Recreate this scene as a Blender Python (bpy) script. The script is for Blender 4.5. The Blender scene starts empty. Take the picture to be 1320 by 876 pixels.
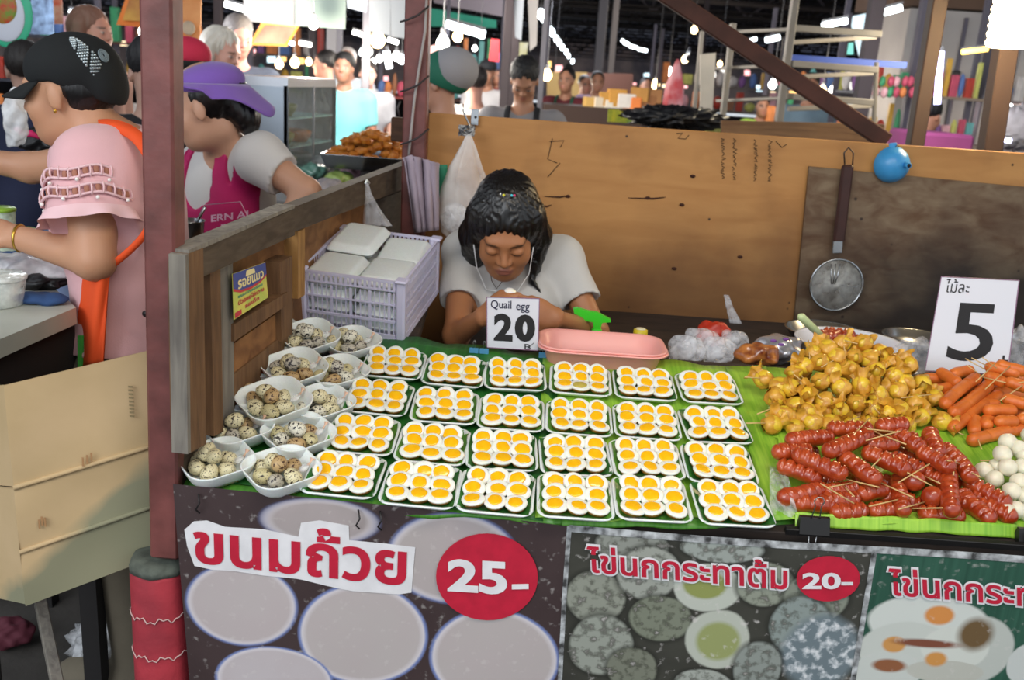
import bpy, bmesh, math, random
import numpy as np
from mathutils import Vector, Matrix, Euler
random.seed(7); np.random.seed(7)
SC = bpy.context.scene
COL = SC.collection
PI = math.pi
R = math.radians
# ------------------------------------------------------------ camera, world, light, exposure
FPX, PITCH, ROLL = 1200.0, R(15.7), R(3.9)
CAM = Vector((0, 0, 1.5))
_F = Vector((0, math.cos(PITCH), -math.sin(PITCH)))
_U0 = Vector((0, math.sin(PITCH), math.cos(PITCH)))
_R = math.cos(ROLL) * Vector((1, 0, 0)) + math.sin(ROLL) * _U0
_U = math.cos(ROLL) * _U0 - math.sin(ROLL) * Vector((1, 0, 0))
cd = bpy.data.cameras.new('camera')
cam = bpy.data.objects.new('camera', cd); COL.objects.link(cam)
cd.sensor_width = 36; cd.lens = FPX * 36 / 1320; cd.clip_start = 0.05; cd.clip_end = 400
cam.matrix_world = Matrix(((_R.x, _U.x, -_F.x, CAM.x), (_R.y, _U.y, -_F.y, CAM.y), (_R.z, _U.z, -_F.z, CAM.z), (0, 0, 0, 1)))
cd.dof.use_dof = True; cd.dof.focus_distance = 1.75; cd.dof.aperture_fstop = 32.7 / 1000 / 0.0062
SC.camera = cam
w = bpy.data.worlds.new('sky'); SC.world = w; w.use_nodes = True
w.node_tree.nodes['Background'].inputs[0].default_value = (0.86, 0.93, 1.0, 1)
w.node_tree.nodes['Background'].inputs[1].default_value = 0.85
SC.view_settings.view_transform = 'Standard'; SC.view_settings.look = 'None'
SC.view_settings.gamma = 1; SC.view_settings.use_curve_mapping = False
SC.view_settings.exposure = 0.30

def area_light(name, loc, target, size, power, col):
    l = bpy.data.lights.new(name, 'AREA'); l.energy = power; l.color = col; l.shape = 'RECTANGLE'; l.size, l.size_y = size
    o = bpy.data.objects.new(name, l); COL.objects.link(o); o.location = loc
    o.rotation_euler = (Vector(target) - Vector(loc)).to_track_quat('-Z', 'Y').to_euler()
def point_light(name, loc, power, col, r=0.05):
    l = bpy.data.lights.new(name, 'POINT'); l.energy = power; l.color = col; l.shadow_soft_size = r
    o = bpy.data.objects.new(name, l); COL.objects.link(o); o.location = loc
# unseen warm fill added over the stall front, and the open street side
area_light('stall_lamp_light', (0.5, 0.7, 2.75), (0.3, 2.0, 0.8), (1.6, 0.5), 36, (1.0, 0.90, 0.76))
area_light('street_daylight', (-2.6, -2.0, 3.0), (0.0, 1.9, 0.9), (2.4, 1.8), 80, (0.92, 0.96, 1.0))

# ------------------------------------------------------------ pixel helpers (1320 x 876)
def pdir(x, y): return _F + _R * ((x - 660) / FPX) + _U * ((438 - y) / FPX)
def aty(x, y, Y): v = pdir(x, y); return CAM + v * ((Y - CAM.y) / v.y)
def atz(x, y, Z): v = pdir(x, y); return CAM + v * ((Z - CAM.z) / v.z)
TILT = R(10.0); T0 = Vector((0, 1.37, 0.80)); TN = Vector((0, -math.sin(TILT), math.cos(TILT)))
RT = Matrix.Rotation(TILT, 4, 'X')
def T(x, y, h=0.0):
    v = pdir(x, y); p0 = T0 + TN * h
    return CAM + v * ((p0 - CAM).dot(TN) / v.dot(TN))
def px_to(o, n, x, y):
    v = pdir(x, y); return CAM + v * ((o - CAM).dot(n) / v.dot(n))
def TL(u, v, h=0):          # table coordinates: u right, v up the slope, h off the board
    return T0 + Vector((u, 0, 0)) + Vector((0, math.cos(TILT), math.sin(TILT))) * v + TN * h

# ------------------------------------------------------------ materials
MATS = {}
def nodes_of(name):
    m = bpy.data.materials.new(name); m.use_nodes = True
    nt = m.node_tree; b = nt.nodes['Principled BSDF']
    return m, nt, b
def c4(c): return (c[0], c[1], c[2], 1.0)
def hexc(h):
    h = h.lstrip('#'); v = [int(h[i:i+2], 16) / 255 for i in (0, 2, 4)]
    return tuple(x / 12.92 if x <= 0.04045 else ((x + 0.055) / 1.055) ** 2.4 for x in v)
def setin(b, k, v):
    if k in b.inputs: b.inputs[k].default_value = v
def M(name, col, rough=0.6, metal=0.0, var=0.0, vscale=20, bump=0.0, bscale=60, col2=None, emit=0.0, spec=0.5,
      trans=0.0, alpha=1.0, sss=0.0, stretch=None, coat=0.0, sheen=0.0, attr=None):
    if name in MATS: return MATS[name]
    if isinstance(col, str): col = hexc(col)
    if isinstance(col2, str): col2 = hexc(col2)
    m, nt, b = nodes_of(name)
    b.inputs['Roughness'].default_value = rough; b.inputs['Metallic'].default_value = metal
    b.inputs['Base Color'].default_value = c4(col)
    setin(b, 'Specular IOR Level', spec); setin(b, 'Coat Weight', coat); setin(b, 'Sheen Weight', sheen)
    if trans: setin(b, 'Transmission Weight', trans)
    if alpha < 1: b.inputs['Alpha'].default_value = alpha
    if sss: setin(b, 'Subsurface Weight', sss); setin(b, 'Subsurface Radius', (1.0, 0.5, 0.25)); setin(b, 'Subsurface Scale', 0.01)
    if emit: b.inputs['Emission Color'].default_value = c4(col); b.inputs['Emission Strength'].default_value = emit
    src = None
    if attr:
        a = nt.nodes.new('ShaderNodeAttribute'); a.attribute_name = attr; src = a.outputs['Color']
    if var or col2 is not None or bump:
        tc = nt.nodes.new('ShaderNodeTexCoord'); mp = nt.nodes.new('ShaderNodeMapping')
        if stretch: mp.inputs['Scale'].default_value = stretch
        nt.links.new(tc.outputs['Object'], mp.inputs['Vector'])
    if var or col2 is not None:
        n = nt.nodes.new('ShaderNodeTexNoise'); n.inputs['Scale'].default_value = vscale; n.inputs['Detail'].default_value = 6
        nt.links.new(mp.outputs[0], n.inputs['Vector'])
        rp = nt.nodes.new('ShaderNodeMapRange'); rp.inputs[1].default_value = 0.35; rp.inputs[2].default_value = 0.65
        nt.links.new(n.outputs['Fac'], rp.inputs[0])
        mx = nt.nodes.new('ShaderNodeMix'); mx.data_type = 'RGBA'
        if src is not None and col2 is None:
            mul = nt.nodes.new('ShaderNodeMix'); mul.data_type = 'RGBA'; mul.blend_type = 'MULTIPLY'; mul.inputs[0].default_value = 1
            nt.links.new(src, mul.inputs[6]); mul.inputs[7].default_value = (1 - var, 1 - var, 1 - var, 1)
            nt.links.new(rp.outputs[0], mx.inputs[0]); nt.links.new(src, mx.inputs[6]); nt.links.new(mul.outputs[2], mx.inputs[7])
        else:
            c2 = col2 if col2 is not None else tuple(x * (1 - var) for x in col)
            nt.links.new(rp.outputs[0], mx.inputs[0])
            if src is not None: nt.links.new(src, mx.inputs[6])
            else: mx.inputs[6].default_value = c4(col)
            mx.inputs[7].default_value = c4(c2)
        src = mx.outputs[2]
    if src is not None: nt.links.new(src, b.inputs['Base Color'])
    if bump:
        n2 = nt.nodes.new('ShaderNodeTexNoise'); n2.inputs['Scale'].default_value = bscale; n2.inputs['Detail'].default_value = 5
        nt.links.new(mp.outputs[0], n2.inputs['Vector'])
        bp = nt.nodes.new('ShaderNodeBump'); bp.inputs['Strength'].default_value = bump; bp.inputs['Distance'].default_value = 0.004
        nt.links.new(n2.outputs['Fac'], bp.inputs['Height']); nt.links.new(bp.outputs[0], b.inputs['Normal'])
    MATS[name] = m
    return m
def film(name, col=(1, 1, 1), op=0.3, rough=0.15, bump=0.6, bscale=40):
    """thin clear plastic film: see-through with glossy wrinkles"""
    if name in MATS: return MATS[name]
    m, nt, b = nodes_of(name)
    b.inputs['Base Color'].default_value = c4(col); b.inputs['Roughness'].default_value = rough
    tr = nt.nodes.new('ShaderNodeBsdfTransparent'); ms = nt.nodes.new('ShaderNodeMixShader'); out = nt.nodes['Material Output']
    n2 = nt.nodes.new('ShaderNodeTexNoise'); n2.inputs['Scale'].default_value = bscale; n2.inputs['Detail'].default_value = 3
    tc = nt.nodes.new('ShaderNodeTexCoord'); nt.links.new(tc.outputs['Object'], n2.inputs['Vector'])
    bp = nt.nodes.new('ShaderNodeBump'); bp.inputs['Strength'].default_value = bump; bp.inputs['Distance'].default_value = 0.01
    nt.links.new(n2.outputs['Fac'], bp.inputs['Height']); nt.links.new(bp.outputs[0], b.inputs['Normal'])
    mr = nt.nodes.new('ShaderNodeMapRange'); mr.inputs[1].default_value = 0.3; mr.inputs[2].default_value = 0.75
    mr.inputs[3].default_value = op * 0.4; mr.inputs[4].default_value = min(1, op * 1.8)
    nt.links.new(n2.outputs['Fac'], mr.inputs[0]); nt.links.new(mr.outputs[0], ms.inputs[0])
    nt.links.new(tr.outputs[0], ms.inputs[1]); nt.links.new(b.outputs[0], ms.inputs[2]); nt.links.new(ms.outputs[0], out.inputs['Surface'])
    MATS[name] = m
    return m
def wood(name, c1, c2, scale=(1, 12, 12), rough=0.75, stain=None, dots=0.0, bump=0.3):
    if name in MATS: return MATS[name]
    if isinstance(c1, str): c1 = hexc(c1)
    if isinstance(c2, str): c2 = hexc(c2)
    m, nt, b = nodes_of(name); L = nt.links.new; N = nt.nodes.new
    tc = N('ShaderNodeTexCoord'); mp = N('ShaderNodeMapping'); mp.inputs['Scale'].default_value = scale
    L(tc.outputs['Object'], mp.inputs['Vector'])
    n = N('ShaderNodeTexNoise'); n.inputs['Scale'].default_value = 5; n.inputs['Detail'].default_value = 8; n.inputs['Distortion'].default_value = 0.6
    L(mp.outputs[0], n.inputs['Vector'])
    rp = N('ShaderNodeMapRange'); rp.inputs[1].default_value = 0.3; rp.inputs[2].default_value = 0.7; L(n.outputs['Fac'], rp.inputs[0])
    mx = N('ShaderNodeMix'); mx.data_type = 'RGBA'; mx.inputs[6].default_value = c4(c1); mx.inputs[7].default_value = c4(c2)
    L(rp.outputs[0], mx.inputs[0]); src = mx.outputs[2]
    n3 = N('ShaderNodeTexNoise'); n3.inputs['Scale'].default_value = 3.2; n3.inputs['Detail'].default_value = 7; L(tc.outputs['Object'], n3.inputs['Vector'])
    r3 = N('ShaderNodeMapRange'); r3.inputs[1].default_value = 0.5; r3.inputs[2].default_value = 0.72; L(n3.outputs['Fac'], r3.inputs[0])
    mx3 = N('ShaderNodeMix'); mx3.data_type = 'RGBA'; mx3.inputs[7].default_value = c4(stain if stain else tuple(x * 0.45 for x in c2))
    mu = N('ShaderNodeMath'); mu.operation = 'MULTIPLY'; mu.inputs[1].default_value = 0.7; L(r3.outputs[0], mu.inputs[0])
    L(mu.outputs[0], mx3.inputs[0]); L(src, mx3.inputs[6]); src = mx3.outputs[2]
    if dots:
        vo = N('ShaderNodeTexVoronoi'); vo.inputs['Scale'].default_value = dots; L(tc.outputs['Object'], vo.inputs['Vector'])
        r4 = N('ShaderNodeMapRange'); r4.inputs[1].default_value = 0.07; r4.inputs[2].default_value = 0.03; L(vo.outputs['Distance'], r4.inputs[0])
        mx4 = N('ShaderNodeMix'); mx4.data_type = 'RGBA'; mx4.inputs[7].default_value = (0.03, 0.015, 0.008, 1)
        L(r4.outputs[0], mx4.inputs[0]); L(src, mx4.inputs[6]); src = mx4.outputs[2]
    L(src, b.inputs['Base Color']); b.inputs['Roughness'].default_value = rough
    bp = N('ShaderNodeBump'); bp.inputs['Strength'].default_value = bump; bp.inputs['Distance'].default_value = 0.003
    L(n.outputs['Fac'], bp.inputs['Height']); L(bp.outputs[0], b.inputs['Normal'])
    MATS[name] = m
    return m

# ------------------------------------------------------------ mesh builder
class MB:
    def __init__(s): s.v = []; s.f = []; s.m = []; s.s = []
    def add(s, V, Fc, mi=0, smooth=False, X=None):
        n = len(s.v)
        if X is not None: V = [X @ Vector(v) for v in V]
        s.v.extend([tuple(v) for v in V])
        for f in Fc: s.f.append(tuple(i + n for i in f)); s.m.append(mi); s.s.append(smooth)
        return s
    def box(s, c, d, X=None, mi=0, bev=0.0):
        hx, hy, hz = d[0] / 2, d[1] / 2, d[2] / 2; b = min(bev, hx * .9, hy * .9, hz * .9)
        if b <= 0:
            V = [(c[0] + i * hx, c[1] + j * hy, c[2] + k * hz) for i in (-1, 1) for j in (-1, 1) for k in (-1, 1)]
            return s.add(V, [(0, 1, 3, 2), (4, 6, 7, 5), (0, 4, 5, 1), (2, 3, 7, 6), (0, 2, 6, 4), (1, 5, 7, 3)], mi, False, X)
        V = []; idx = {}
        for i in (-1, 1):
            for j in (-1, 1):
                for k in (-1, 1):
                    for a in range(3):
                        q = [i * (hx - b), j * (hy - b), k * (hz - b)]; q[a] = (i, j, k)[a] * (hx, hy, hz)[a]
                        idx[(i, j, k, a)] = len(V); V.append((c[0] + q[0], c[1] + q[1], c[2] + q[2]))
        Fc = []
        for a in range(3):
            o1, o2 = [(1, 2), (2, 0), (0, 1)][a]
            for sg in (-1, 1):
                lp = []
                for p, q in ((-1, -1), (1, -1), (1, 1), (-1, 1)):
                    t = [0, 0, 0]; t[a] = sg; t[o1] = p; t[o2] = q; lp.append(idx[(*t, a)])
                Fc.append(lp if sg > 0 else lp[::-1])
            for p in (-1, 1):
                for q in (-1, 1):
                    t1 = [0, 0, 0]; t1[a] = -1; t1[o1] = p; t1[o2] = q; t2 = list(t1); t2[a] = 1
                    lp = [idx[(*t1, o1)], idx[(*t2, o1)], idx[(*t2, o2)], idx[(*t1, o2)]]
                    Fc.append(lp if p * q < 0 else lp[::-1])
        for i in (-1, 1):
            for j in (-1, 1):
                for k in (-1, 1):
                    lp = [idx[(i, j, k, a)] for a in range(3)]
                    Fc.append(lp if i * j * k > 0 else lp[::-1])
        return s.add(V, Fc, mi, False, X)
    def bar(s, a, b, w, h=None, mi=0, up=(0, 0, 1), bev=0.0):
        a = Vector(a); b = Vector(b); h = h or w; z = (b - a); L = z.length; z.normalize()
        u = Vector(up); x = u.cross(z)
        if x.length < 1e-4: x = Vector((1, 0, 0)).cross(z)
        x.normalize(); y = z.cross(x)
        X = Matrix(((x.x, y.x, z.x, (a.x + b.x) / 2), (x.y, y.y, z.y, (a.y + b.y) / 2), (x.z, y.z, z.z, (a.z + b.z) / 2), (0, 0, 0, 1)))
        return s.box((0, 0, 0), (w, h, L), X, mi, bev)
    def tube(s, P, r, n=8, mi=0, cap=True, smooth=True, closed=False):
        P = [Vector(p) for p in P]; k = len(P); rr = r if isinstance(r, (list, tuple)) else [r] * k
        V = []; prev = None
        for i, p in enumerate(P):
            if closed: t = P[(i + 1) % k] - P[i - 1]
            else: t = P[min(i + 1, k - 1)] - P[max(i - 1, 0)]
            if t.length < 1e-9: t = Vector((0, 0, 1))
            t.normalize()
            if prev is None:
                u = Vector((0, 0, 1)) if abs(t.z) < 0.9 else Vector((1, 0, 0)); x = u.cross(t).normalized()
            else:
                x = prev - t * prev.dot(t)
                x = x.normalized() if x.length > 1e-6 else Vector((1, 0, 0))
            prev = x; y = t.cross(x)
            for j in range(n):
                a = 2 * PI * j / n; V.append(p + (x * math.cos(a) + y * math.sin(a)) * rr[i])
        Fc = []
        for i in range(k if closed else k - 1):
            i2 = (i + 1) % k
            for j in range(n): Fc.append((i * n + j, i * n + (j + 1) % n, i2 * n + (j + 1) % n, i2 * n + j))
        if cap and not closed: Fc.append(tuple(range(n))[::-1]); Fc.append(tuple((k - 1) * n + j for j in range(n)))
        return s.add(V, Fc, mi, smooth)
    def lathe(s, prof, n=24, X=None, mi=0, smooth=True, wob=None):
        V = []; Fc = []
        for (r, z) in prof:
            for j in range(n):
                a = 2 * PI * j / n; q = r * (wob(a, z) if wob else 1); V.append((q * math.cos(a), q * math.sin(a), z))
        for i in range(len(prof) - 1):
            for j in range(n): Fc.append((i * n + j, i * n + (j + 1) % n, (i + 1) * n + (j + 1) % n, (i + 1) * n + j))
        if prof[0][0] > 1e-6: Fc.append(tuple(range(n))[::-1])
        if prof[-1][0] > 1e-6: Fc.append(tuple((len(prof) - 1) * n + j for j in range(n)))
        return s.add(V, Fc, mi, smooth, X)
    def ell(s, c, r, nu=14, nv=9, mi=0, X=None, f=None):
        V = [(c[0], c[1], c[2] - r[2])]; 
        for i in range(1, nv):
            ph = -PI / 2 + PI * i / nv
            for j in range(nu):
                a = 2 * PI * j / nu; V.append((c[0] + r[0] * math.cos(ph) * math.cos(a), c[1] + r[1] * math.cos(ph) * math.sin(a), c[2] + r[2] * math.sin(ph)))
        V.append((c[0], c[1], c[2] + r[2]))
        if f: V = [f(Vector(v)) for v in V]
        Fc = [(0, 1 + (j + 1) % nu, 1 + j) for j in range(nu)]
        for i in range(nv - 2):
            for j in range(nu): a = 1 + i * nu; Fc.append((a + j, a + (j + 1) % nu, a + nu + (j + 1) % nu, a + nu + j))
        a = 1 + (nv - 2) * nu; Fc += [(a + j, a + (j + 1) % nu, len(V) - 1) for j in range(nu)]
        return s.add(V, Fc, mi, True, X)
    def grid(s, fn, nu, nv, mi=0, smooth=True, X=None):
        V = [fn(i / nu, j / nv) for j in range(nv + 1) for i in range(nu + 1)]
        Fc = [(j * (nu + 1) + i, j * (nu + 1) + i + 1, (j + 1) * (nu + 1) + i + 1, (j + 1) * (nu + 1) + i) for j in range(nv) for i in range(nu)]
        return s.add(V, Fc, mi, smooth, X)
    def rloft(s, lv, n=5, mi=0, X=None, smooth=True, cap0=True, cap1=False, cx=0, cy=0):
        """lv: (half x, half y, corner radius, z)"""
        V = []; k = 0
        for hx, hy, rd, z in lv:
            k = 0
            for q, (sx, sy) in enumerate(((1, 1), (-1, 1), (-1, -1), (1, -1))):
                for i in range(n + 1):
                    a = q * PI / 2 + PI / 2 * i / n
                    V.append((cx + sx * (hx - rd) + rd * math.cos(a), cy + sy * (hy - rd) + rd * math.sin(a), z)); k += 1
        Fc = []
        for i in range(len(lv) - 1):
            for j in range(k): Fc.append((i * k + j, i * k + (j + 1) % k, (i + 1) * k + (j + 1) % k, (i + 1) * k + j))
        if cap0: Fc.append(tuple(range(k))[::-1])
        if cap1: Fc.append(tuple((len(lv) - 1) * k + j for j in range(k)))
        return s.add(V, Fc, mi, smooth, X)
    def prism(s, P, d, mi=0, X=None, smooth=False):
        """P: 2D outline in xy, extruded to z in [0,d]"""
        n = len(P); V = [(p[0], p[1], 0) for p in P] + [(p[0], p[1], d) for p in P]
        Fc = [tuple(range(n))[::-1], tuple(range(n, 2 * n))] + [(i, (i + 1) % n, n + (i + 1) % n, n + i) for i in range(n)]
        return s.add(V, Fc, mi, smooth, X)
    def mesh(s, name, mats):
        me = bpy.data.meshes.new(name); me.from_pydata(s.v, [], s.f)
        for m in (mats if isinstance(mats, (list, tuple)) else [mats]): me.materials.append(m)
        me.polygons.foreach_set('material_index', s.m); me.polygons.foreach_set('use_smooth', s.s); me.update()
        return me
def tag(o, label=None, cat=None, group=None, kind=None):
    if label: o['label'] = label
    if cat: o['category'] = cat
    if group: o['group'] = group
    if kind: o['kind'] = kind
    return o
def ob(name, data, parent=None, loc=None, X=None):
    o = bpy.data.objects.new(name, data); COL.objects.link(o)
    if parent: o.parent = parent
    if X is not None: o.matrix_basis = X
    if loc is not None: o.location = loc
    return o
def empty(name, loc=(0, 0, 0), X=None):
    o = bpy.data.objects.new(name, None); COL.objects.link(o); o.empty_display_size = 0.02
    if X is not None: o.matrix_basis = X
    else: o.location = loc
    return o
def B(mb, name, mats, parent=None, loc=None, X=None): return ob(name, mb.mesh(name, mats), parent, loc, X)
def S(mb, name, mats, parent=None, loc=None, X=None):
    o = B(mb, name, mats, parent, loc, X)
    if parent is None: o['kind'] = 'structure'
    return o
def TR(v): return Matrix.Translation(Vector(v))
def RX(a): return Matrix.Rotation(a, 4, 'X')
def RY(a): return Matrix.Rotation(a, 4, 'Y')
def RZ(a): return Matrix.Rotation(a, 4, 'Z')
def SCL(x, y, z): return Matrix.Diagonal((x, y, z, 1))
def frame(o, x, z):         # matrix with local x along x, local z near z
    x = Vector(x).normalized(); z = Vector(z); y = z.cross(x).normalized(); z = x.cross(y)
    return Matrix(((x.x, y.x, z.x, o[0]), (x.y, y.y, z.y, o[1]), (x.z, y.z, z.z, o[2]), (0, 0, 0, 1)))
def centre(o, at):
    """move a thing's origin to `at` without moving its mesh (mesh made in world coordinates)"""
    o.data.transform(Matrix.Translation(-Vector(at))); o.location = at; return o
def base_of(mb):
    V = np.array(mb.v); return Vector((V[:, 0].mean(), V[:, 1].mean(), V[:, 2].min()))
def W(mb, name, mats, label=None, cat=None, group=None, kind=None):
    """a one-mesh thing modelled in world coordinates"""
    c = base_of(mb); o = B(mb, name, mats); centre(o, c); return tag(o, label, cat, group, kind)
def P(mb, name, mats, parent):
    """a part modelled in world coordinates under a thing that may be moved or turned"""
    bpy_par = parent; X = Matrix.Identity(4)
    chain = []
    while bpy_par: chain.append(bpy_par.matrix_basis); bpy_par = bpy_par.parent
    for c in reversed(chain): X = X @ c
    o = B(mb, name, mats, parent); o.data.transform(X.inverted()); return o
# ------------------------------------------------------------ lettering: real thin geometry
_txt = {}
def text_geo(body, off=0.0, res=4):
    k = (body, off, res)
    if k in _txt: return _txt[k]
    c = bpy.data.curves.new('t', 'FONT'); c.body = body; c.size = 1; c.offset = off; c.resolution_u = res; c.fill_mode = 'FRONT'
    o = bpy.data.objects.new('t', c); COL.objects.link(o)
    dg = bpy.context.evaluated_depsgraph_get(); dg.update()
    me = bpy.data.meshes.new_from_object(o.evaluated_get(dg))
    V = [v.co.copy() for v in me.vertices]; Fc = [tuple(p.vertices) for p in me.polygons]
    bpy.data.objects.remove(o); bpy.data.curves.remove(c); bpy.data.meshes.remove(me)
    _txt[k] = (V, Fc); return _txt[k]
def text_on(mb, body, fn, off=0.0, ref=None, mi=0, thick=0.0):
    """fn(u,v) -> 3D point; u,v run 0..1 over the letters' own box (or ref's box)"""
    V, Fc = text_geo(body, off)
    RV = ref if ref else V
    x0 = min(v.x for v in RV); x1 = max(v.x for v in RV); y0 = min(v.y for v in RV); y1 = max(v.y for v in RV)
    mb.add([fn((v.x - x0) / (x1 - x0), (v.y - y0) / (y1 - y0)) for v in V], Fc, mi)
def quadfn(bl, br, tr_, tl):
    bl, br, tr_, tl = map(Vector, (bl, br, tr_, tl))
    return lambda u, v: (bl * (1 - u) + br * u) * (1 - v) + (tl * (1 - u) + tr_ * u) * v
_ord = ['first', 'second', 'third', 'fourth', 'fifth', 'sixth', 'seventh', 'eighth', 'ninth', 'tenth', 'eleventh', 'twelfth', 'thirteenth', 'fourteenth', 'fifteenth', 'sixteenth', 'seventeenth', 'eighteenth', 'nineteenth', 'twentieth', 'twenty-first', 'twenty-second']
def nth_left(i, n):
    if i == 0: return 'leftmost'
    if i == n - 1: return 'rightmost'
    if i + 1 <= (n + 1) // 2: return _ord[i] + ' from left'
    return _ord[n - 1 - i] + ' from right'
# ============================================================ SETTING
mConc = M('dark_concrete', '#4a4642', 0.9, var=0.45, vscale=4, bump=0.4)
m = MB().box((4, 30, -0.05), (60, 70, 0.1)); S(m, 'floor', mConc)
# ---- plywood partition behind the seller
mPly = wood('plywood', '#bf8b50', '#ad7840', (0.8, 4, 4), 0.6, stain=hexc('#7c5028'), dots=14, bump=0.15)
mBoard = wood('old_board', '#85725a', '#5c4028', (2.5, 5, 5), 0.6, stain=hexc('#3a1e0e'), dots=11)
ply = empty('wall_back', (0.6, 2.78, 0.3)); ply['kind'] = 'structure'
ym = 2.78
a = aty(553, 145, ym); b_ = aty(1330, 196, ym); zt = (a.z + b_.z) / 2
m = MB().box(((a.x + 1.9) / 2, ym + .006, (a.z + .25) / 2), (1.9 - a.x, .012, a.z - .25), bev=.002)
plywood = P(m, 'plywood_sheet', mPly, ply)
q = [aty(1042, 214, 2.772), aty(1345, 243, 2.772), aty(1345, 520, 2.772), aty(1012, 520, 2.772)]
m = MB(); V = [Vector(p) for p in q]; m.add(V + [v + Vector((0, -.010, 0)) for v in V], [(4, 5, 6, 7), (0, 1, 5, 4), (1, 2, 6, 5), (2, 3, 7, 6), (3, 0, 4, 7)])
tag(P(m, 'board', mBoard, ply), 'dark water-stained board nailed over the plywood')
m = MB().box((0.75, 2.83, 1.33), (2.3, .04, .07), bev=.004); P(m, 'rail', wood('rail_wood', '#5a3b26', '#3a2416'), ply)
# pencil notes on the plywood (unreadable tallies)
mk = M('pencil', '#3a2a1c', 0.8)
m = MB(); rnd = random.Random(5)
def stroke(mb, pts, r=.0011, Y=2.7775):
    mb.tube([aty(x, y, Y) for x, y in pts], r, 5)
for x0, n in ((930, 9), (945, 9), (972, 9), (990, 9)):
    for i in range(n):
        y = 178 + i * 6 + (x0 - 930) * .05
        k = rnd.choice((2, 3, 4)); x = x0 + rnd.uniform(-1, 1)
        stroke(m, [(x + (j % 2) * rnd.uniform(2, 5), y + j * 5 / k + rnd.uniform(-1, 1)) for j in range(k + 1)])
stroke(m, [(712, 178), (706, 205), (718, 210)]); stroke(m, [(708, 182), (727, 181), (722, 190)]); stroke(m, [(706, 228), (722, 210)])
stroke(m, [(872, 172), (880, 171), (874, 178), (884, 179), (888, 174)]); stroke(m, [(1000, 182), (1008, 190), (1014, 186)])
P(m, 'pencil_marks', mk, ply)
m = MB()
for x, y, w_ in ((722, 253, 20), (842, 255, 32), (705, 265, 12)): m.tube([aty(x - w_, y, 2.777), aty(x, y + 1, 2.777), aty(x + w_ * .5, y - 1, 2.777)], [.0008, .0028, .0008], 5)
for x, y in ((732, 253), (835, 255), (893, 227), (879, 264), (869, 346), (954, 331)): m.ell(aty(x, y, 2.777), (.008, .002, .005), 8, 5)
P(m, 'crack', M('crack_dark', '#3a1a0e', 0.9), ply)

def shade_grime(mt, z0, z1, col, amt):
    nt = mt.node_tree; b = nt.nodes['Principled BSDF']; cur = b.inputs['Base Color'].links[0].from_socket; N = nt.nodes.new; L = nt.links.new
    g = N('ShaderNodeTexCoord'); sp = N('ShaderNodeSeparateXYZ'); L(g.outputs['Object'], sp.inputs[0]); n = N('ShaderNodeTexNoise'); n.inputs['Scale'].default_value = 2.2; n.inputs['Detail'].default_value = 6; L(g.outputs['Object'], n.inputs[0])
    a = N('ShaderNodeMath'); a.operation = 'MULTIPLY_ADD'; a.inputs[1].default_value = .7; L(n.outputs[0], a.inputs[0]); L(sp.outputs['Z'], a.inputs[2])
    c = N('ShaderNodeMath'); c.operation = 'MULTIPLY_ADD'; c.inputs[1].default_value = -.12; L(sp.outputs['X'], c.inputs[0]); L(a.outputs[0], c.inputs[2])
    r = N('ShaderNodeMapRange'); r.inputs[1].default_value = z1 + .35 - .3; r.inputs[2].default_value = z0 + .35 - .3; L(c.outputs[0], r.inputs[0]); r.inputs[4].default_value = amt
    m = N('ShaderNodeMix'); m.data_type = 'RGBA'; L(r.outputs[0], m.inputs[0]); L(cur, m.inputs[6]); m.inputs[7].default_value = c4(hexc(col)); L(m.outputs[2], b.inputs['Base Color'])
shade_grime(mPly, .82, 1.22, '#4a2c16', .72); shade_grime(mBoard, .80, 1.04, '#120a07', .93)  # shade painted low on both sheets, mixed with grease stain on the board
# ---- side partition of planks on the left
A = Vector((-.531, 1.45, 0)); Bq = Vector((-.352, 3.0, 0)); SD = (Bq - A).normalized(); SN = Vector((SD.y, -SD.x, 0))
SL = (Bq - A).length
def SB(x, y, off=0.0): return px_to(A + SN * off, SN, x, y)
wallL = empty('wall_left', tuple(A)); wallL['kind'] = 'structure'
mW1 = wood('rail_dark', '#55483a', '#382a1e', (3, 3, 14)); mW2 = wood('stud_brown', '#7c5a3a', '#5a3e26', (14, 14, 1.5))
mWg = wood('grey_wood', '#8b857a', '#66605a', (16, 16, 1.2), 0.9); mW3 = wood('panel_brown', '#94673c', '#6c4526', (4, 4, 5), 0.8)
def plank(name, mt, pts, o0, o1, label=None, par=None):
    """pts: outline in picture pixels on the partition plane; o0..o1 its thickness range towards the table"""
    V = [SB(x, y, o1) for x, y in pts]; n = len(V); V2 = [v - SN * (o1 - o0) for v in V]
    mb = MB().add(V + V2, [tuple(range(n)), tuple(range(n, 2 * n))[::-1]] + [(i, n + i, n + (i + 1) % n, (i + 1) % n) for i in range(n)])
    o = P(mb, name, mt, par or wallL)
    if label: o['label'] = label
    return o
plank('panel', mW3, [(262, 346), (540, 222), (540, 420), (262, 600)], -.03, -.018)
plank('rail', mW1, [(243, 327), (380, 269), (380, 303), (254, 360)], .0, .03, 'weathered top rail plank, front length')
plank('rail', mW1, [(376, 268), (540, 205), (540, 236), (376, 300)], -.012, .02)
plank('cap', mWg, [(243, 322), (380, 264), (380, 268), (243, 328)], -.004, .032)
plank('end_post', mWg, [(239, 329), (243, 327), (246, 583), (242, 585)], .008, .035, 'grey weathered end post')
plank('end_post', mW2, [(243, 327), (262, 320), (266, 572), (246, 583)], .0, .034)
plank('stud', mW2, [(271, 352), (284, 346), (288, 556), (276, 562)], -.018, .02)
plank('stud', mWg, [(284, 344), (300, 338), (302, 548), (288, 556)], -.018, .014, 'grey weathered stud')
plank('rail', mW2, [(302, 418), (371, 376), (371, 392), (302, 440)], -.018, .02)
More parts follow.
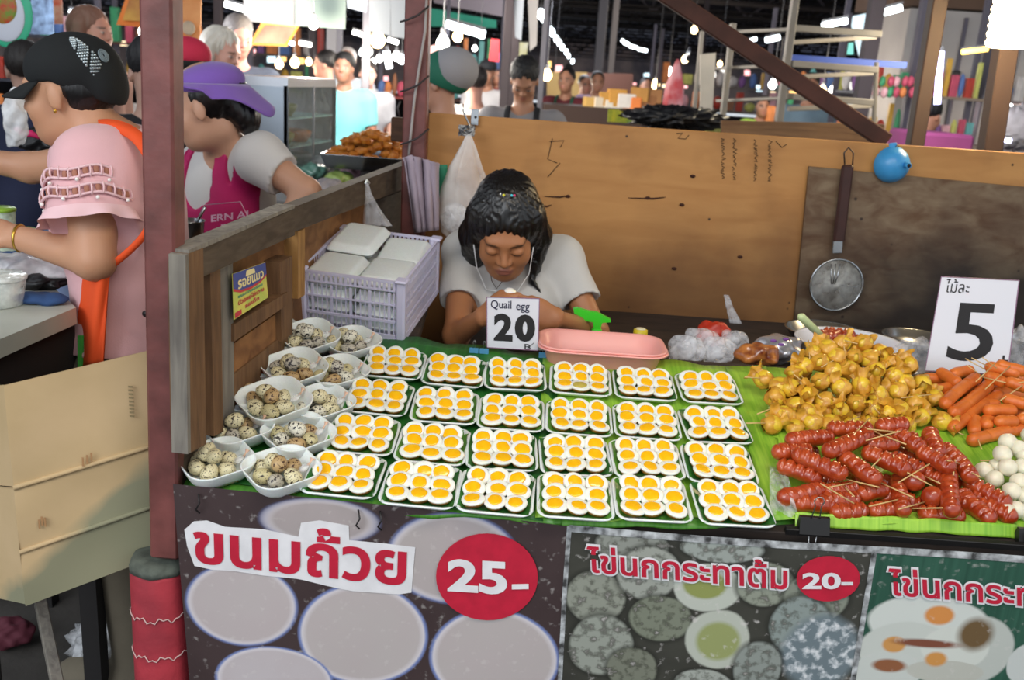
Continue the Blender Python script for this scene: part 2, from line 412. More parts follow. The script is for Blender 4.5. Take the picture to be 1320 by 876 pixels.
plank('board', mW3, [(302, 442), (371, 394), (371, 425), (302, 480)], -.018, .004)
plank('board', mW2, [(302, 482), (371, 427), (371, 470), (302, 530)], -.018, .008)
plank('stud', mW2, [(361, 338), (377, 330), (377, 430), (363, 440)], -.018, .016)
plank('stud', wood('stud_light', '#b98b4e', '#8a6232', (14, 14, 2)), [(384, 298), (393, 294), (393, 380), (384, 385)], -.018, .012)
plank('board', mW1, [(476, 262), (540, 238), (540, 330), (478, 345)], -.016, -.006)
# lower skirt of the partition
plank('skirt_board', mW1, [(229, 590), (300, 550), (500, 430), (500, 560), (300, 700), (232, 720)], -.03, .0)

# ---- posts and brace of the stall frame
def steel(name): return M(name, '#7a4440', 0.5, var=0.35, vscale=14, col2='#5a302c', bump=0.25, bscale=40)
mSt = steel('post_paint')
def post(name, a, b, w_, label, h=None, mt=None, cat='post'):
    a = Vector(a); b = Vector(b); a, b = (a, b) if a.z < b.z else (b, a); b = a + (b - a) * (((2.76 if a.y < 3.1 else 4.85) - a.z) / (b.z - a.z)); m = MB().bar(a, b, w_, h or w_, bev=.004, up=(0, 1, 0))
    return W(m, name, mt or mSt, label, cat)
p0 = aty(218, 712, 1.425); p1 = aty(207, -70, 1.425)
post('steel_post', p0, p1, .048, 'reddish brown steel post standing on the red concrete stub')
p0 = aty(531, 360, 2.70); p1 = aty(541, -60, 2.70)
mid = post('steel_post', p0, p1, .066, 'dark red steel post at the back left corner of the stall')
# wires wrapped on that post
m = MB(); P1 = [aty(x, y, 2.655) for x, y in ((550, 0), (548, 40), (540, 90), (534, 130), (530, 170), (527, 200))]; m.tube(P1, .004, 6)
W(m, 'cable', M('cable_grey', '#a09a98', .5), 'pale cable running down the back left post', 'cable')
m = MB()
for k, y in enumerate((20, 110, 178)):
    m.tube([aty(516, y + 8, 2.65), aty(524, y + 6, 2.64), aty(538, y, 2.64), aty(553, y - 12, 2.65)], .0028, 6)
W(m, 'tie_wire', M('wire_dark', '#2c2628', .5), 'dark wires tied round the back left post', 'wire')
m = MB().tube([aty(x, y, 2.66) for x, y in ((516, 130), (512, 140), (515, 150))], .004, 6); W(m, 'wire_hook', MATS['wire_dark'], 'small black wire hook on the side of the back left post', 'hook')
mBr = M('rusty_brace', '#4e2c22', 0.8, var=.4, vscale=10, col2='#381e16')
m = MB().bar(aty(838, -20, 3.0), aty(1142, 182, 2.9), .055, .05, bev=.004); W(m, 'roof_brace', mBr, 'rusty diagonal steel brace descending behind the plywood', 'brace')
post('thin_post', aty(1216, -40, 3.3), aty(1176, 205, 3.3), .05, 'dark brown market post right of the diagonal brace', mt=M('brown_post', '#35241d', .7))
post('thin_post', aty(1312, -40, 3.2), aty(1273, 210, 3.2), .062, 'dark post below the big glowing bulb', mt=MATS['brown_post'])

# ---- red concrete stub
c = aty(207, 724, 1.44); c = Vector((c.x, 1.44, c.z))
rootp = empty('concrete_stub', (c.x, 1.44, 0)); tag(rootp, 'red painted concrete stub carrying the front left post', 'stub')
m = MB().lathe([(.054, 0), (.053, .2), (.0515, .4), (.051, c.z - .012), (.047, c.z - .004)], 28, wob=lambda a, z: 1 + .012 * math.sin(5 * a + z * 30)); B(m, 'column', M('red_paint', '#b4323e', .75, var=.3, vscale=9, col2='#8c2430', bump=.5, bscale=50), rootp)
m = MB().lathe([(.0505, c.z - .006), (.051, c.z + .004), (.046, c.z + .014), (.03, c.z + .018), (0, c.z + .018)], 28, wob=lambda a, z: 1 + .03 * math.sin(7 * a)); tag(B(m, 'mortar_cap', M('mortar', '#5b6158', .95, var=.5, vscale=40, bump=.8), rootp), 'rough grey mortar cap')
m = MB()
for z0 in (c.z - .16, c.z - .085): m.tube([(.0525 * math.cos(a), .0525 * math.sin(a), z0 + .004 * math.sin(9 * a) + .003 * math.sin(23 * a)) for a in [(-PI + i * PI / 24) for i in range(25)]], .0012, 5)
tag(B(m, 'chipped_line', M('chip', '#c9a8a4', .9), rootp), 'pale chipped paint line')

# ---- unseen roof added above the view to shade the stall from the sky
rf = S(MB().box((.6, 1.95, 2.78), (4.6, 2.9, .03)).box((.6, .52, 2.70), (4.6, .03, .16)).box((.6, 3.38, 2.70), (4.6, .03, .10)), 'stall_roof', M('roof_inside', '#8a8680', .8))
# ---- table
tb = empty('display_table', tuple(TL(.15, .05, -.8 + .0))); tag(tb, 'sloping wooden display table under the banana leaves', 'table')
tb.location = (0.15, 1.45, 0)
mTb = wood('table_dark', '#3a2c24', '#1f1712', (2, 8, 8), .8)
def tbox(u0, u1, v0, v1, h0, h1, bev=.002):
    X = TR(T0) @ RT
    return MB().box(((u0 + u1) / 2, (v0 + v1) / 2, (h0 + h1) / 2), (u1 - u0, v1 - v0, h1 - h0), X, bev=bev)
P(tbox(-.54, 1.35, .045, .67, -.032, -.006), 'table_top', mTb, tb)
P(tbox(-.52, -.215, .672, 1.0, -.032, -.006), 'side_shelf', mTb, tb)
for u, v in ((-.50, .12), (1.25, .08), (-.50, .6), (1.25, .6)):
    p = TL(u, v, -.03); P(MB().box((p.x, p.y, p.z / 2 - .004), (.05, .05, p.z), bev=.003), 'leg', mTb, tb)
for v in (.08, .6):
    p = TL(0, v, -.055); P(MB().box((.355, p.y, p.z), (1.54, .03, .045), bev=.003), 'apron', mTb, tb)

# ---- banner hung on the front of the table
YB = 1.398
def wav(x, z): return .004 * math.sin(7 * x + 3 * z) + .003 * math.sin(17 * x - 6 * z + 1) * (0.83 - z) * 2
def BP(x, y, off=0.0):
    p = aty(x, y, YB); return Vector((p.x, YB + wav(p.x, p.z) - off, p.z))
ban = empty('banner', (.2, YB, .5)); tag(ban, 'printed vinyl price banner hung along the front of the table', 'banner')
def print_mat(name, bg, items, bg2=None, bgscale=(8, 8, 8), wear=.35):
    m, nt, b = nodes_of(name); L = nt.links.new; N = nt.nodes.new
    g = N('ShaderNodeNewGeometry'); sep = N('ShaderNodeSeparateXYZ'); L(g.outputs['Position'], sep.inputs[0])
    cmb = N('ShaderNodeCombineXYZ'); L(sep.outputs['X'], cmb.inputs['X']); L(sep.outputs['Z'], cmb.inputs['Y'])
    mp = N('ShaderNodeMapping'); mp.inputs['Scale'].default_value = bgscale; L(cmb.outputs[0], mp.inputs[0])
    n = N('ShaderNodeTexNoise'); n.inputs['Scale'].default_value = 1.5; n.inputs['Detail'].default_value = 5; L(mp.outputs[0], n.inputs[0])
    mx = N('ShaderNodeMix'); mx.data_type = 'RGBA'; mx.inputs[6].default_value = c4(hexc(bg)); mx.inputs[7].default_value = c4(hexc(bg2 or bg)); L(n.outputs[0], mx.inputs[0])
    cur = mx.outputs[2]
    nz = N('ShaderNodeTexNoise'); nz.inputs['Scale'].default_value = 60; nz.inputs['Detail'].default_value = 4; L(cmb.outputs[0], nz.inputs[0])
    nb = N('ShaderNodeTexNoise'); nb.inputs['Scale'].default_value = 9; nb.inputs['Detail'].default_value = 3; L(cmb.outputs[0], nb.inputs[0])
    vo = N('ShaderNodeTexVoronoi'); vo.inputs['Scale'].default_value = 110; L(cmb.outputs[0], vo.inputs[0])
    for it in items:
        x, y, rx, ry, kind, col, soft = it
        c = aty(x, y, YB); ax = (aty(x + rx, y, YB) - c).length; az = (aty(x, y + ry, YB) - c).length
        sb = N('ShaderNodeVectorMath'); sb.operation = 'SUBTRACT'; sb.inputs[1].default_value = (c.x, c.z, 0); L(cmb.outputs[0], sb.inputs[0])
        ml = N('ShaderNodeVectorMath'); ml.operation = 'MULTIPLY'; ml.inputs[1].default_value = (1 / ax, 1 / az, 0); L(sb.outputs[0], ml.inputs[0])
        ln = N('ShaderNodeVectorMath'); ln.operation = 'LENGTH'; L(ml.outputs[0], ln.inputs[0]); dist = ln.outputs['Value']
        ad = N('ShaderNodeMath'); ad.operation = 'MULTIPLY_ADD'; ad.inputs[1].default_value = .25 if kind in ('egg', 'white', 'crust', 'spl') else .04; L(nb.outputs[0], ad.inputs[0]); L(dist, ad.inputs[2]); dist = ad.outputs[0]
        off = .125 if kind in ('egg', 'white', 'crust', 'spl') else .02
        def mask(r0, sf):
            r = N('ShaderNodeMapRange'); r.inputs[1].default_value = r0 + off + sf; r.inputs[2].default_value = r0 + off - sf; L(dist, r.inputs[0]); return r.outputs[0]
        def over(cur, msk, colr=None, colsock=None, k=1):
            o = N('ShaderNodeMix'); o.data_type = 'RGBA'
            if k != 1:
                q = N('ShaderNodeMath'); q.operation = 'MULTIPLY'; q.inputs[1].default_value = k; L(msk, q.inputs[0]); msk = q.outputs[0]
            L(msk, o.inputs[0]); L(cur, o.inputs[6])
            if colsock is not None: L(colsock, o.inputs[7])
            else: o.inputs[7].default_value = c4(hexc(colr))
            return o.outputs[2]
        if kind == 'cup':
            cur = over(cur, mask(1, soft), '#7280b0'); cur = over(cur, mask(.955, soft), '#d5cfd3'); 
            c2 = N('ShaderNodeMix'); c2.data_type = 'RGBA'; c2.inputs[6].default_value = c4(hexc(col)); c2.inputs[7].default_value = c4(hexc('#b5a7a8')); L(nb.outputs[0], c2.inputs[0])
            cur = over(cur, mask(.91, .03 + soft), colsock=c2.outputs[2])
        elif kind in ('egg', 'spl'):
            c2 = N('ShaderNodeMix'); c2.data_type = 'RGBA'; c2.inputs[6].default_value = c4(hexc(col)); c2.inputs[7].default_value = c4(hexc('#3c3d33' if kind == 'egg' else '#d9dde0'))
            rr = N('ShaderNodeMapRange'); rr.inputs[1].default_value = .48; rr.inputs[2].default_value = .66; L(nz.outputs[0], rr.inputs[0]); L(rr.outputs[0], c2.inputs[0])
            cur = over(cur, mask(1.0, .10), '#23241f', k=.8) if kind == 'egg' else cur
            cur = over(cur, mask(.9, soft), colsock=c2.outputs[2])
        else: cur = over(cur, mask(1, soft), col)
    # scuffs worn through the print
    r = N('ShaderNodeMapRange'); r.inputs[1].default_value = .60; r.inputs[2].default_value = .72; L(nz.outputs[0], r.inputs[0])
    mu = N('ShaderNodeMath'); mu.operation = 'MULTIPLY'; mu.inputs[1].default_value = wear; L(r.outputs[0], mu.inputs[0])
    o = N('ShaderNodeMix'); o.data_type = 'RGBA'; L(mu.outputs[0], o.inputs[0]); L(cur, o.inputs[6]); o.inputs[7].default_value = c4(hexc('#cfcac6')); cur = o.outputs[2]
    L(cur, b.inputs['Base Color']); b.inputs['Roughness'].default_value = .42
    bp = N('ShaderNodeBump'); bp.inputs['Strength'].default_value = .25; bp.inputs['Distance'].default_value = .004; L(nb.outputs[0], bp.inputs['Height']); L(bp.outputs[0], b.inputs['Normal'])
    return m
cups = [(412, 672, 74, 28, 'cup', '#928c88', .10), (585, 722, 86, 58, 'cup', '#a8a29e', .04), (312, 778, 72, 52, 'cup', '#b8b0ae', .03),
        (468, 818, 83, 64, 'cup', '#b6b0ac', .02), (637, 850, 84, 62, 'cup', '#b2aca8', .02), (354, 876, 76, 44, 'cup', '#c0babc', .02)]
eggs = [(815, 702, 52, 26, 'egg', '#8d9088', .05), (930, 705, 60, 20, 'egg', '#9aa09a', .05), (768, 770, 42, 36, 'egg', '#8f9286', .05), (836, 738, 45, 38, 'egg', '#9c9f96', .05), (850, 796, 44, 32, 'egg', '#7b8070', .05),
        (775, 832, 46, 42, 'egg', '#969a90', .05), (815, 862, 36, 30, 'egg', '#777a6c', .05), (911, 756, 44, 30, 'white', '#b9bdb2', .04), (908, 752, 28, 18, 'yolk', '#8d9455', .1),
        (985, 752, 40, 30, 'egg', '#8d9284', .05), (1052, 770, 46, 34, 'egg', '#84897c', .05), (1030, 806, 44, 40, 'egg', '#8a9490', .05), (1058, 838, 58, 50, 'spl', '#6d7a80', .1),
        (925, 822, 41, 37, 'white', '#b4b8ac', .04), (925, 824, 28, 24, 'yolk', '#939a64', .12), (975, 858, 34, 38, 'egg', '#8c928c', .05), (905, 880, 42, 22, 'egg', '#a0a49c', .05)]
fried = [(1262, 838, 46, 42, 'white', '#b9bdb6', .04), (1198, 803, 80, 34, 'white', '#ccd0ca', .04), (1168, 840, 64, 36, 'white', '#c3c7c0', .04), (1232, 836, 44, 26, 'white', '#cdd0c8', .04), (1142, 866, 46, 26, 'white', '#c4c8c2', .04), (1218, 866, 50, 14, 'white', '#b8b8ae', .04), (1325, 858, 26, 26, 'white', '#c4c8c4', .04),
         (1212, 794, 19, 12, 'yolk', '#d08a4a', .15), (1153, 831, 15, 10, 'yolk', '#c79052', .15), (1207, 850, 14, 9, 'yolk', '#c98e4c', .2), (1259, 818, 22, 20, 'crust', '#6b5538', .25), (1146, 858, 22, 8, 'crust', '#8d5a3c', .2), (1196, 830, 40, 5, 'crust', '#7c4a38', .3)]
def bpanel(name, xl_t, xr_t, yt_l, yt_r, xl_b, xr_b, mt, nx):
    def fn(u, v):
        t = aty(xl_t + (xr_t - xl_t) * u, yt_l + (yt_r - yt_l) * u, YB); bb = aty(xl_b + (xr_b - xl_b) * u, 905, YB)
        x = t.x * (1 - v) + bb.x * v; z = t.z * (1 - v) + .36 * v
        return (x, YB + wav(x, z), z)
    o = P(MB().grid(fn, nx, 26), name, mt, ban); return o
tag(bpanel('print_panel', 224, 735, 622, 678, 248, 721, print_mat('print_cups', '#352829', cups, '#4a3c3c'), 50), 'print of white cups of custard with red price spot')
tag(bpanel('print_panel', 735, 1129, 678, 706, 721, 1097, print_mat('print_eggs', '#2c2b27', eggs, '#4c4c44', wear=.6), 40), 'print of boiled speckled eggs')
tag(bpanel('print_panel', 1129, 1420, 706, 730, 1097, 1360, print_mat('print_fried', '#123528', fried, '#3d6a58', (60, 1.5, 1)), 26), 'print of fried eggs on green leaf')
mRim = M('banner_rim', '#c9ccce', .5, var=.5, vscale=45, col2='#3a3a3a')
def strip(pts, w_, name='white_rim', mt=None, off=.0012):
    """flat printed border along pixel points"""
    mb = MB(); n = len(pts) - 1
    for i in range(n):
        (x0, y0), (x1, y1) = pts[i], pts[i + 1]; dx, dy = x1 - x0, y1 - y0; l = math.hypot(dx, dy); nx, ny = -dy / l * w_ / 2, dx / l * w_ / 2
        K = 14
        for k in range(K):
            a0, a1 = k / K, (k + 1) / K
            mb.add([BP(x0 + dx * a0 + nx, y0 + dy * a0 + ny, off), BP(x0 + dx * a1 + nx, y0 + dy * a1 + ny, off), BP(x0 + dx * a1 - nx, y0 + dy * a1 - ny, off), BP(x0 + dx * a0 - nx, y0 + dy * a0 - ny, off)], [(0, 1, 2, 3)])
    return P(mb, name, mt or mRim, ban)
strip([(734, 677), (728, 760), (721, 890)], 6); strip([(1128, 708), (1114, 790), (1097, 890)], 7); strip([(734, 680), (1000, 700), (1330, 722)], 9)
bz = lambda zx, zy: (200 + zx * .4242, 600 + zy * .4242)
cz = lambda zx, zy: (700 + zx * .4697, 620 + zy * .4697)
def blob(pts, off, name, mt):
    c = (sum(p[0] for p in pts) / len(pts), sum(p[1] for p in pts) / len(pts)); mb = MB(); n = len(pts); K = 6
    V = [BP(c[0], c[1], off)]
    for k in range(1, K + 1):
        for p in pts: V.append(BP(c[0] + (p[0] - c[0]) * k / K, c[1] + (p[1] - c[1]) * k / K, off))
    Fc = [(0, 1 + i, 1 + (i + 1) % n) for i in range(n)]
    for k in range(K - 1):
        for i in range(n): a = 1 + k * n; Fc.append((a + i, a + n + i, a + n + (i + 1) % n, a + (i + 1) % n))
    return P(mb.add(V, Fc, 0), name, mt, ban)
mWp = M('print_white', '#e4e2e4', .45, var=.12, vscale=30); mRed = M('print_red', '#c21f3a', .45, var=.15, vscale=40)
def bigblob():
    top = [(92, 190), (120, 165), (160, 162), (215, 182), (330, 190), (436, 214), (444, 172), (500, 165), (588, 182), (590, 226), (700, 238), (790, 250)]
    bot = [(100, 240), (122, 300), (175, 312), (240, 316), (330, 330), (430, 340), (455, 345), (520, 362), (562, 372), (600, 380), (740, 393), (778, 388)]
    mb = MB(); V = []; K = 5; D = 4
    T_, B_ = [], []
    for i in range(len(top) - 1):
        for d in range(D):
            t = d / D; T_.append((top[i][0] * (1 - t) + top[i + 1][0] * t, top[i][1] * (1 - t) + top[i + 1][1] * t)); B_.append((bot[i][0] * (1 - t) + bot[i + 1][0] * t, bot[i][1] * (1 - t) + bot[i + 1][1] * t))
    T_.append(top[-1]); B_.append(bot[-1])
    for k in range(K + 1):
        for a_, b2 in zip(T_, B_): t = k / K; V.append(BP(*bz(a_[0] * (1 - t) + b2[0] * t, a_[1] * (1 - t) + b2[1] * t), .0012))
    n = len(T_); Fc = [(k * n + i, (k + 1) * n + i, (k + 1) * n + i + 1, k * n + i + 1) for k in range(K) for i in range(n - 1)]
    return P(mb.add(V, Fc), 'letter_backing', mWp, ban)
bigblob()
def bquad(f, bl, br, tr_, tl, off):
    def fn(u, v):
        x = (bl[0] * (1 - u) + br[0] * u) * (1 - v) + (tl[0] * (1 - u) + tr_[0] * u) * v; y = (bl[1] * (1 - u) + br[1] * u) * (1 - v) + (tl[1] * (1 - u) + tr_[1] * u) * v
        return BP(*f(x, y), off)
    return fn
def btext(body, ref, f, q, off, mt, name='lettering', bold=.02):
    mb = MB(); rv = text_geo(ref, bold)[0]; text_on(mb, body, bquad(f, *q, off), bold, rv); return P(mb, name, mt, ban)
btext('ขนมถ้วย', 'ขนมถวย', bz, ((122, 290), (762, 368), (765, 262), (118, 192)), .0026, mRed, bold=.028)
def ell_pts(f, cx, cy, rx, ry, n=40): return [f(cx + rx * math.cos(2 * PI * i / n), cy + ry * math.sin(2 * PI * i / n)) for i in range(n)]
blob(ell_pts(bz, 1008, 338, 155, 132), .0030, 'price_spot', mRed)
btext('25', '25', bz, ((888, 382), (1070, 392), (1070, 290), (888, 282)), .0046, mWp, bold=.035)
blob([bz(1084, 358), bz(1135, 356), bz(1135, 372), bz(1084, 374)], .0046, 'price_dash', mWp)
q2 = ((122, 246), (668, 292), (668, 214), (118, 172)); t2 = 'ไข่นกกระทาต้ม'
btext(t2, t2, cz, ((117, 252), (673, 298), (673, 208), (113, 166)), .0022, mWp, 'letter_outline', bold=.065)
btext(t2, t2, cz, q2, .0036, mRed, bold=.02)
blob(ell_pts(cz, 781, 264, 88, 62), .0030, 'price_spot', mRed)
btext('20-', '20', cz, ((708, 290), (815, 292), (815, 247), (708, 245)), .0046, mWp, bold=.03)
btext(t2, t2, cz, ((944, 318), (1516, 366), (1516, 276), (940, 230)), .0022, mWp, 'letter_outline', bold=.065)
btext(t2, t2, cz, ((950, 312), (1510, 360), (1510, 282), (946, 236)), .0036, mRed, bold=.02)
# torn grommets / wire ties along the banner's top
mWire = M('thin_wire', '#3c3a3a', .4, metal=.7)
for x, y in ((258, 640), (462, 662), (490, 664)):
    m = MB(); m.tube([BP(x, y - 6, .004), BP(x + 3, y + 3, .012), BP(x - 2, y + 12, .01), BP(x + 2, y + 18, .006)], .0016, 6)
    W(m, 'wire_tie', mWire, {258: 'bent wire tie at the left end of the banner top', 462: 'bent wire tie above the big red Thai letters', 490: 'small hooked wire just right of the tie above the red letters'}[x], 'wire')

# ---- cardboard screen, counter and things on the left
mCb = M('cardboard', '#c4a880', .85, var=.12, vscale=5, col2='#b49a70', bump=.15, bscale=20)
mCbw = M('cardboard_damp', '#83826b', .85, var=.15, vscale=4, col2='#9c9270')
cb = empty('cardboard_sheet', (-.7, 1.44, .63)); tag(cb, 'flattened cardboard box screening the left counter', 'cardboard')
K0 = (aty(5, 497, 1.385), aty(33, 781, 1.385)); K1 = (aty(196, 451, 1.47), aty(207, 715, 1.47)); K2 = (aty(-60, 500, 1.55), aty(-40, 765, 1.55))
def cpan(a_, b2, v0, v1, name, label=None, nu=16):
    def fn(u, v):
        vv = v0 + (v1 - v0) * v; p = (a_[0] * (1 - vv) + a_[1] * vv) * (1 - u) + (b2[0] * (1 - vv) + b2[1] * vv) * u
        d = .004 * math.sin(5 * u + 2) * math.sin(PI * v); return p + Vector((.3, -1, 0)) * d
    mb = MB().grid(fn, nu, 6); k = len(mb.v); mb.add([Vector(p) + Vector((0, .005, 0)) for p in mb.v], [tuple(reversed(f)) for f in mb.f], 0, True)
    o = P(mb, name, [mCb], cb)
    if label: o['label'] = label
    return o
cpan(K0, K1, 0, .435, 'panel'); cpan(K0, K1, .455, .735, 'panel'); cpan(K0, K1, .745, 1, 'flap', 'damp stained lower flap')
cpan(K2, K0, 0, .44, 'side_panel', nu=6); cpan(K2, K0, .45, .99, 'side_panel', nu=6)
m = MB()
for v in (.445, .74): m.tube([(K0[0] * (1 - v) + K0[1] * v) * (1 - u) + (K1[0] * (1 - v) + K1[1] * v) * u + Vector((0, -.001, 0)) for u in [i / 8 for i in range(9)]], .0045, 6)
P(m, 'crease', mCb, cb)
# damp stain patch (its own shape on the sheet)
def cst(u, v, off=.0065): return (K0[0] * (1 - v) + K0[1] * v) * (1 - u) + (K1[0] * (1 - v) + K1[1] * v) * u + Vector((-.3, -1, 0)) * off
m = MB(); Vs = [cst(u, v) for u, v in ((.60, .77), (.98, .52), (.995, .99), (.60, .99))]
nt = mCb.node_tree  # damp greenish patch in the board itself, fixed to the sheet
_b = nt.nodes['Principled BSDF']; _l = _b.inputs['Base Color'].links[0].from_socket
tcn = nt.nodes.new('ShaderNodeTexCoord'); sp = nt.nodes.new('ShaderNodeSeparateXYZ'); nt.links.new(tcn.outputs['Object'], sp.inputs[0])
nn = nt.nodes.new('ShaderNodeTexNoise'); nn.inputs['Scale'].default_value = 9; nt.links.new(tcn.outputs['Object'], nn.inputs[0])
e1 = nt.nodes.new('ShaderNodeMath'); e1.operation = 'MULTIPLY_ADD'; e1.inputs[1].default_value = -1.0; nt.links.new(sp.outputs['Z'], e1.inputs[0]); nt.links.new(sp.outputs['X'], e1.inputs[2])
e2 = nt.nodes.new('ShaderNodeMath'); e2.operation = 'MULTIPLY_ADD'; e2.inputs[1].default_value = .12; nt.links.new(nn.outputs['Fac'], e2.inputs[0]); nt.links.new(e1.outputs[0], e2.inputs[2])
e3 = nt.nodes.new('ShaderNodeMapRange'); e3.inputs[1].default_value = -.065; e3.inputs[2].default_value = -.03; nt.links.new(e2.outputs[0], e3.inputs[0])
e4 = nt.nodes.new('ShaderNodeMix'); e4.data_type = 'RGBA'; nt.links.new(e3.outputs[0], e4.inputs[0]); nt.links.new(_l, e4.inputs[6]); e4.inputs[7].default_value = c4(hexc('#86846a')); nt.links.new(e4.outputs[2], _b.inputs['Base Color'])
# printed faint marks
m = MB()
for i in range(9): p = cst(.86, .14 + i * .017, .007); m.box(p, (.008, .0006, .003))
P(m, 'print_marks', M('faint_ink', '#7d6d4c', .8), cb)
m = MB()
for i, (u, v) in enumerate(((.17, .64), (.19, .63), (.21, .64), (.5, .42), (.53, .415), (.56, .41))): p = cst(u, v, .007); m.box(p, (.003, .0006, .016))
P(m, 'print_marks', M('faint_red_ink', '#a07850', .8), cb)['kind'] = 'stuff'
# counter behind the cardboard
ct = empty('side_counter', (-1.2, 1.9, 0)); tag(ct, 'long counter behind the cardboard where the pink shirted woman works', 'counter')
zc = .985; cA = atz(98, 396, zc); cB = atz(-60, 462, zc); cC = atz(-80, 330, zc); cD = atz(30, 335, zc)
m = MB(); V = [cA, cD, cC, cB]; m.add([Vector(v) for v in V] + [Vector(v) - Vector((0, 0, .035)) for v in V], [(0, 1, 2, 3), (7, 6, 5, 4), (0, 3, 7, 4), (1, 0, 4, 5), (2, 1, 5, 6), (3, 2, 6, 7)])
P(m, 'counter_top', M('pale_laminate', '#b9bdb2', .5, var=.2, vscale=5), ct)
m = MB(); V = [Vector(v) + Vector((-.02, .03, -.036)) for v in V]; V2 = [Vector((v.x, v.y, .55)) for v in V]; m.add(V + V2, [(0, 1, 2, 3), (7, 6, 5, 4), (0, 3, 7, 4), (1, 0, 4, 5), (2, 1, 5, 6), (3, 2, 6, 7)])
P(m, 'cabinet', M('dark_box', '#1d1a1a', .8), ct)
for v in V: P(MB().box((v.x, v.y, .27), (.04, .04, .54)), 'leg', MATS['dark_box'], ct)
a = aty(52, 775, 1.62); b_ = aty(78, 900, 1.5); m = MB().bar(a, b_, .022, bev=.002); W(m, 'prop_stick', mWg, 'grey wooden prop under the cardboard', 'stick')
# ============================================================ LEAVES, TRAYS, EGGS
def leafmat(name, c1, c2, rough=.38):
    m, nt, b = nodes_of(name); L = nt.links.new; N = nt.nodes.new
    tc = N('ShaderNodeTexCoord'); mp = N('ShaderNodeMapping'); mp.inputs['Scale'].default_value = (150, 6, 6); L(tc.outputs['Object'], mp.inputs[0])
    n = N('ShaderNodeTexNoise'); n.inputs['Scale'].default_value = 1; n.inputs['Detail'].default_value = 3; L(mp.outputs[0], n.inputs[0])
    n2 = N('ShaderNodeTexNoise'); n2.inputs['Scale'].default_value = 9; L(tc.outputs['Object'], n2.inputs[0])
    ad = N('ShaderNodeMath'); ad.operation = 'ADD'; L(n.outputs[0], ad.inputs[0]); L(n2.outputs[0], ad.inputs[1])
    mr = N('ShaderNodeMapRange'); mr.inputs[1].default_value = .75; mr.inputs[2].default_value = 1.25; L(ad.outputs[0], mr.inputs[0])
    mx = N('ShaderNodeMix'); mx.data_type = 'RGBA'; mx.inputs[6].default_value = c4(hexc(c1)); mx.inputs[7].default_value = c4(hexc(c2)); L(mr.outputs[0], mx.inputs[0]); L(mx.outputs[2], b.inputs['Base Color'])
    b.inputs['Roughness'].default_value = rough
    bp = N('ShaderNodeBump'); bp.inputs['Strength'].default_value = .3; bp.inputs['Distance'].default_value = .002; L(n.outputs[0], bp.inputs['Height']); L(bp.outputs[0], b.inputs['Normal'])
    return m
mLd = leafmat('leaf_dark', '#2f7a2c', '#1e5a22'); mLl = leafmat('leaf_light', '#a4cf45', '#74ab2c'); mLm = leafmat('leaf_mid', '#5f9c34', '#3d7a28')
def leaf_sheet(name, pts, h, mt, label, n=(40, 18), edge=.004):
    """pts: pixel corners tl, tr, br, bl on the table plane"""
    c = [T(x, y, h) for x, y in pts]
    def fn(u, v):
        p = (c[3] * (1 - u) + c[2] * u) * (1 - v) + (c[0] * (1 - u) + c[1] * u) * v
        e = max(0, 1 - 12 * min(u, v, 1 - u, 1 - v)); return p + TN * (edge * e * math.sin(u * 17 + v * 23) + .0006 * math.sin(60 * u)) + Vector((0, math.cos(TILT), math.sin(TILT))) * (.003 * (1 if v in (0, 1) else 0) * math.sin(31 * u + h * 999))
    mb = MB().grid(fn, *n); o = W(mb, name, mt, label, 'leaf'); sd = o.modifiers.new('s', 'SOLIDIFY'); sd.thickness = .0008; sd.offset = 0; return o
leaf_sheet('banana_leaf', [(482, 430), (724, 458), (700, 668), (213, 617)], .000, mLd, 'dark green banana leaf lining the left half of the table')
leaf_sheet('banana_leaf', [(700, 455), (988, 474), (1018, 668), (690, 668)], .002, mLl, 'light green banana leaf under the right hand egg trays')
leaf_sheet('banana_leaf', [(935, 470), (1345, 500), (1335, 684), (990, 670)], .004, mLl, 'bright green banana leaf spread beneath the sausages and wontons')
# leaf edge folded over the table front
def fold(name, pts, mt, label, drop=.014):
    mb = MB(); tops = [T(x, y, .001) for x, y in pts]
    K = 6; n = len(tops) * 5 - 4
    def at_(i):
        q = i / 5; k = min(int(q), len(tops) - 2); f = q - k; return tops[k] * (1 - f) + tops[k + 1] * f
    V = []
    for j in range(K + 1):
        a = j / K
        for i in range(n):
            p = at_(i); d = drop * (1 + .22 * math.sin(i * .55) + .1 * math.sin(i * 1.7)); V.append(p + Vector((0, -.020 * math.sin(a * PI / 2) + .004, -d * (1 - math.cos(a * PI / 2)) - .002 * math.sin(i * .9) * a)))
    Fc = [(j * n + i, (j + 1) * n + i, (j + 1) * n + i + 1, j * n + i + 1) for j in range(K) for i in range(n - 1)]
    o = W(mb.add(V, Fc, 0, True), name, mt, label, 'leaf'); sd = o.modifiers.new('s', 'SOLIDIFY'); sd.thickness = .001; return o
fold('leaf_edge', [(212, 615), (300, 624), (420, 638), (540, 648), (640, 656), (725, 661)], mLm, 'banana leaf edge drooping over the table front below the speckled eggs')
fold('leaf_edge', [(700, 660), (800, 664), (900, 668), (1022, 664)], mLm, 'banana leaf edge drooping over the table front below the right egg trays')

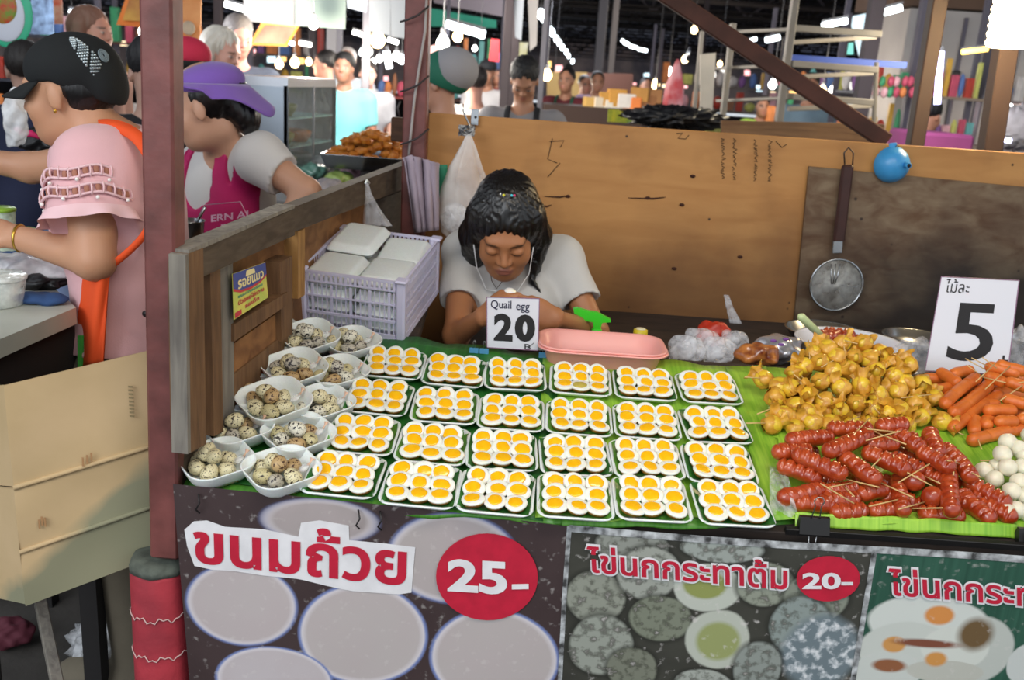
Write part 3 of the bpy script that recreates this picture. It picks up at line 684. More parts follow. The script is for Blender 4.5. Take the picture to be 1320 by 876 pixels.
mFoam = M('foam', '#e9eeec', .45, var=.06, vscale=300, bump=.08, bscale=250, sss=.15)
def tray_mesh(hx, hy, hgt, rd=.014, wall=.004, name='foam_tray'):
    mb = MB(); f = .012
    mb.rloft([(hx - f, hy - f, rd, 0), (hx - .004, hy - .004, rd + .004, hgt * .6), (hx, hy, rd + .004, hgt), (hx - .002, hy - .002, rd + .003, hgt + .0012), (hx - wall - .001, hy - wall - .001, rd + .001, hgt), (hx - wall - .007, hy - wall - .007, rd, hgt * .35), (hx - f - .004, hy - f - .004, rd - .003, .003)], 5, cap1=True)
    return mb.mesh(name, mFoam)
mWhite = M('egg_white', '#f4f1e6', .3, var=.05, vscale=90, sss=.3, coat=.2); mYolk = M('egg_yolk', '#ffc418', .2, var=.25, vscale=45, col2='#ffb000', coat=.5, sss=.1, bump=.12, bscale=120); mCrust = M('egg_crust', '#c58a3c', .5, var=.5, vscale=70, col2='#8d5620', bump=.3, bscale=200)
mYpale = M('egg_yolk_pale', '#c9b554', .3, var=.3, vscale=60)
# fried quail egg variants: cup-shaped crust below, white on top, yolk in the middle
eggvars = []
for k in range(8):
    r = random.Random(100 + k); ex = r.uniform(1.0, 1.12); ph = r.uniform(0, 6); am = r.uniform(.02, .05)
    wob = lambda a, z, ph=ph, am=am: 1 + am * math.sin(2 * a + ph) + am * .6 * math.sin(3 * a + ph * 2) + .01 * math.sin(11 * a)
    X = SCL(ex, 1, 1); R0 = .0176
    w_ = MB().lathe([(R0, .0105), (R0 * 1.03, .0125), (R0 * .985, .0142), (R0 * .85, .0150), (R0 * .5, .0152), (0, .0153)], 22, X=X, wob=wob).mesh('white', mWhite)
    c_ = MB().lathe([(.002, .0), (R0 * .55, .0008), (R0 * .82, .004), (R0 * .97, .009), (R0 * 1.01, .0108), (R0 * .9, .0112)], 20, X=X, wob=wob).mesh('crust', mCrust)
    yr = r.uniform(.0098, .0118); ox, oy = r.uniform(-.0025, .0025), r.uniform(-.002, .002)
    y_ = MB().lathe([(yr, .0148), (yr * .97, .0160), (yr * .8, .0168), (yr * .4, .0171), (0, .0172)], 20, X=TR((ox, oy, 0)) @ SCL(ex * 1.05, 1, 1), wob=lambda a, z, ph=ph: 1 + .05 * math.sin(2 * a + ph * 3) + .03 * math.sin(5 * a + ph)).mesh('yolk', mYolk)
    eggvars.append((w_, c_, y_))
ROWS = [[(508, 466), (586, 476), (664, 481), (748, 487), (830, 493), (913, 498)],
        [(488, 510), (574, 521), (659, 530), (746, 536), (833, 541), (921, 546)],
        [(467, 558), (558, 570), (647, 578), (741, 585), (833, 589), (926, 595)],
        [(444, 609), (543, 622), (640, 631), (741, 637), (839, 640), (943, 646)]]
ROWN = ['back row', 'second row', 'third row', 'front row']
tmesh = tray_mesh(.0615, .0560, .0125)
lin = []
for k, mt in enumerate((mLd, mLd, mLm)):
    V = lambda u, v, k=k: ((u - .5) * .1135 + .001 * math.sin(v * 9 + k), (v - .5) * .1030 + .001 * math.sin(u * 7), .0042 + .0095 * (max(abs(u - .5), abs(v - .5)) * 2) ** 6 + .0006 * math.sin(u * 14 + k * 2))
    lin.append(MB().grid(V, 10, 10).mesh('leaf_liner', mt))
pos_names = [['front left', 'front middle', 'front right'], ['middle left', 'central', 'middle right'], ['back left', 'back middle', 'back right']]
for ri, row in enumerate(ROWS):
    for ci, (px, py) in enumerate(row):
        r = random.Random(ri * 10 + ci)
        rz = r.uniform(-.05, .05) + (-.06 if ci == 0 else 0) + (.02 if ci > 3 else 0)
        hb = .0055 if ri < 3 else .0035
        X = TR(T(px, py + 3, hb + .012) - TN * .012) @ RT @ RZ(rz) @ SCL(1.05, 1.12, 1)
        where = 'egg tray, %s, %s' % (ROWN[ri], nth_left(ci, 6))
        ob('foam_tray', tmesh, X=X); o = bpy.context.collection.objects[-1]
        tag(o, 'white foam tray of fried quail eggs, %s, %s' % (ROWN[ri], nth_left(ci, 6)), 'tray', 'foam trays of fried quail eggs')
        o = ob('leaf_liner', lin[r.randrange(3)], X=X @ RZ(r.uniform(-.06, .06))); tag(o, 'square of banana leaf lining the %s' % where, 'leaf', 'leaf squares in the egg trays')
        for j in range(3):
            for i in range(3):
                ex = (i - 1) * .0335 + r.uniform(-.0015, .0015) - (.002 * (j - 1) if ci < 2 else 0); ey = (j - 1) * .0290 + r.uniform(-.001, .001)
                # rows lean on one another towards the buyer
                tx = (.05, .30, .48)[j] + r.uniform(-.06, .06); ty = r.uniform(-.16, .16); hz = (.0052, .0085, .0115)[j]
                E_ = X @ TR((ex, ey, hz)) @ RX(tx) @ RY(ty) @ SCL(1.02, .98, 1) @ RZ(r.uniform(0, .5) + (PI if r.random() < .5 else 0))
                v = eggvars[r.randrange(8)]
                e = empty('fried_quail_egg', X=E_); tag(e, '%s fried quail egg in the %s' % (pos_names[j][i], where), 'egg', 'fried quail eggs on the trays')
                ob('white', v[0], e); ob('crust', v[1], e); yk = ob('yolk', v[2], e)
                if (ri, ci, j, i) == (0, 3, 0, 1):
                    yk.data = v[2].copy(); yk.data.materials[0] = mYpale; yk['label'] = 'pale turned-over yolk'

# ---- speckled quail eggs in foam bowls
def speck(name, base, spot, th, seed):
    m, nt, b = nodes_of(name); L = nt.links.new; N = nt.nodes.new
    tc = N('ShaderNodeTexCoord'); mp = N('ShaderNodeMapping'); mp.inputs['Location'].default_value = (seed, seed * 2, 0); L(tc.outputs['Object'], mp.inputs[0])
    n = N('ShaderNodeTexNoise'); n.inputs['Scale'].default_value = 160; n.inputs['Detail'].default_value = 3; L(mp.outputs[0], n.inputs[0])
    vo = N('ShaderNodeTexNoise'); vo.inputs['Scale'].default_value = 420; vo.inputs['Detail'].default_value = 1; L(mp.outputs[0], vo.inputs[0])
    mr = N('ShaderNodeMapRange'); mr.inputs[1].default_value = th; mr.inputs[2].default_value = th + .03; L(n.outputs[0], mr.inputs[0])
    m2 = N('ShaderNodeMapRange'); m2.inputs[1].default_value = .64; m2.inputs[2].default_value = .68; L(vo.outputs[0], m2.inputs[0])
    mxm = N('ShaderNodeMath'); mxm.operation = 'MAXIMUM'; L(mr.outputs[0], mxm.inputs[0]); L(m2.outputs[0], mxm.inputs[1])
    mx = N('ShaderNodeMix'); mx.data_type = 'RGBA'; mx.inputs[6].default_value = c4(hexc(base)); mx.inputs[7].default_value = c4(hexc(spot)); L(mxm.outputs[0], mx.inputs[0]); L(mx.outputs[2], b.inputs['Base Color'])
    b.inputs['Roughness'].default_value = .42; return m
smats = [speck('egg_shell_cream', '#d9cfa8', '#3a2c22', .57, 1), speck('egg_shell_olive', '#c4b98c', '#3b3024', .60, 5), speck('egg_shell_pale', '#dcd8c6', '#2e2a28', .56, 9), speck('egg_shell_brown', '#b89a6c', '#4c2e1c', .55, 14), speck('egg_shell_grey', '#b9b3a4', '#3c3538', .52, 20)]
smesh = []
for k, mt in enumerate(smats):
    mb = MB().ell((0, 0, 0), (.0138, .0138, .0178), 18, 12, f=lambda v: Vector((v.x * (1 - 9 * v.z), v.y * (1 - 9 * v.z), v.z))); smesh.append(mb.mesh('quail_egg', mt))
def bowl_mesh():
    mb = MB(); rm = lambda h, r, z: (h, h, r, z)
    mb.rloft([rm(.042, .026, 0), rm(.0525, .032, .012), rm(.0585, .036, .029), rm(.0595, .037, .0315), rm(.0590, .037, .0327), rm(.0568, .035, .032), rm(.0512, .031, .013), rm(.041, .025, .0035)], 7, cap1=True)
    return mb.mesh('foam_bowl', mFoam)
bmesh_ = bowl_mesh()
mBag = film('clear_sachet', (1, 1, 1), .3); mSeas = M('seasoning', '#c98a4a', .6)
sach = MB().ell((0, 0, 0), (.011, .008, .005), 10, 6, f=lambda v: v + Vector((0, 0, .0015 * math.sin(900 * v.x)))).mesh('pouch', mBag)
sknot = MB().tube([(.008, 0, 0), (.014, .001, .004), (.020, .003, .008)], [.003, .0012, .004], 7).mesh('knot', M('sachet_knot', '#dcb49a', .5))
# px, py of rim centre, extra height, rotation, where
BOWLS = [('back', 355, 430, .010, .75, 'behind, far back by the planks'), ('a', 399, 432, .018, .72, 'back row middle, overlapping its neighbours'), ('b', 452, 439, .004, .80, 'back row right, nearest the crate'),
         ('c', 348, 468, .004, .7, 'second row left, against the planks'), ('d', 380, 472, .022, .74, 'second row middle, raised on its neighbours'), ('e', 434, 478, .004, .78, 'second row right'),
         ('f', 324, 508, .004, .72, 'third row left, against the planks'), ('g', 354, 514, .024, .74, 'third row middle, raised on its neighbours'), ('h', 413, 518, .004, .76, 'third row right'),
         ('i', 305, 549, .004, .74, 'fourth row left'), ('j', 385, 558, .004, .76, 'fourth row right'), ('k', 279, 593, .001, .76, 'front left corner of the table'), ('l', 363, 604, .001, .78, 'front row right, beside the egg trays')]
eggpos = [(-.021, -.012), (.002, -.022), (.020, -.008), (-.012, .014), (.012, .016), (-.028, .008), (.001, -.002, 1), (-.010, .004, 1)]
epn = ['left front egg', 'front egg', 'right egg', 'left rear egg', 'rear egg', 'far left egg', 'uppermost egg', 'upper left egg']
for bi, (nm, px, py, hh, rz, where) in enumerate(BOWLS):
    r = random.Random(500 + bi); X = TR(T(px, py, hh + .028) - TN * .028 + TN * .002) @ RT @ (RX(.10) if hh > .008 else Matrix.Identity(4)) @ RZ(rz + r.uniform(-.08, .08))
    if bi in (6, 7): X = X @ SCL(1.06, 1.06, 1)
    o = ob('foam_bowl', bmesh_, X=X); tag(o, 'white foam bowl of speckled eggs, ' + where, 'bowl', 'foam bowls of speckled quail eggs')
    Xi = X @ RZ(-rz)
    for k, p in enumerate(eggpos):
        up = len(p) == 3; z = .0175 + (.0195 if up else 0) + r.uniform(-.001, .002)
        if k == 7 and r.random() < .3: continue
        e = ob('quail_egg', smesh[r.choice((0, 0, 1, 2, 3, 4))], X=Xi @ TR((p[0] * 1.22 - .003 + r.uniform(-.002, .002), p[1] * 1.2 + r.uniform(-.002, .002), z)) @ Euler((r.uniform(.9, 1.7), r.uniform(-.5, .5), r.uniform(0, 6.28))).to_matrix().to_4x4())
        tag(e, 'speckled quail egg, %s in the bowl %s' % (epn[k], where.split(',')[0] if bi != 0 else 'behind by the planks'), 'egg', 'speckled quail eggs in foam bowls')
        if bi in (1, 2, 4, 5, 7, 8, 9, 10, 11, 12): pass
    if bi not in (0, 3, 6):
        s_ = empty('sauce_sachet', X=Xi @ TR((.033, .016, .022)) @ RZ(.6) @ RY(-.3)); tag(s_, 'knotted clear seasoning sachet tucked in the bowl ' + where, 'sachet', 'seasoning sachets in the egg bowls')
        ob('pouch', sach, s_); ob('knot', sknot, s_)

# ============================================================ SKEWERED FOOD ON THE RIGHT
mStick = M('bamboo', '#d9b678', .55, var=.2, vscale=60)
mSaus = M('sausage_red', '#b84c20', .30, var=.35, vscale=45, col2='#98300e', coat=.6, sss=.08); mCut = M('sausage_cut', '#c8553a', .45)
mOr = M('hotdog_orange', '#e07a30', .42, var=.2, vscale=30, col2='#cc6420', sss=.08); mBall = M('meatball', '#ebe4cc', .45, var=.15, vscale=50, sss=.2, bump=.12, bscale=90)
mWonE = M('dumpling_egg', '#ecc83c', .35, var=.25, vscale=45, col2='#d8b02c', sss=.15, coat=.2); mWonW = M('wonton_skin', '#dba63a', .42, var=.35, vscale=60, col2='#bd8222', coat=.25, bump=.3, bscale=120, sss=.1)
zs = lambda x, y: (980 + x * .2576, 530 + y * .2576)
zo = lambda x, y: (1100 + x * .1827, 440 + y * .1827)
def sausage_body(L, r, cuts, bend, seed):
    """along x, with scored slits opened by frying"""
    rnd = random.Random(seed); n = 44; P_ = []; rr = []
    for i in range(n + 1):
        t = i / n; x = (t - .5) * L; e = min(t, 1 - t) * L / r
        q = r * (math.sqrt(max(0, 1 - (1 - min(e, 1)) ** 2)) if e < 1 else 1.0)
        P_.append((x, bend * (1 - (2 * t - 1) ** 2), 0)); rr.append(max(q, r * .03) * (1 + .03 * math.sin(t * 14 + seed)))
    mb = MB(); mb.tube(P_, rr, 16)
    if cuts:
        V = mb.v; cs = [(-.5 + (k + .8) / (cuts + .6)) * L for k in range(cuts)]
        sk = rnd.uniform(-.35, .35)
        for i, v in enumerate(V):
            v = Vector(v)
            up = v.z / r
            for c in cs:
                d = abs(v.x - c - sk * v.y)
                if d < r * .22 and up > -.35: v.z -= r * .42 * (1 - d / (r * .22)) * min(1, up + .35); v.x += .0
                elif d < r * .45 and up > 0: v.z += r * .06
            V[i] = tuple(v)
    return mb
sv = {}
def saus_mesh(kind, L, seed):
    r, mt, cuts = {'s': (.0155, mSaus, 6), 'o': (.0130, mOr, 3)}[kind]
    key = (kind, round(L / .012), seed % 4)
    if key not in sv: sv[key] = sausage_body(max(L, 2.1 * r), r, max(2, int(cuts * L / .11)) if kind == 's' else (2 if L > .08 else 0), (.004 if seed % 2 else -.003), seed).mesh('sausage', mt)
    return sv[key]
def stick_mesh(a, b): return MB().tube([a, b], .00125, 6)
items = []
def lay(kind, ax, ay, bx, by, h, label, minL=.07, name='sausage'):
    a = T(ax, ay, h); b = T(bx, by, h); mid_ = (a + b) / 2; d = b - a; L = d.length
    if L < minL:   # foreshortened: tip it towards the viewer
        d = d.normalized() * L + TN * 0; L = minL
    X = frame(mid_, d, TN); root = empty('%s_skewer' % name, X=X)
    o = ob(name, saus_mesh(kind, L, len(items)), root, X=RX(random.uniform(-.3, .3)))
    tag(root, label, 'skewer', {'s': 'red sausages heaped at the front', 'o': 'orange sausages heaped at the right'}[kind]); items.append((root, mid_, kind)); return root
def pin(x0, y0, x1, y1, h0, h1, kinds):
    """toothpick as a part of the nearest piece"""
    a = T(x0, y0, h0); b = T(x1, y1, h1); b2 = b + (b - a).normalized() * .012 - TN * .008
    root = min((i for i in items if i[2] in kinds), key=lambda i: (i[1] - b).length)[0]
    P(stick_mesh(a, b2), 'stick', mStick, root)
SA = [(330, 85, 560, 85, 'at the very back of the red heap'), (130, 150, 370, 130, 'back left, behind two others'), (320, 205, 550, 105, 'under the long back left stick'), (60, 205, 270, 205, 'far left of the heap, horizontal'),
      (160, 200, 440, 320, 'large one slanting down left of centre'), (80, 265, 310, 345, 'far left, slanting down to the centre'), (395, 215, 605, 355, 'left of centre, with the deep diagonal cuts'), (505, 195, 750, 305, 'plump one in the middle of the heap'),
      (525, 165, 680, 160, 'just above the plump middle one'), (600, 80, 730, 70, 'short one at the back near crossed sticks'), (670, 105, 830, 195, 'behind the centre, under a pale stick'), (780, 190, 970, 295, 'upper right of the heap, slanting down'),
      (850, 105, 900, 215, 'upright at the back right'), (910, 175, 1065, 345, 'back right, beside the bare leaf'), (945, 300, 960, 515, 'pointing straight at the buyer'), (1010, 340, 1255, 475, 'far right, next to the meatballs'),
      (1000, 410, 1165, 545, 'right front, half under another'), (1080, 460, 1280, 545, 'front right corner of the heap'), (85, 435, 330, 385, 'lower left, above the binder clip'), (190, 460, 350, 470, 'behind the black binder clip'),
      (320, 400, 480, 380, 'lower left, under three sticks'), (480, 425, 650, 385, 'low centre left with a round end'), (340, 500, 540, 490, 'front edge, left of middle'), (550, 500, 735, 500, 'front edge, in the middle'),
      (690, 330, 720, 515, 'upright just left of the twin round ends'), (790, 510, 1030, 530, 'front edge, low and right of middle'), (680, 240, 790, 285, 'half hidden below the centre right'), (840, 320, 920, 360, 'small piece left of the forward pointing one'), (340, 440, 460, 440, 'small low one behind the front edge')]
def hs(y): return .014 + max(0, (505 - y)) / 420 * .058
for (x0, y0, x1, y1, w_) in SA:
    a = zs(x0, y0); b = zs(x1, y1); h = hs((y0 + y1) / 2) + (.016 if w_.startswith(('large', 'plump', 'pointing', 'left of centre', 'upper right', 'under the long')) else 0)
    lay('s', a[0], a[1], b[0], b[1], h, 'red scored sausage ' + w_)
for k, (x, y, w_) in enumerate(((780, 350, 'round sausage end seen head-on, upper one of the pair'), (850, 425, 'round sausage end seen head-on, lower one of the pair'))):
    a = zs(x, y); c = T(a[0], a[1], hs(y) + .016); root = empty('sausage_skewer', X=TR(c)); tag(root, w_ + ', centre right of the red heap', 'skewer', 'red sausages heaped at the front')
    d = (CAM - c).normalized(); ob('sausage', saus_mesh('s', .07, k), root, X=frame((0, 0, 0), d, (0, 0, 1)) @ TR((-.03, 0, 0)) @ SCL(1, 1.15, 1.15)); items.append((root, c, 's'))
for i, (x0, y0, x1, y1) in enumerate(((110, 240, 300, 200), (200, 300, 400, 380), (420, 130, 640, 150), (560, 330, 760, 400), (600, 420, 800, 470), (820, 250, 1000, 380), (900, 420, 1100, 500), (250, 380, 450, 420), (420, 260, 560, 420), (1050, 400, 1180, 470), (640, 200, 860, 280), (700, 120, 880, 180))):
    a = zs(x0, y0); b = zs(x1, y1); lay('s', a[0], a[1], b[0], b[1], max(.014, hs((y0 + y1) / 2) - .024), 'red sausage buried in the lower layer, %s' % ['far left', 'left of centre', 'at the back', 'at the centre', 'low in the middle', 'right of centre', 'low on the right', 'low on the left', 'upright below the deep cut one', 'far right', 'behind the plump middle one', 'behind the upper right one'][i])
for (x0, y0, x1, y1) in ((545, 35, 400, 175), (535, 88, 665, 85), (700, 98, 540, 128), (730, 165, 585, 90), (605, 232, 550, 275), (595, 380, 440, 325), (765, 430, 605, 340), (545, 475, 720, 418), (690, 490, 810, 442), (735, 305, 870, 360), (848, 262, 720, 325), (900, 360, 830, 310), (300, 360, 440, 425), (345, 380, 450, 343), (470, 425, 425, 360), (975, 240, 972, 290), (935, 245, 990, 243), (1105, 330, 1050, 285), (915, 483, 780, 470), (668, 215, 672, 240)):
    a = zs(x0, y0); b = zs(x1, y1); h = hs((y0 + y1) / 2); pin(a[0], a[1], b[0], b[1], h + .030, h + .020, 's')
OA = [(690, 620, 1040, 370, .02, 'longest one, lowest of the three parallel'), (690, 510, 960, 300, .035, 'middle one of the three parallel'), (635, 450, 880, 250, .045, 'upper one of the three parallel'), (600, 205, 760, 305, .045, 'top left, beside the price board'), (690, 240, 850, 205, .045, 'lying flat against the foot of the price board'),
      (540, 345, 690, 320, .03, 'left edge, behind the wontons'), (925, 175, 1180, 240, .065, 'top one below the plus sign'), (1000, 155, 1230, 215, .072, 'topmost at the right edge'), (1075, 280, 1240, 335, .06, 'right edge, second from top'), (1050, 390, 1240, 450, .05, 'right edge, third from top'),
      (915, 485, 1165, 490, .04, 'short horizontal one in the middle'), (990, 560, 1160, 560, .032, 'short one below the middle'), (940, 610, 975, 530, .02, 'small end under the middle ones'), (865, 540, 860, 650, .016, 'short upright one above the green leaf'), (815, 705, 1240, 610, .016, 'long one at the front of the orange heap'), (1165, 545, 1300, 540, .035, 'right edge, lower down'), (930, 240, 1070, 300, .05, 'behind the three parallel ones'), (520, 255, 610, 260, .03, 'small one peeping behind the wontons')]
for (x0, y0, x1, y1, h, w_) in OA:
    a = zo(x0, y0); b = zo(x1, y1); lay('o', a[0], a[1], b[0], b[1], h, 'orange sausage, ' + w_, minL=.05)
for i, (x0, y0, x1, y1) in enumerate(((640, 400, 900, 330), (800, 420, 1050, 450), (980, 350, 1200, 380), (1040, 480, 1250, 520), (1000, 230, 1230, 280))):
    a = zo(x0, y0); b = zo(x1, y1); lay('o', a[0], a[1], b[0], b[1], .02, 'orange sausage in the bottom layer, %s' % ['left', 'middle', 'right', 'right front', 'back'][i])
for (x0, y0, x1, y1) in ((1000, 155, 890, 245), (1115, 165, 955, 298), (1230, 285, 1065, 380), (790, 120, 900, 160), (835, 115, 920, 140), (800, 165, 860, 190), (910, 110, 980, 145), (1075, 290, 930, 235), (1204, 285, 1150, 280), (905, 760, 875, 630)):
    a = zo(x0, y0); b = zo(x1, y1); y = (y0 + y1) / 2; h = .02 + max(0, 640 - y) / 500 * .06; pin(a[0], a[1], b[0], b[1], h + .012, h + .006, 'o')
# wontons: an egg wrapped in ruffled skin, two to a stick where it shows
wv = []
for k in range(6):
    r = random.Random(40 + k); ph = [r.uniform(0, 6) for _ in range(4)]
    eg = MB().ell((0, 0, 0), (.0162, .0150, .0150), 16, 11).mesh('dumpling', mWonE)
    def wob(a, z, ph=ph): s_ = max(0, (z - .002) / .024); return 1 + s_ * (.30 * math.sin(3 * a + ph[0]) + .20 * math.sin(5 * a + ph[1]) + .12 * math.sin(8 * a + ph[2]))
    mb = MB().lathe([(.0060, -.0150), (.0135, -.010), (.0152, -.003), (.0146, .004), (.0110, .0105), (.0090, .014), (.0105, .018), (.0140, .022), (.0165, .0245)], 28, wob=wob)
    V = mb.v
    for i, v in enumerate(V):
        V[i] = (v[0] + .0022 * math.sin(400 * v[1] + ph[1]), v[1], v[2] + .003 * math.sin(300 * v[0] + ph[2]) * (1 if v[2] > .012 else .3))
    mb.f = [f for f in mb.f if len(f) < 10]
    mb.m = [0] * len(mb.f); mb.s = [True] * len(mb.f)
    wv.append((eg, mb.mesh('wrapper', mWonW)))
wpx = [(984, 488), (1018, 500), (1000, 513), (1027, 523), (996, 547), (1024, 551), (1046, 544), (1069, 546), (1037, 471), (1024, 480), (1057, 467), (1066, 449), (1058, 491), (1084, 498), (1062, 517), (1084, 529), (1104, 520), (1100, 460), (1113, 442), (1135, 456), (1095, 475), (1130, 477), (1110, 497), (1131, 508), (1153, 484), (1157, 504), (1144, 533), (1159, 528), (1188, 495), (1179, 519), (1188, 537), (1215, 543), (1168, 548), (1120, 545), (1042, 508), (1075, 478), (1040, 530), (1098, 545), (1205, 512), (1125, 527), (1005, 498), (1140, 548), (1078, 460), (1166, 492), (1010, 535), (1120, 462), (1150, 466), (1048, 455), (1172, 470), (1085, 443)]
def hw(x, y): t = max(0, (556 - y) / 115); e = max(0, 1 - ((x - 1100) / 130) ** 2); return .016 + t * .098 * (e ** .5 if e > 0 else 0)
order = sorted(range(len(wpx)), key=lambda i: (round(wpx[i][1] / 14), wpx[i][0]))
rowsW = {}
for i in order: rowsW.setdefault(round(wpx[i][1] / 14), []).append(i)
rk = sorted(rowsW)
for ri, key in enumerate(rk):
    for ci, i in enumerate(rowsW[key]):
        px, py = wpx[i]; r = random.Random(900 + i); c = T(px, py, hw(px, py))
        root = empty('wonton_skewer', X=TR(c)); n = len(rowsW[key]); nm = 'topmost row' if ri == 0 else ('lowest row' if ri == len(rk) - 1 else '%s row from top' % _ord[ri])
        tag(root, 'yellow fried wonton, %s in the %s of its heap' % (nth_left(ci, n), nm), 'wonton', 'fried quail egg wontons')
        v = wv[r.randrange(6)]; ax = Vector((r.uniform(-1, 1), r.uniform(-.7, .9), r.uniform(-.3, .9))).normalized()
        if i == 31: ax = Vector((.9, -.5, -.2)).normalized()
        d = frame((0, 0, 0), ax.orthogonal(), ax); s_ = r.uniform(1.10, 1.30)
        e = ob('dumpling', v[0], root, X=d @ SCL(s_, s_, s_)); ob('wrapper', v[1], e, X=TR((0, 0, -.002))); items.append((root, c, 'w'))
for i, (x, y) in enumerate([(1010, 520), (1035, 540), (1030, 495), (1055, 505), (1070, 490), (1075, 530), (1095, 510), (1118, 515), (1140, 500), (1135, 525), (1165, 515), (1160, 540), (1105, 480), (1125, 470), (1185, 525), (1090, 540), (1050, 530), (1195, 515)]):
    c = T(x, y, max(.015, hw(x, y) - .025)); r = random.Random(i); root = empty('wonton_skewer', X=TR(c)); tag(root, 'fried wonton underneath the heap, %s of the buried ones' % nth_left(i, 18), 'wonton', 'fried quail egg wontons')
    v = wv[i % 6]; ax = Vector((r.uniform(-1, 1), r.uniform(-1, 1), r.uniform(.2, .9))).normalized(); e = ob('dumpling', v[0], root, X=frame((0, 0, 0), ax.orthogonal(), ax)); ob('wrapper', v[1], e)
zw = lambda x, y: (960 + x * .1826, 420 + y * .1826)
for (x0, y0, x1, y1) in ((0, 360, 130, 350), (90, 620, 210, 555), (10, 685, 150, 665), (450, 100, 462, 190), (745, 175, 570, 255), (385, 335, 520, 465), (795, 125, 700, 80), (690, 85, 710, 150), (925, 375, 948, 515), (1030, 310, 1095, 410), (1315, 483, 1150, 483), (810, 637, 715, 663), (345, 340, 380, 355), (880, 540, 925, 570)):
    a = zw(x0, y0); b = zw(x1, y1); h = hw(*b); pin(a[0], a[1], b[0], b[1], h + .014, h + .012, 'w')
a = zo(780, 660); b = zo(685, 595); pin(a[0], a[1], b[0], b[1], .012, .018, 'w')
# white meatballs at the right edge
z6 = lambda x, y: (960 + x * .3425, 400 + .3425 * y)
bm = MB().ell((0, 0, 0), (.0168, .0165, .0160), 18, 12, f=lambda v: v * (1 + .03 * math.sin(v.x * 300) * math.sin(v.y * 280 + 1))).mesh('meatball', mBall)
mbs = [(990, 495), (1030, 520), (970, 540), (990, 590), (940, 635), (900, 603), (1035, 645), (1048, 590), (1055, 545), (1005, 680), (1060, 700), (1020, 750), (1065, 760), (1085, 500), (1090, 600), (1090, 660), (985, 760), (950, 590), (1075, 470)]
for i, (x, y) in enumerate(mbs):
    a = z6(x, y); h = .016 + max(0, (740 - y) / 250 * .05) * (1 if x > 950 else .4); c = T(a[0], a[1], h)
    root = empty('meatball_skewer', X=TR(c)); tag(root, 'pale meatball at the right edge, %s of the white heap' % ['top', 'upper right', 'upper left', 'centre left', 'lower left', 'far left', 'low centre', 'right of the central one', 'just below the upper right one', 'second from the bottom left', 'lower right by the frame edge', 'lowest in the front', 'front right corner', 'topmost by the frame edge', 'right edge, middle', 'right edge, low', 'front left corner', 'behind the far left pair', 'hindmost beside the long orange sausage'][i], 'meatball', 'white meatballs')
    ob('meatball', bm, root, X=RZ(i) @ RX(i * 2)); items.append((root, c, 'm'))
for (x0, y0, x1, y1) in ((1100, 245, 1190, 235), (1200, 402, 1250, 388), (1150, 470, 1230, 455)):
    a = zs(x0, y0); b = zs(x1, y1); pin(a[0], a[1], b[0], b[1], .022, .022, 'm')
# black tray edge and leaf lip before the sausages
tr = empty('black_tray', tuple(TL(.75, .06, 0))); tag(tr, 'black rimmed shallow tray holding the sausages at the right', 'tray')
mBlk = M('black_paint', '#141212', .5)
def lipbar(x0, y0, x1, y1, w_, hgt, name, mt, h=.0, n=10):
    a = T(x0, y0, h); b = T(x1, y1, h); mb = MB(); mb.bar(a, b, w_, hgt, up=TN, bev=.001); return P(mb, name, mt, tr)
lipbar(1012, 683, 1345, 706, .010, .012, 'front_edge', mBlk, -.004); lipbar(1330, 700, 1330, 520, .006, .02, 'side_edge', mBlk, .008)
m = MB(); pts = [(1025, 660), (1100, 664), (1200, 668), (1312, 676)]
def fn(u, v):
    k = min(int(u * 3), 2); f = u * 3 - k; x = pts[k][0] * (1 - f) + pts[k + 1][0] * f; y = pts[k][1] * (1 - f) + pts[k + 1][1] * f
    return T(x, y, .016) + Vector((0, -.010 * v, -.021 * v)) + Vector((0, .0015 * math.sin(u * 40), .001 * math.sin(u * 29)))
W(m.grid(fn, 40, 5), 'leaf_strip', mLl, 'pale green leaf strip folded along the front of the sausage tray', 'leaf').modifiers.new('s', 'SOLIDIFY').thickness = .001
# ============================================================ CRATE OF FOAM BOXES
mCr = M('crate_plastic', '#d0cce4', .35, alpha=.93, sss=.1)
XC = TR(TL(-.343, .828, -.005)) @ RT @ RZ(R(-9))
cr = empty('plastic_crate', X=XC); tag(cr, 'lilac white perforated plastic crate full of foam boxes', 'crate')
HX, HY, HZ = .126, .155, .146
B(MB().box((0, 0, .003), (2 * HX, 2 * HY, .006)), 'bottom', mCr, cr)
for sx in (-1, 1):
    for sy in (-1, 1):
        B(MB().box((sx * (HX - .011), sy * (HY - .011), HZ / 2), (.022, .022, HZ), bev=.005).box((sx * (HX - .009), sy * (HY - .009), HZ), (.028, .028, .008), bev=.003), 'corner_post', mCr, cr)
def crate_side(L, long_, X, nm, hand=False):
    mb = MB(); n = 9 if not long_ else 11; h = L - .022
    for z, t in ((HZ - .003, .006), (HZ - .024, .004), (HZ * .60, .004), (HZ * .32, .006), (.008, .012)):
        mb.box((0, 0, z), (2 * h, .006 if t > .004 else .004, t))
    for i in range(-n, n + 1): mb.box((i * h / n * .97, .0008, (HZ - .03) / 2), (.0022 if i % 4 else .006, .003, HZ - .03))
    for i in range(-n, n + 1): mb.box((i * h / n * .97, 0, HZ - .0135), (.006, .003, .018))
    if long_:
        for z in (HZ * .8, HZ * .45, HZ * .16): mb.box((0, 0, z), (2 * h, .0025, HZ * .12))
    B(mb, nm, mCr, cr, X=X)
crate_side(HX, False, TR((0, -HY + .004, 0)), 'front_lattice'); crate_side(HX, False, TR((0, HY - .004, 0)), 'back_lattice')
crate_side(HY, True, TR((HX - .004, 0, 0)) @ RZ(PI / 2), 'side_lattice'); crate_side(HY, False, TR((-HX + .004, 0, 0)) @ RZ(PI / 2), 'side_lattice')
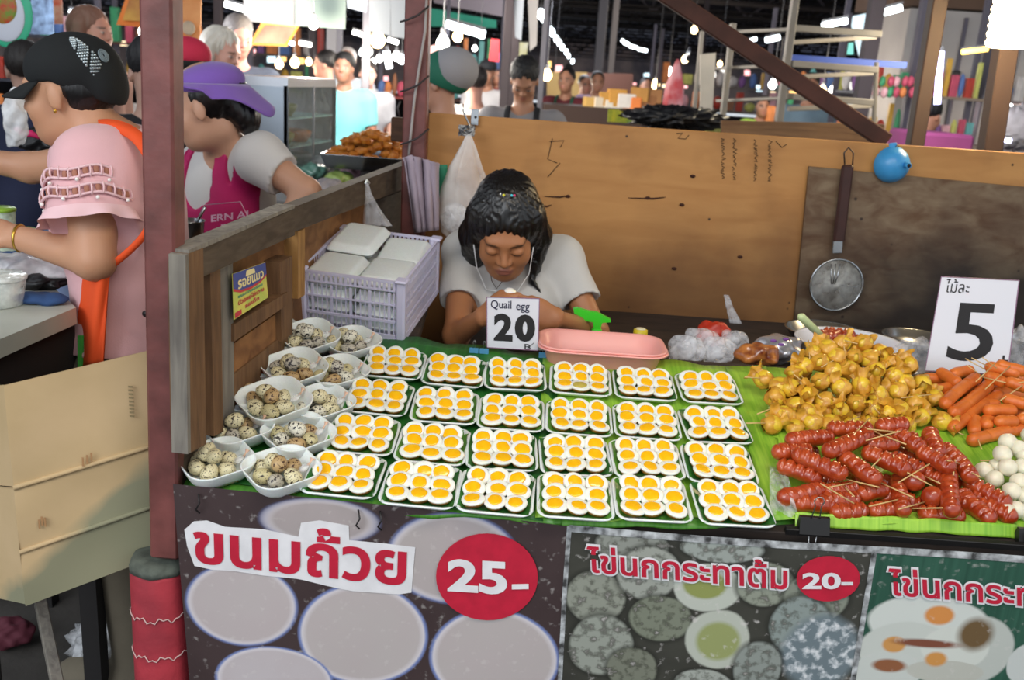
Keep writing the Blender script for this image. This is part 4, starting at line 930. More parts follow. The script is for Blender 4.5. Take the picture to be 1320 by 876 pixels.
def clam(hx, hy):
    mb = MB(); mb.rloft([(hx - .008, hy - .008, .012, 0), (hx - .001, hy - .001, .014, .012), (hx + .002, hy + .002, .015, .0145), (hx + .002, hy + .002, .015, .0165), (hx - .001, hy - .001, .014, .019), (hx - .008, hy - .008, .012, .0300), (hx - .016, hy - .016, .010, .0320)], 4, cap1=True)
    return mb.mesh('foam_box', mFoam)
cm = clam(.0575, .070)
for k in range(4):
    for j, sx in enumerate((-1, 1)):
        r = random.Random(k * 2 + j); dz = .007 + k * .0325
        X = XC @ TR((sx * .0605 + r.uniform(-.001, .001), -.076 + r.uniform(-.003, .003), dz)) @ RZ(r.uniform(-.02, .02))
        if k == 3: X = XC @ TR((sx * .0605, -.074 + .01 * j, dz + .002)) @ RX(.05 * (1 - j)) @ RZ(.03 * sx)
        o = ob('foam_box', cm, X=X); tag(o, 'white foam box in the crate, %s stack, %s' % (('left', 'right')[j], ('at the bottom', 'second from bottom', 'second from top', 'on top')[k]), 'foam box', 'foam boxes stacked in the crate')
for j in range(2):
    X = XC @ TR((-.056 + .112 * j, .072, .106 + .024 * (1 - j))) @ RX(.10) @ RZ(-.05 + .1 * j)
    o = ob('foam_box', cm, X=X); tag(o, 'white foam box lying at the back of the crate, %s' % ('left and tilted' if j == 0 else 'right'), 'foam box', 'foam boxes stacked in the crate')
    o = ob('foam_box', cm, X=XC @ TR((-.060 + .120 * j, .072, .070))); tag(o, 'hidden white foam box low at the back %s of the crate' % ('left', 'right')[j], 'foam box', 'foam boxes stacked in the crate')
# ============================================================ PRICE SIGNS
mCard = M('sign_white', '#dedee6', .3, coat=.3); mInk = M('ink_black', '#1d1a1c', .6); mNavy = M('ink_navy', '#23233f', .6); mSleeve = M('sleeve', '#8f6a86', .4)
def board(name, q, Y, label, th=.003):
    c = [aty(x, y, Y if not isinstance(Y, (list, tuple)) else Y[i]) for i, (x, y) in enumerate(q)]   # tl tr br bl
    n = (c[1] - c[0]).cross(c[3] - c[0]).normalized(); n = n if n.y > 0 else -n
    root = empty(name, tuple((c[2] + c[3]) / 2)); tag(root, label, 'sign')
    mb = MB(); mb.add(list(c) + [v + n * th for v in c], [(0, 1, 2, 3)[::-1], (4, 5, 6, 7), (0, 1, 5, 4), (1, 2, 6, 5), (2, 3, 7, 6), (3, 0, 4, 7)]); P(mb, 'card', mCard, root)
    e = MB(); cc = [v + (sum(c, Vector()) / 4 - v) * -.012 - n * .0003 for v in c]
    for i in range(4): e.bar(cc[i], cc[(i + 1) % 4], .0016, .0016)
    P(e, 'sleeve_edge', mSleeve, root)
    f = quadfn(c[3], c[2], c[1], c[0]); fo = lambda u, v, o=.0008: f(u, v) - n * o
    return root, fo
s20, f20 = board('price_sign', [(628, 383), (695, 385), (693, 451), (628, 447)], 1.985, 'white card sign reading Quail egg 20, clipped at the table back')
def stext(root, fo, body, x0, x1, y0, y1, mt, bold=.0, name='lettering', ref=None):
    mb = MB(); text_on(mb, body, lambda u, v: fo(x0 + (x1 - x0) * u, y0 + (y1 - y0) * v), bold, text_geo(ref, bold)[0] if ref else None); return P(mb, name, mt, root)
stext(s20, f20, 'Quail', .07, .47, .76, .95, mNavy, .01); stext(s20, f20, 'egg', .56, .82, .72, .88, mNavy, .01)
stext(s20, f20, '2', .13, .50, .14, .69, mInk, .045); stext(s20, f20, '0', .54, .94, .15, .69, mInk, .06); stext(s20, f20, 'B', .74, .86, .00, .11, mInk, .0)
m = MB(); m.tube([f20(.78, .0, .001), f20(.92, .14, .001)], .0006, 5); P(m, 'pen_stroke', mInk, s20)
s5, f5 = board('price_sign', [(1214, 357), (1313, 362), (1298, 482), (1193, 477)], (2.06, 2.06, 2.015, 2.015), 'large white card sign reading 5 above the orange sausages')
stext(s5, f5, 'ไม้ละ', .07, .38, .84, .985, mInk, .0); stext(s5, f5, '5', .22, .78, .12, .74, mInk, .012); stext(s5, f5, '+', .87, .99, .08, .20, mInk, .02)
m = MB().bar(aty(1245, 478, 2.03) , aty(1248, 500, 2.03), .10, .03); W(m, 'sign_foot', mBlk, 'dark foot block holding the number five sign', 'holder')

# clips
mClipB = M('clip_blue', '#2f7fa8', .3); mSteel = M('steel', '#b8bcc0', .25, metal=1.0); mChrome = M('wire_steel', '#a8a8a8', .3, metal=.9)
def binder(name, c, w_, mt, label, ax=(1, 0, 0), s=1.0, up=1, hang=False):
    X = frame(c, ax, (0, 0, 1)); root = empty(name, X=X); tag(root, label, 'clip')
    h = w_ * .55; mb = MB(); P0 = [(-h * .45, -h * .5), (h * .45, -h * .5), (h * .12, h * .5), (-h * .12, h * .5)]
    V = []
    for x in (-w_ / 2, w_ / 2):
        for (y, z) in P0: V.append((x, y, z))
    mb.add(V, [(0, 1, 2, 3), (7, 6, 5, 4)] + [(i, i + 4, (i + 1) % 4 + 4, (i + 1) % 4) for i in range(4)]); B(mb, 'jaw', mt, root)
    for sy in ((-1, 1) if not hang else (-1,)):
        for sg in ((1,) if not hang else (1, -1)):
            z0 = h * .45 * sg; l = w_ * .8
            pts = [(-w_ * .14, sy * h * .15, z0), (-w_ * .10, sy * h * .3, z0 + l * .6 * sg), (-w_ * .17, sy * h * .35, z0 + l * .85 * sg), (-w_ * .08, sy * h * .35, z0 + l * 1.02 * sg), (w_ * .08, sy * h * .35, z0 + l * 1.02 * sg), (w_ * .17, sy * h * .35, z0 + l * .85 * sg), (w_ * .10, sy * h * .3, z0 + l * .6 * sg), (w_ * .14, sy * h * .15, z0)]
            B(MB().tube(pts, w_ * .022, 6), 'handle', mChrome, root)
    return root
binder('binder_clip', T(1046, 671, .006) + Vector((0, -.012, 0)), .050, mBlk, 'black binder clip with wire handles at the front corner of the sausage tray', hang=True)
binder('binder_clip', T(1325, 686, .004) + Vector((0, -.012, 0)), .050, mBlk, 'black binder clip cut by the right frame edge', hang=True)
binder('paper_clip', T(611, 451, .006), .020, mClipB, 'small blue clip left of the Quail egg sign, left one of its pair'); binder('paper_clip', T(624, 452, .006), .020, mClipB, 'small blue clip touching the Quail egg sign, right one of its pair')
binder('paper_clip', T(701, 457, .006), .022, mClipB, 'blue clip just right of the Quail egg sign')
m = MB(); a = T(722, 455, .006); b = T(752, 459, .006); m.bar(a, b, .012, .010, bev=.003)
for i in range(9): p = a.lerp(b, (i + .5) / 9); m.box(p + Vector((0, -.004, .003)), (.0022, .012, .012))
W(m, 'hair_claw', M('dark_teal', '#24343c', .5), 'dark ribbed clip beside the blue clip under the pink tray', 'clip')

# ============================================================ BEHIND THE TABLE
# work shelf that the things behind the table stand on
sh = empty('work_shelf', (.6, 2.3, 0)); tag(sh, 'low wooden work shelf between the table and the plywood', 'shelf')
ZS = .845
P(MB().box((.80, 2.40, ZS - .012), (1.20, .66, .024), bev=.003), 'shelf_board', mTb, sh)
for x, y in ((.24, 2.13), (1.36, 2.13), (.24, 2.68), (1.36, 2.68)): P(MB().box((x, y, (ZS - .024) / 2), (.045, .045, ZS - .024)), 'leg', mTb, sh)
# pink basket tray
c = atz(776, 441, .945); Xb = TR((c.x, c.y, ZS))
pb = empty('pink_tray', X=Xb); tag(pb, 'salmon pink oblong plastic tray behind the eggs', 'tray')
mPk = M('pink_plastic', '#f2a8a0', .4, sss=.15)
B(MB().rloft([(.105, .050, .03, 0), (.118, .064, .035, .05), (.132, .078, .045, .096), (.140, .086, .05, .098), (.142, .088, .05, .102), (.138, .084, .048, .103), (.130, .076, .045, .099), (.114, .060, .035, .05), (.100, .046, .028, .004)], 8, cap1=True), 'tub', mPk, pb)
B(MB().rloft([(.139, .085, .05, .094), (.144, .090, .052, .094), (.144, .090, .052, .097), (.139, .085, .05, .097)], 8, cap0=False), 'rim', mPk, pb)
# green trigger sprayer
sc_ = aty(762, 418, 2.235)
sp = empty('spray_bottle', (sc_.x, 2.235, ZS)); tag(sp, 'bright green trigger sprayer standing behind the pink tray', 'sprayer')
mGr = M('green_plastic', '#3fd02c', .35, sss=.1); k = 2.28 / 1200 * 1.05
def px2(x, y): p = aty(x, y, 2.235); return (p.x - sc_.x, p.z - ZS)
pr = [px2(*q) for q in ((739, 397), (744, 396), (757, 400), (770, 402), (787, 411), (787, 414), (776, 415), (773, 424), (765, 424), (764, 414), (752, 412), (746, 420), (740, 425), (741, 414), (745, 405), (740, 403))]
B(MB().add([(p[0], -.009, p[1]) for p in pr] + [(p[0], .009, p[1]) for p in pr], [tuple(range(16))[::-1], tuple(range(16, 32))] + [(i, (i + 1) % 16, 16 + (i + 1) % 16, 16 + i) for i in range(16)]), 'trigger_head', mGr, sp)
x0, z0 = px2(769, 426); B(MB().lathe([(.013, z0 - .012), (.013, z0 + .004), (.010, z0 + .006)], 14, X=TR((x0, 0, 0))), 'collar', mGr, sp)
B(MB().lathe([(.030, 0), (.031, .01), (.030, z0 - .05), (.022, z0 - .025), (.010, z0 - .012)], 16, X=TR((x0, 0, 0))), 'bottle', film('clear_bottle', (.9, .95, .9), .35, bump=.1), sp)
# yellow capped bottle
c = aty(826, 424, 2.30); yb = empty('condiment_bottle', (c.x, 2.30, ZS)); tag(yb, 'small bottle with round yellow cap at the right end of the pink tray', 'bottle')
h = c.z - ZS; B(MB().lathe([(.020, 0), (.022, .004), (.021, h - .022), (.015, h - .014)], 16), 'bottle', M('amber', '#c9a23a', .4), yb); B(MB().lathe([(.018, h - .02), (.019, h - .016), (.018, h - .002), (.015, h)], 18), 'cap', M('cap_yellow', '#d8c020', .4), yb)
B(MB().lathe([(.013, h), (.012, h + .002), (0, h + .002)], 16), 'cap_disc', M('cap_white', '#e8e2c0', .5), yb)
# crumpled plastic bags
mF1 = film('crumpled_bag', (.92, .94, 1), .30, .10, 1.0, 45); mF2 = film('bag_thin', (.95, .95, 1), .22, .15, .7, 30); mFo = M('foil', '#b9b9c0', .25, metal=.6, bump=.9, bscale=30)
def crumple(name, c, r, mt, label, seed=0, cat='bag', amp=.17, kind=None):
    rnd = random.Random(seed); fr = [(rnd.uniform(60, 160), rnd.uniform(60, 160), rnd.uniform(60, 160), rnd.uniform(0, 6)) for _ in range(5)]
    def f(v):
        d = v - Vector(c); s_ = 1 + amp * sum(math.sin(a * d.x + p) * math.sin(b * d.y + p * 2) * math.sin(g * d.z + p * 3) for a, b, g, p in fr) * .6 ; return Vector(c) + d * s_
    return W(MB().ell(c, r, 44, 26, f=f), name, mt, label, cat)
def sit(x, y, Y, r, base=ZS): p = aty(x, y, Y); return (p.x, p.y, max(p.z, base + r))
BG = [(885, 452, 2.12, .035, mF1, 'crumpled clear plastic bag beside the pink tray'), (905, 443, 2.2, .038, mF1, 'crumpled clear plastic bag below the red bag'), (925, 452, 2.13, .034, mF1, 'crumpled clear plastic bag left of the brown package'), (945, 440, 2.25, .03, mF1, 'crumpled clear bag at the foot of the hanging plastic strip')]
for i, (x, y, Y, r, mt, lb) in enumerate(BG): crumple('plastic_bag', sit(x, y, Y, r * .8), (r * 1.25, r, r), mt, lb, i)
crumple('red_bag', sit(918, 441, 2.42, .03), (.045, .03, .035), M('red_plastic', '#b8301a', .4), 'red plastic bag crumpled against the plywood', 11)
crumple('brown_package', sit(975, 457, 2.12, .024), (.050, .035, .026), M('brown_food', '#6e2a18', .3, var=.5, vscale=50, col2='#c0793a', coat=.6), 'clear packet of dark brown sausages behind the leaf', 12, 'packet')
crumple('silver_package', sit(1003, 449, 2.2, .03), (.055, .05, .032), mFo, 'crumpled silver packet with purple print left of the sauce bowl', 13, 'packet', .2)
m = MB(); 
for dx, dy in ((-6, -2), (4, 3), (10, -4)):
    a = aty(1003 + dx, 441 + dy, 2.138); m.ell(a, (.008, .0015, .004), 8, 5)
W(m, 'printed_mark', M('purple_ink', '#7d4a9a', .5), 'purple printed mark on the silver packet', 'label')
crumple('plastic_bag', sit(1180, 458, 2.2, .04), (.055, .04, .042), mF1, 'clear plastic bag between the sauce bowl and the number five sign', 14)
crumple('plastic_bag', sit(1316, 452, 2.25, .045), (.05, .04, .06), mF1, 'clear plastic bag right of the number five sign', 15)
# hanging twisted strip of film (937,380)-(960,440)
def bagshape(name, pts, Y, mt, label, seed=1, depth=.35, cat='bag', parent=None, nu=28):
    """pts: (x, y, half width px) down the bag; a hollow sack with pleats"""
    mb = MB(); n = len(pts); rnd = random.Random(seed); ph = rnd.uniform(0, 6)
    K = (n - 1) * 5
    def fn(u, v):
        q = v * (n - 1); k = min(int(q), n - 2); f = q - k; x, y, h = [pts[k][i] * (1 - f) + pts[k + 1][i] * f for i in range(3)]
        a = 2 * PI * u; pl = 1 + .12 * math.sin(7 * a + ph + v * 2) + .08 * math.sin(13 * a + 2 * ph - 3 * v)
        c = aty(x, y, Y); hw_ = h * Y / FPX * 1.03; return c + Vector((hw_ * math.cos(a) * pl, hw_ * math.sin(a) * pl * depth, .0))
    mb.grid(fn, nu, K)
    if parent: return P(mb, name, mt, parent)
    return W(mb, name, mt, label, cat)
bagshape('film_strip', [(936, 380, 3), (940, 395, 4), (948, 415, 7), (958, 436, 12)], 2.68, mF1, 'twisted strip of clear film hanging on the plywood', 3)
hb = empty('hanging_bag', tuple(aty(603, 172, 2.70))); tag(hb, 'big clear plastic carrier bag hanging from the hook on the plywood', 'bag')
bagshape('sack', [(604, 174, 3), (603, 190, 9), (600, 215, 18), (601, 245, 28), (602, 275, 32), (600, 300, 28), (598, 312, 16)], 2.69, film('bag_milky', (.93, .92, .92), .32, .3, .4, 9), None, 4, .35, parent=hb)
o = P(MB().ell(aty(586, 280, 2.69), (.045, .02, .045), 12, 8), 'contents', film('bag_contents', (.85, .86, .9), .6, .2, .9, 50), hb)
m = MB(); c = aty(602, 168, 2.715)
for i in range(9): r = random.Random(i); m.tube([c + Vector((.022 * math.cos(t + i), .012 * math.sin(t * 2 + i) - .012, .014 * math.sin(t + 1.7 * i))) for t in [k * .7 for k in range(8)]], .0022, 5)
P(m, 'twisted_handles', M('grey_twist', '#33343a', .5, var=.5, vscale=60, col2='#c9c9c9'), hb)
hk = empty('wall_hook', tuple(aty(612, 150, 2.77))); tag(hk, 'metal hook plate at the top edge of the plywood', 'hook')
c = aty(612, 151, 2.765); P(MB().box(c, (.022, .004, .045), bev=.001), 'plate', mSteel, hk); P(MB().ell(aty(613, 151, 2.762), (.004, .003, .004), 8, 6), 'screw', mInk, hk)
P(MB().tube([aty(x, y, 2.74) for x, y in ((597, 134), (597, 142), (600, 150), (604, 158), (606, 164), (600, 168))], .003, 6), 'hook_wire', mSteel, hk)
# towel over the partition end
tw = MB()
def fn(u, v):
    x = 524 + 42 * u; yt = 200 + 14 * abs(u - .25) ; yb = 300 - 4 * u
    if v < .2: y = yt + 6 * (v / .2)
    else: y = yt + 6 + (yb - yt - 6) * (v - .2) / .8
    x2 = x - (1 - u) * 6 * (1 - v) + 10 * (1 - u) * v
    return aty(x2, y, 2.63 + .012 * math.sin(u * 14 + v * 2) + .008 * math.sin(u * 27) + .03 * (1 - v) * (.5 - abs(u - .5)))
tw.grid(fn, 26, 16); o = W(tw, 'towel', M('lilac_cloth', '#a89aa8', .9, var=.15, vscale=12, bump=.3, bscale=200), 'faded lilac cloth draped over the back end of the plank partition', 'cloth'); o.modifiers.new('s', 'SOLIDIFY').thickness = .004
o = W(MB().grid(lambda u, v: aty(563 + 14 * u, 212 + 44 * v, 2.745 + .004 * math.sin(9 * u)), 6, 8), 'green_bag', M('teal_bag', '#2a8a6a', .6), 'green bag peeping out between the lilac cloth and the hanging bag', 'bag'); o.modifiers.new('s', 'SOLIDIFY').thickness = .004
bagshape('small_bag', [(473, 236, 2), (475, 250, 4), (480, 268, 9), (487, 290, 17)], 2.36, mF2, 'small clear bag hanging on the plank rail', 6)
m = MB().tube([SB(471, 236, .03), SB(473, 232, .03), SB(476, 236, .03)], .003, 6); W(m, 'white_knot', mFoam, 'white knot tied on the plank rail above the small bag', 'knot')
# sticker
q = [SB(299, 353, .024), SB(341, 338, .018), SB(345, 383, .018), SB(301, 412, .024)]
st = empty('sticker', tuple(q[3])); tag(st, 'yellow green label with blue arch pasted on the plank partition', 'label')
nS = (q[1] - q[0]).cross(q[3] - q[0]).normalized(); nS = nS if nS.x > 0 else -nS
fS0 = quadfn(q[3], q[2], q[1], q[0]); fS = lambda u, v, o=0.0: fS0(u, v) + nS * o
def sq(pts, o, nm, mt):
    mb = MB(); V = [fS(u, v, o) for u, v in pts]; mb.add(V, [tuple(range(len(V)))]); return P(mb, nm, mt, st)
P(MB().add([fS(0, 0), fS(1, 0), fS(1, 1), fS(0, 1)] + [fS(u, v, .001) for u, v in ((0, 0), (1, 0), (1, 1), (0, 1))], [(3, 2, 1, 0), (4, 5, 6, 7), (0, 1, 5, 4), (1, 2, 6, 5), (2, 3, 7, 6), (3, 0, 4, 7)]), 'paper', M('label_green', '#b8cc5a', .5, var=.3, vscale=30, col2='#d8cf60'), st)
sq([(0, .62), (.2, .52), (.5, .48), (.8, .52), (1, .62), (1, 1), (0, 1)], .0014, 'red_arch', M('label_red', '#c83a3a', .5)); sq([(0, .68), (.2, .58), (.5, .54), (.8, .58), (1, .68), (1, 1), (0, 1)], .0018, 'blue_arch', M('label_blue', '#3c4a92', .5))
mLc = M('label_cream', '#e9dca0', .5)
for body, a, b, c_, d, mt, o in (('รอยแมว', .12, .9, .62, .82, mLc, .0024), ('ขนมไทยอร่อย', .12, .85, .42, .50, M('label_teal', '#2f8a7a', .5), .0018), ('บัวลอยไข่หวาน', .12, .88, .26, .39, M('label_red2', '#c23040', .5), .0018), ('รสเด็ด', .30, .72, .10, .22, MATS['label_red2'], .0018)):
    mb = MB(); text_on(mb, body, lambda u, v: fS(a + (b - a) * u, c_ + (d - c_) * v, o), .03); P(mb, 'lettering', mt, st)
sq([(.35, .84), (.65, .84), (.62, .97), (.38, .97)], .0024, 'emblem', mLc); sq([(.02, .02), (.2, .02), (.2, .14), (.02, .14)], .0018, 'red_square', MATS['label_red2'])

# bowls on the shelf
def bowl(name, x, y, Y, rx, H, mt, label, zrim=None, cat='bowl', food=None):
    c = aty(x, y, Y); zr = c.z; base = ZS; H_ = zr - base; r = rx * Y / FPX * 1.03
    root = empty(name, (c.x, Y, base)); tag(root, label, cat)
    B(MB().lathe([(r * .55, 0), (r * .62, .003), (r * .88, H_ * .55), (r * .97, H_ - .004), (r * 1.03, H_), (r * 1.02, H_ + .003), (r * .96, H_ + .001), (r * .86, H_ * .6), (r * .5, .01), (0, .008)], 40), 'shell', mt, root)
    if food: B(MB().lathe([(r * .84, H_ * .62), (r * .6, H_ * .68), (0, H_ * .7)], 30, wob=lambda a, z: 1 + .03 * math.sin(5 * a)), 'food', food, root)
    return root
mEn = M('enamel', '#dde2ee', .25, coat=.4)
sb = bowl('serving_bowl', 1096, 440, 2.26, 68, .1, mEn, 'wide pale plastic bowl of sausages in sauce behind the wontons', food=M('sauce', '#a84a20', .3, var=.4, vscale=60, coat=.5))
for i, (dx, dy, a) in enumerate(((-.05, .01, .2), (-.02, .03, -.2), (.01, -.02, .1), (-.06, -.02, .6))):
    p = sb.location + Vector((dx, dy, .085)); o = ob('sausage', saus_mesh('s', .08, i), X=TR(p) @ RZ(a)); tag(o, 'brown sausage soaking in the wide pale bowl, %s' % ('at the left', 'at the back', 'in the middle', 'at the front left')[i], 'sausage', 'sausages in the sauce bowl')
bowl('steel_pot', 1062, 425, 2.50, 48, .1, mSteel, 'steel basin behind the pale serving bowl'); bowl('steel_basin', 1182, 434, 2.50, 42, .1, mSteel, 'steel basin left of the number five sign'); bowl('steel_basin', 1330, 434, 2.50, 40, .1, mSteel, 'steel basin at the right frame edge behind the sign')
hd = empty('ladle', tuple(aty(1078, 452, 2.2))); tag(hd, 'ladle with white green and orange handle leaning in the serving bowl', 'ladle')
a = aty(1030, 406, 2.12); b = aty(1080, 452, 2.22)
P(MB().tube([a, a.lerp(b, .05), a.lerp(b, .4), a.lerp(b, .6)], [.004, .010, .009, .007], 10), 'handle', M('handle_pale', '#c9d8a0', .35), hd); P(MB().tube([a.lerp(b, .55), b], [.0075, .006], 10), 'grip', M('handle_orange', '#e08a30', .4), hd)
P(MB().ell(b + Vector((.01, .005, -.012)), (.03, .03, .012)), 'cup', mSteel, hd)
# skimmer on the board
Ys = 2.74
sk = empty('skimmer', tuple(aty(1093, 198, Ys))); tag(sk, 'long handled wire skimmer with dark wooden handle hanging on the dark board', 'skimmer')
P(MB().bar(aty(1093, 212, Ys), aty(1081, 312, Ys), .034, .016, bev=.006, up=(0, 1, 0)), 'handle', M('handle_wood', '#3c1d17', .5, var=.3, vscale=20), sk)
P(MB().bar(aty(1080, 310, Ys - .004), aty(1079, 326, Ys - .004), .030, .006, bev=.002, up=(0, 1, 0)), 'ferrule', mSteel, sk)
P(MB().tube([aty(1089, 214, Ys), aty(1088, 197, Ys), aty(1094, 190, Ys), aty(1100, 197, Ys), aty(1099, 214, Ys)], .0022, 6), 'hanging_loop', mWire, sk)
c = aty(1078, 367, Ys); rr = 33 * Ys / FPX * 1.03; Xs = frame(c, (1, 0, 0), (0, -1, 0))
P(MB().tube([Xs @ Vector((rr * math.cos(a), rr * math.sin(a), 0)) for a in [2 * PI * i / 40 for i in range(40)]], .0032, 6, closed=True), 'rim', mSteel, sk)
P(MB().lathe([(0, -.014), (rr * .5, -.010), (rr, 0)], 32, X=Xs), 'mesh_dish', film('mesh_screen', (.75, .75, .72), .42, .35, .1), sk)
m = MB()
for a in (.9, 1.9, -.9, -.05): m.tube([c + Vector((0, .012, 0)), Xs @ Vector((rr * math.cos(a), rr * math.sin(a), 0))], .0013, 5)
for dx in (-8, -1, 6): m.tube([aty(1078 + dx * .8, 340, Ys - .004), aty(1076 + dx * .6, 356, Ys - .008), aty(1074 + dx * .3, 366, Ys - .008)], .0018, 6)
P(m, 'brace_wires', mSteel, sk)
# blue strainer funnel
c = aty(1149, 212, 2.755); fu = empty('blue_ladle', tuple(c)); tag(fu, 'round blue plastic funnel hanging on the plywood', 'funnel'); mBl = M('blue_plastic', '#3f95cf', .35, sss=.1)
Xf = frame(c, (1, 0, 0), (0, -1, 0)); rb = 21.5 * 2.75 / FPX * 1.03
P(MB().lathe([(rb * 1.0, 0), (rb * 1.03, .002), (rb, .006), (rb * .9, .022), (rb * .6, .038), (rb * .2, .046), (0, .047)], 32, X=Xf), 'cone', mBl, fu); P(MB().lathe([(.010, .03), (.008, .062), (.006, .064), (.005, .05)], 14, X=Xf @ TR((.026, .004, 0))), 'spout', mBl, fu)
P(MB().lathe([(.0055, .0635), (0, .0636)], 12, X=Xf @ TR((.026, .004, 0))), 'spout_hole', mInk, fu)
P(MB().bar(aty(1151, 196, 2.75), aty(1151, 184, 2.75), .022, .005, bev=.002, up=(0, 1, 0)), 'hanging_tab', mBl, fu); P(MB().tube([Xf @ Vector((.004 + .004 * math.cos(a), .052 + .004 * math.sin(a), .009)) for a in [PI * i / 4 for i in range(8)]], .001, 5, closed=True), 'tab_hole', mInk, fu)
# clear plastic guard between eggs and sausages
def fn(u, v):
    x = 992 + 22 * u + 16 * (1 - v) * u; y = 600 + 62 * (1 - v) + 6 * u; return T(x, y, .004 + .035 * math.sin(v * PI * .8) * (.5 + u * .5) + .004 * math.sin(11 * u + 13 * v))
W(MB().grid(fn, 14, 18), 'plastic_guard', film('guard_film', (1, 1, 1), .30, .08, .9, 45), 'wrinkled clear plastic flap between the last egg tray and the sausages', 'plastic')
# crumpled bag on the ground under the cardboard
p = atz(148, 862, .0)
crumple('floor_bag', (p.x, p.y, .075), (.10, .08, .075), film('grey_bag', (.55, .56, .58), .6, .2, .9, 25), 'grey crumpled plastic bag on the ground left of the red stub', 21)
crumple('floor_cloth', tuple(atz(12, 815, .04)), (.06, .05, .035), M('maroon_cloth', '#5a2230', .8), 'maroon rag on the dark ground at the left frame edge', 22, 'rag')
# things on the left counter
def onc(x, y, h=0): p = atz(x, y, .986 + h); return p
crumple('white_bag', tuple(onc(40, 345, .03)), (.13, .07, .03), film('white_bag', (.95, .93, .94), .85, .3, .8, 25), 'white and pink plastic bags piled on the left counter', 31)
crumple('blue_cloth', tuple(onc(55, 385, .008)), (.055, .03, .014), M('blue_cloth', '#2d4a78', .9), 'crumpled blue cloth at the edge of the left counter', 32, 'cloth')
crumple('blue_cloth', tuple(onc(8, 335, .03)), (.05, .03, .02), MATS['blue_cloth'], 'blue cloth at the far left of the counter', 35, 'cloth')
crumple('black_bag', tuple(onc(30, 362, .012)), (.10, .035, .02), M('black_plastic', '#111114', .3, bump=.8, bscale=40), 'black plastic bag lying across the left counter', 33)
def tub(x, y, r, h, mt, ml, label, nm='tub'):
    p = onc(x, y); t = empty(nm, (p.x, p.y, .986)); tag(t, label, 'tub'); B(MB().lathe([(r * .8, 0), (r * .85, .002), (r, h - .006), (r * .98, h - .005)], 24), 'cup', mt, t); B(MB().lathe([(r * 1.04, h - .006), (r * 1.06, h), (r * .98, h + .003), (0, h + .003)], 24), 'lid', ml, t); return t
tub(-2, 392, .055, .06, film('clear_tub', (.9, .95, .9), .45, .1, .2), film('clear_lid', (.95, 1, .97), .5, .1, .3), 'clear lidded tub at the left counter edge by the frame')
tub(4, 330, .036, .12, film('tall_tub', (.8, .95, .75), .6, .15, .1), M('lime_lid', '#a5d64a', .4), 'tall clear tub with lime green lid at the far left')
tub(32, 312, .030, .035, M('orange_tub', '#e0752e', .4), M('green_lid', '#86c65a', .4), 'small orange tub with pale green lid by the forearm')
crumple('white_bag', tuple(aty(20, 155, 2.9)), (.035, .03, .085), film('shopping_bag', (.95, .96, .98), .85, .4, .5, 20), 'white plastic carrier bag hanging behind the outstretched arm at the far left', 71)
crumple('black_handbag', tuple(aty(52, 182, 3.1)), (.075, .04, .045), M('black_plastic', '#111114', .3), 'black shoulder bag with pink ribbon behind the outstretched arm', 72)
W(MB().tube([aty(x, y, 3.03) for x, y in ((20, 165), (30, 172), (40, 172), (52, 178))], [.008, .012, .012, .004], 8), 'pink_ribbon', M('ribbon_pink', '#d8246a', .6), 'bright pink ribbon on the black shoulder bag', 'ribbon')
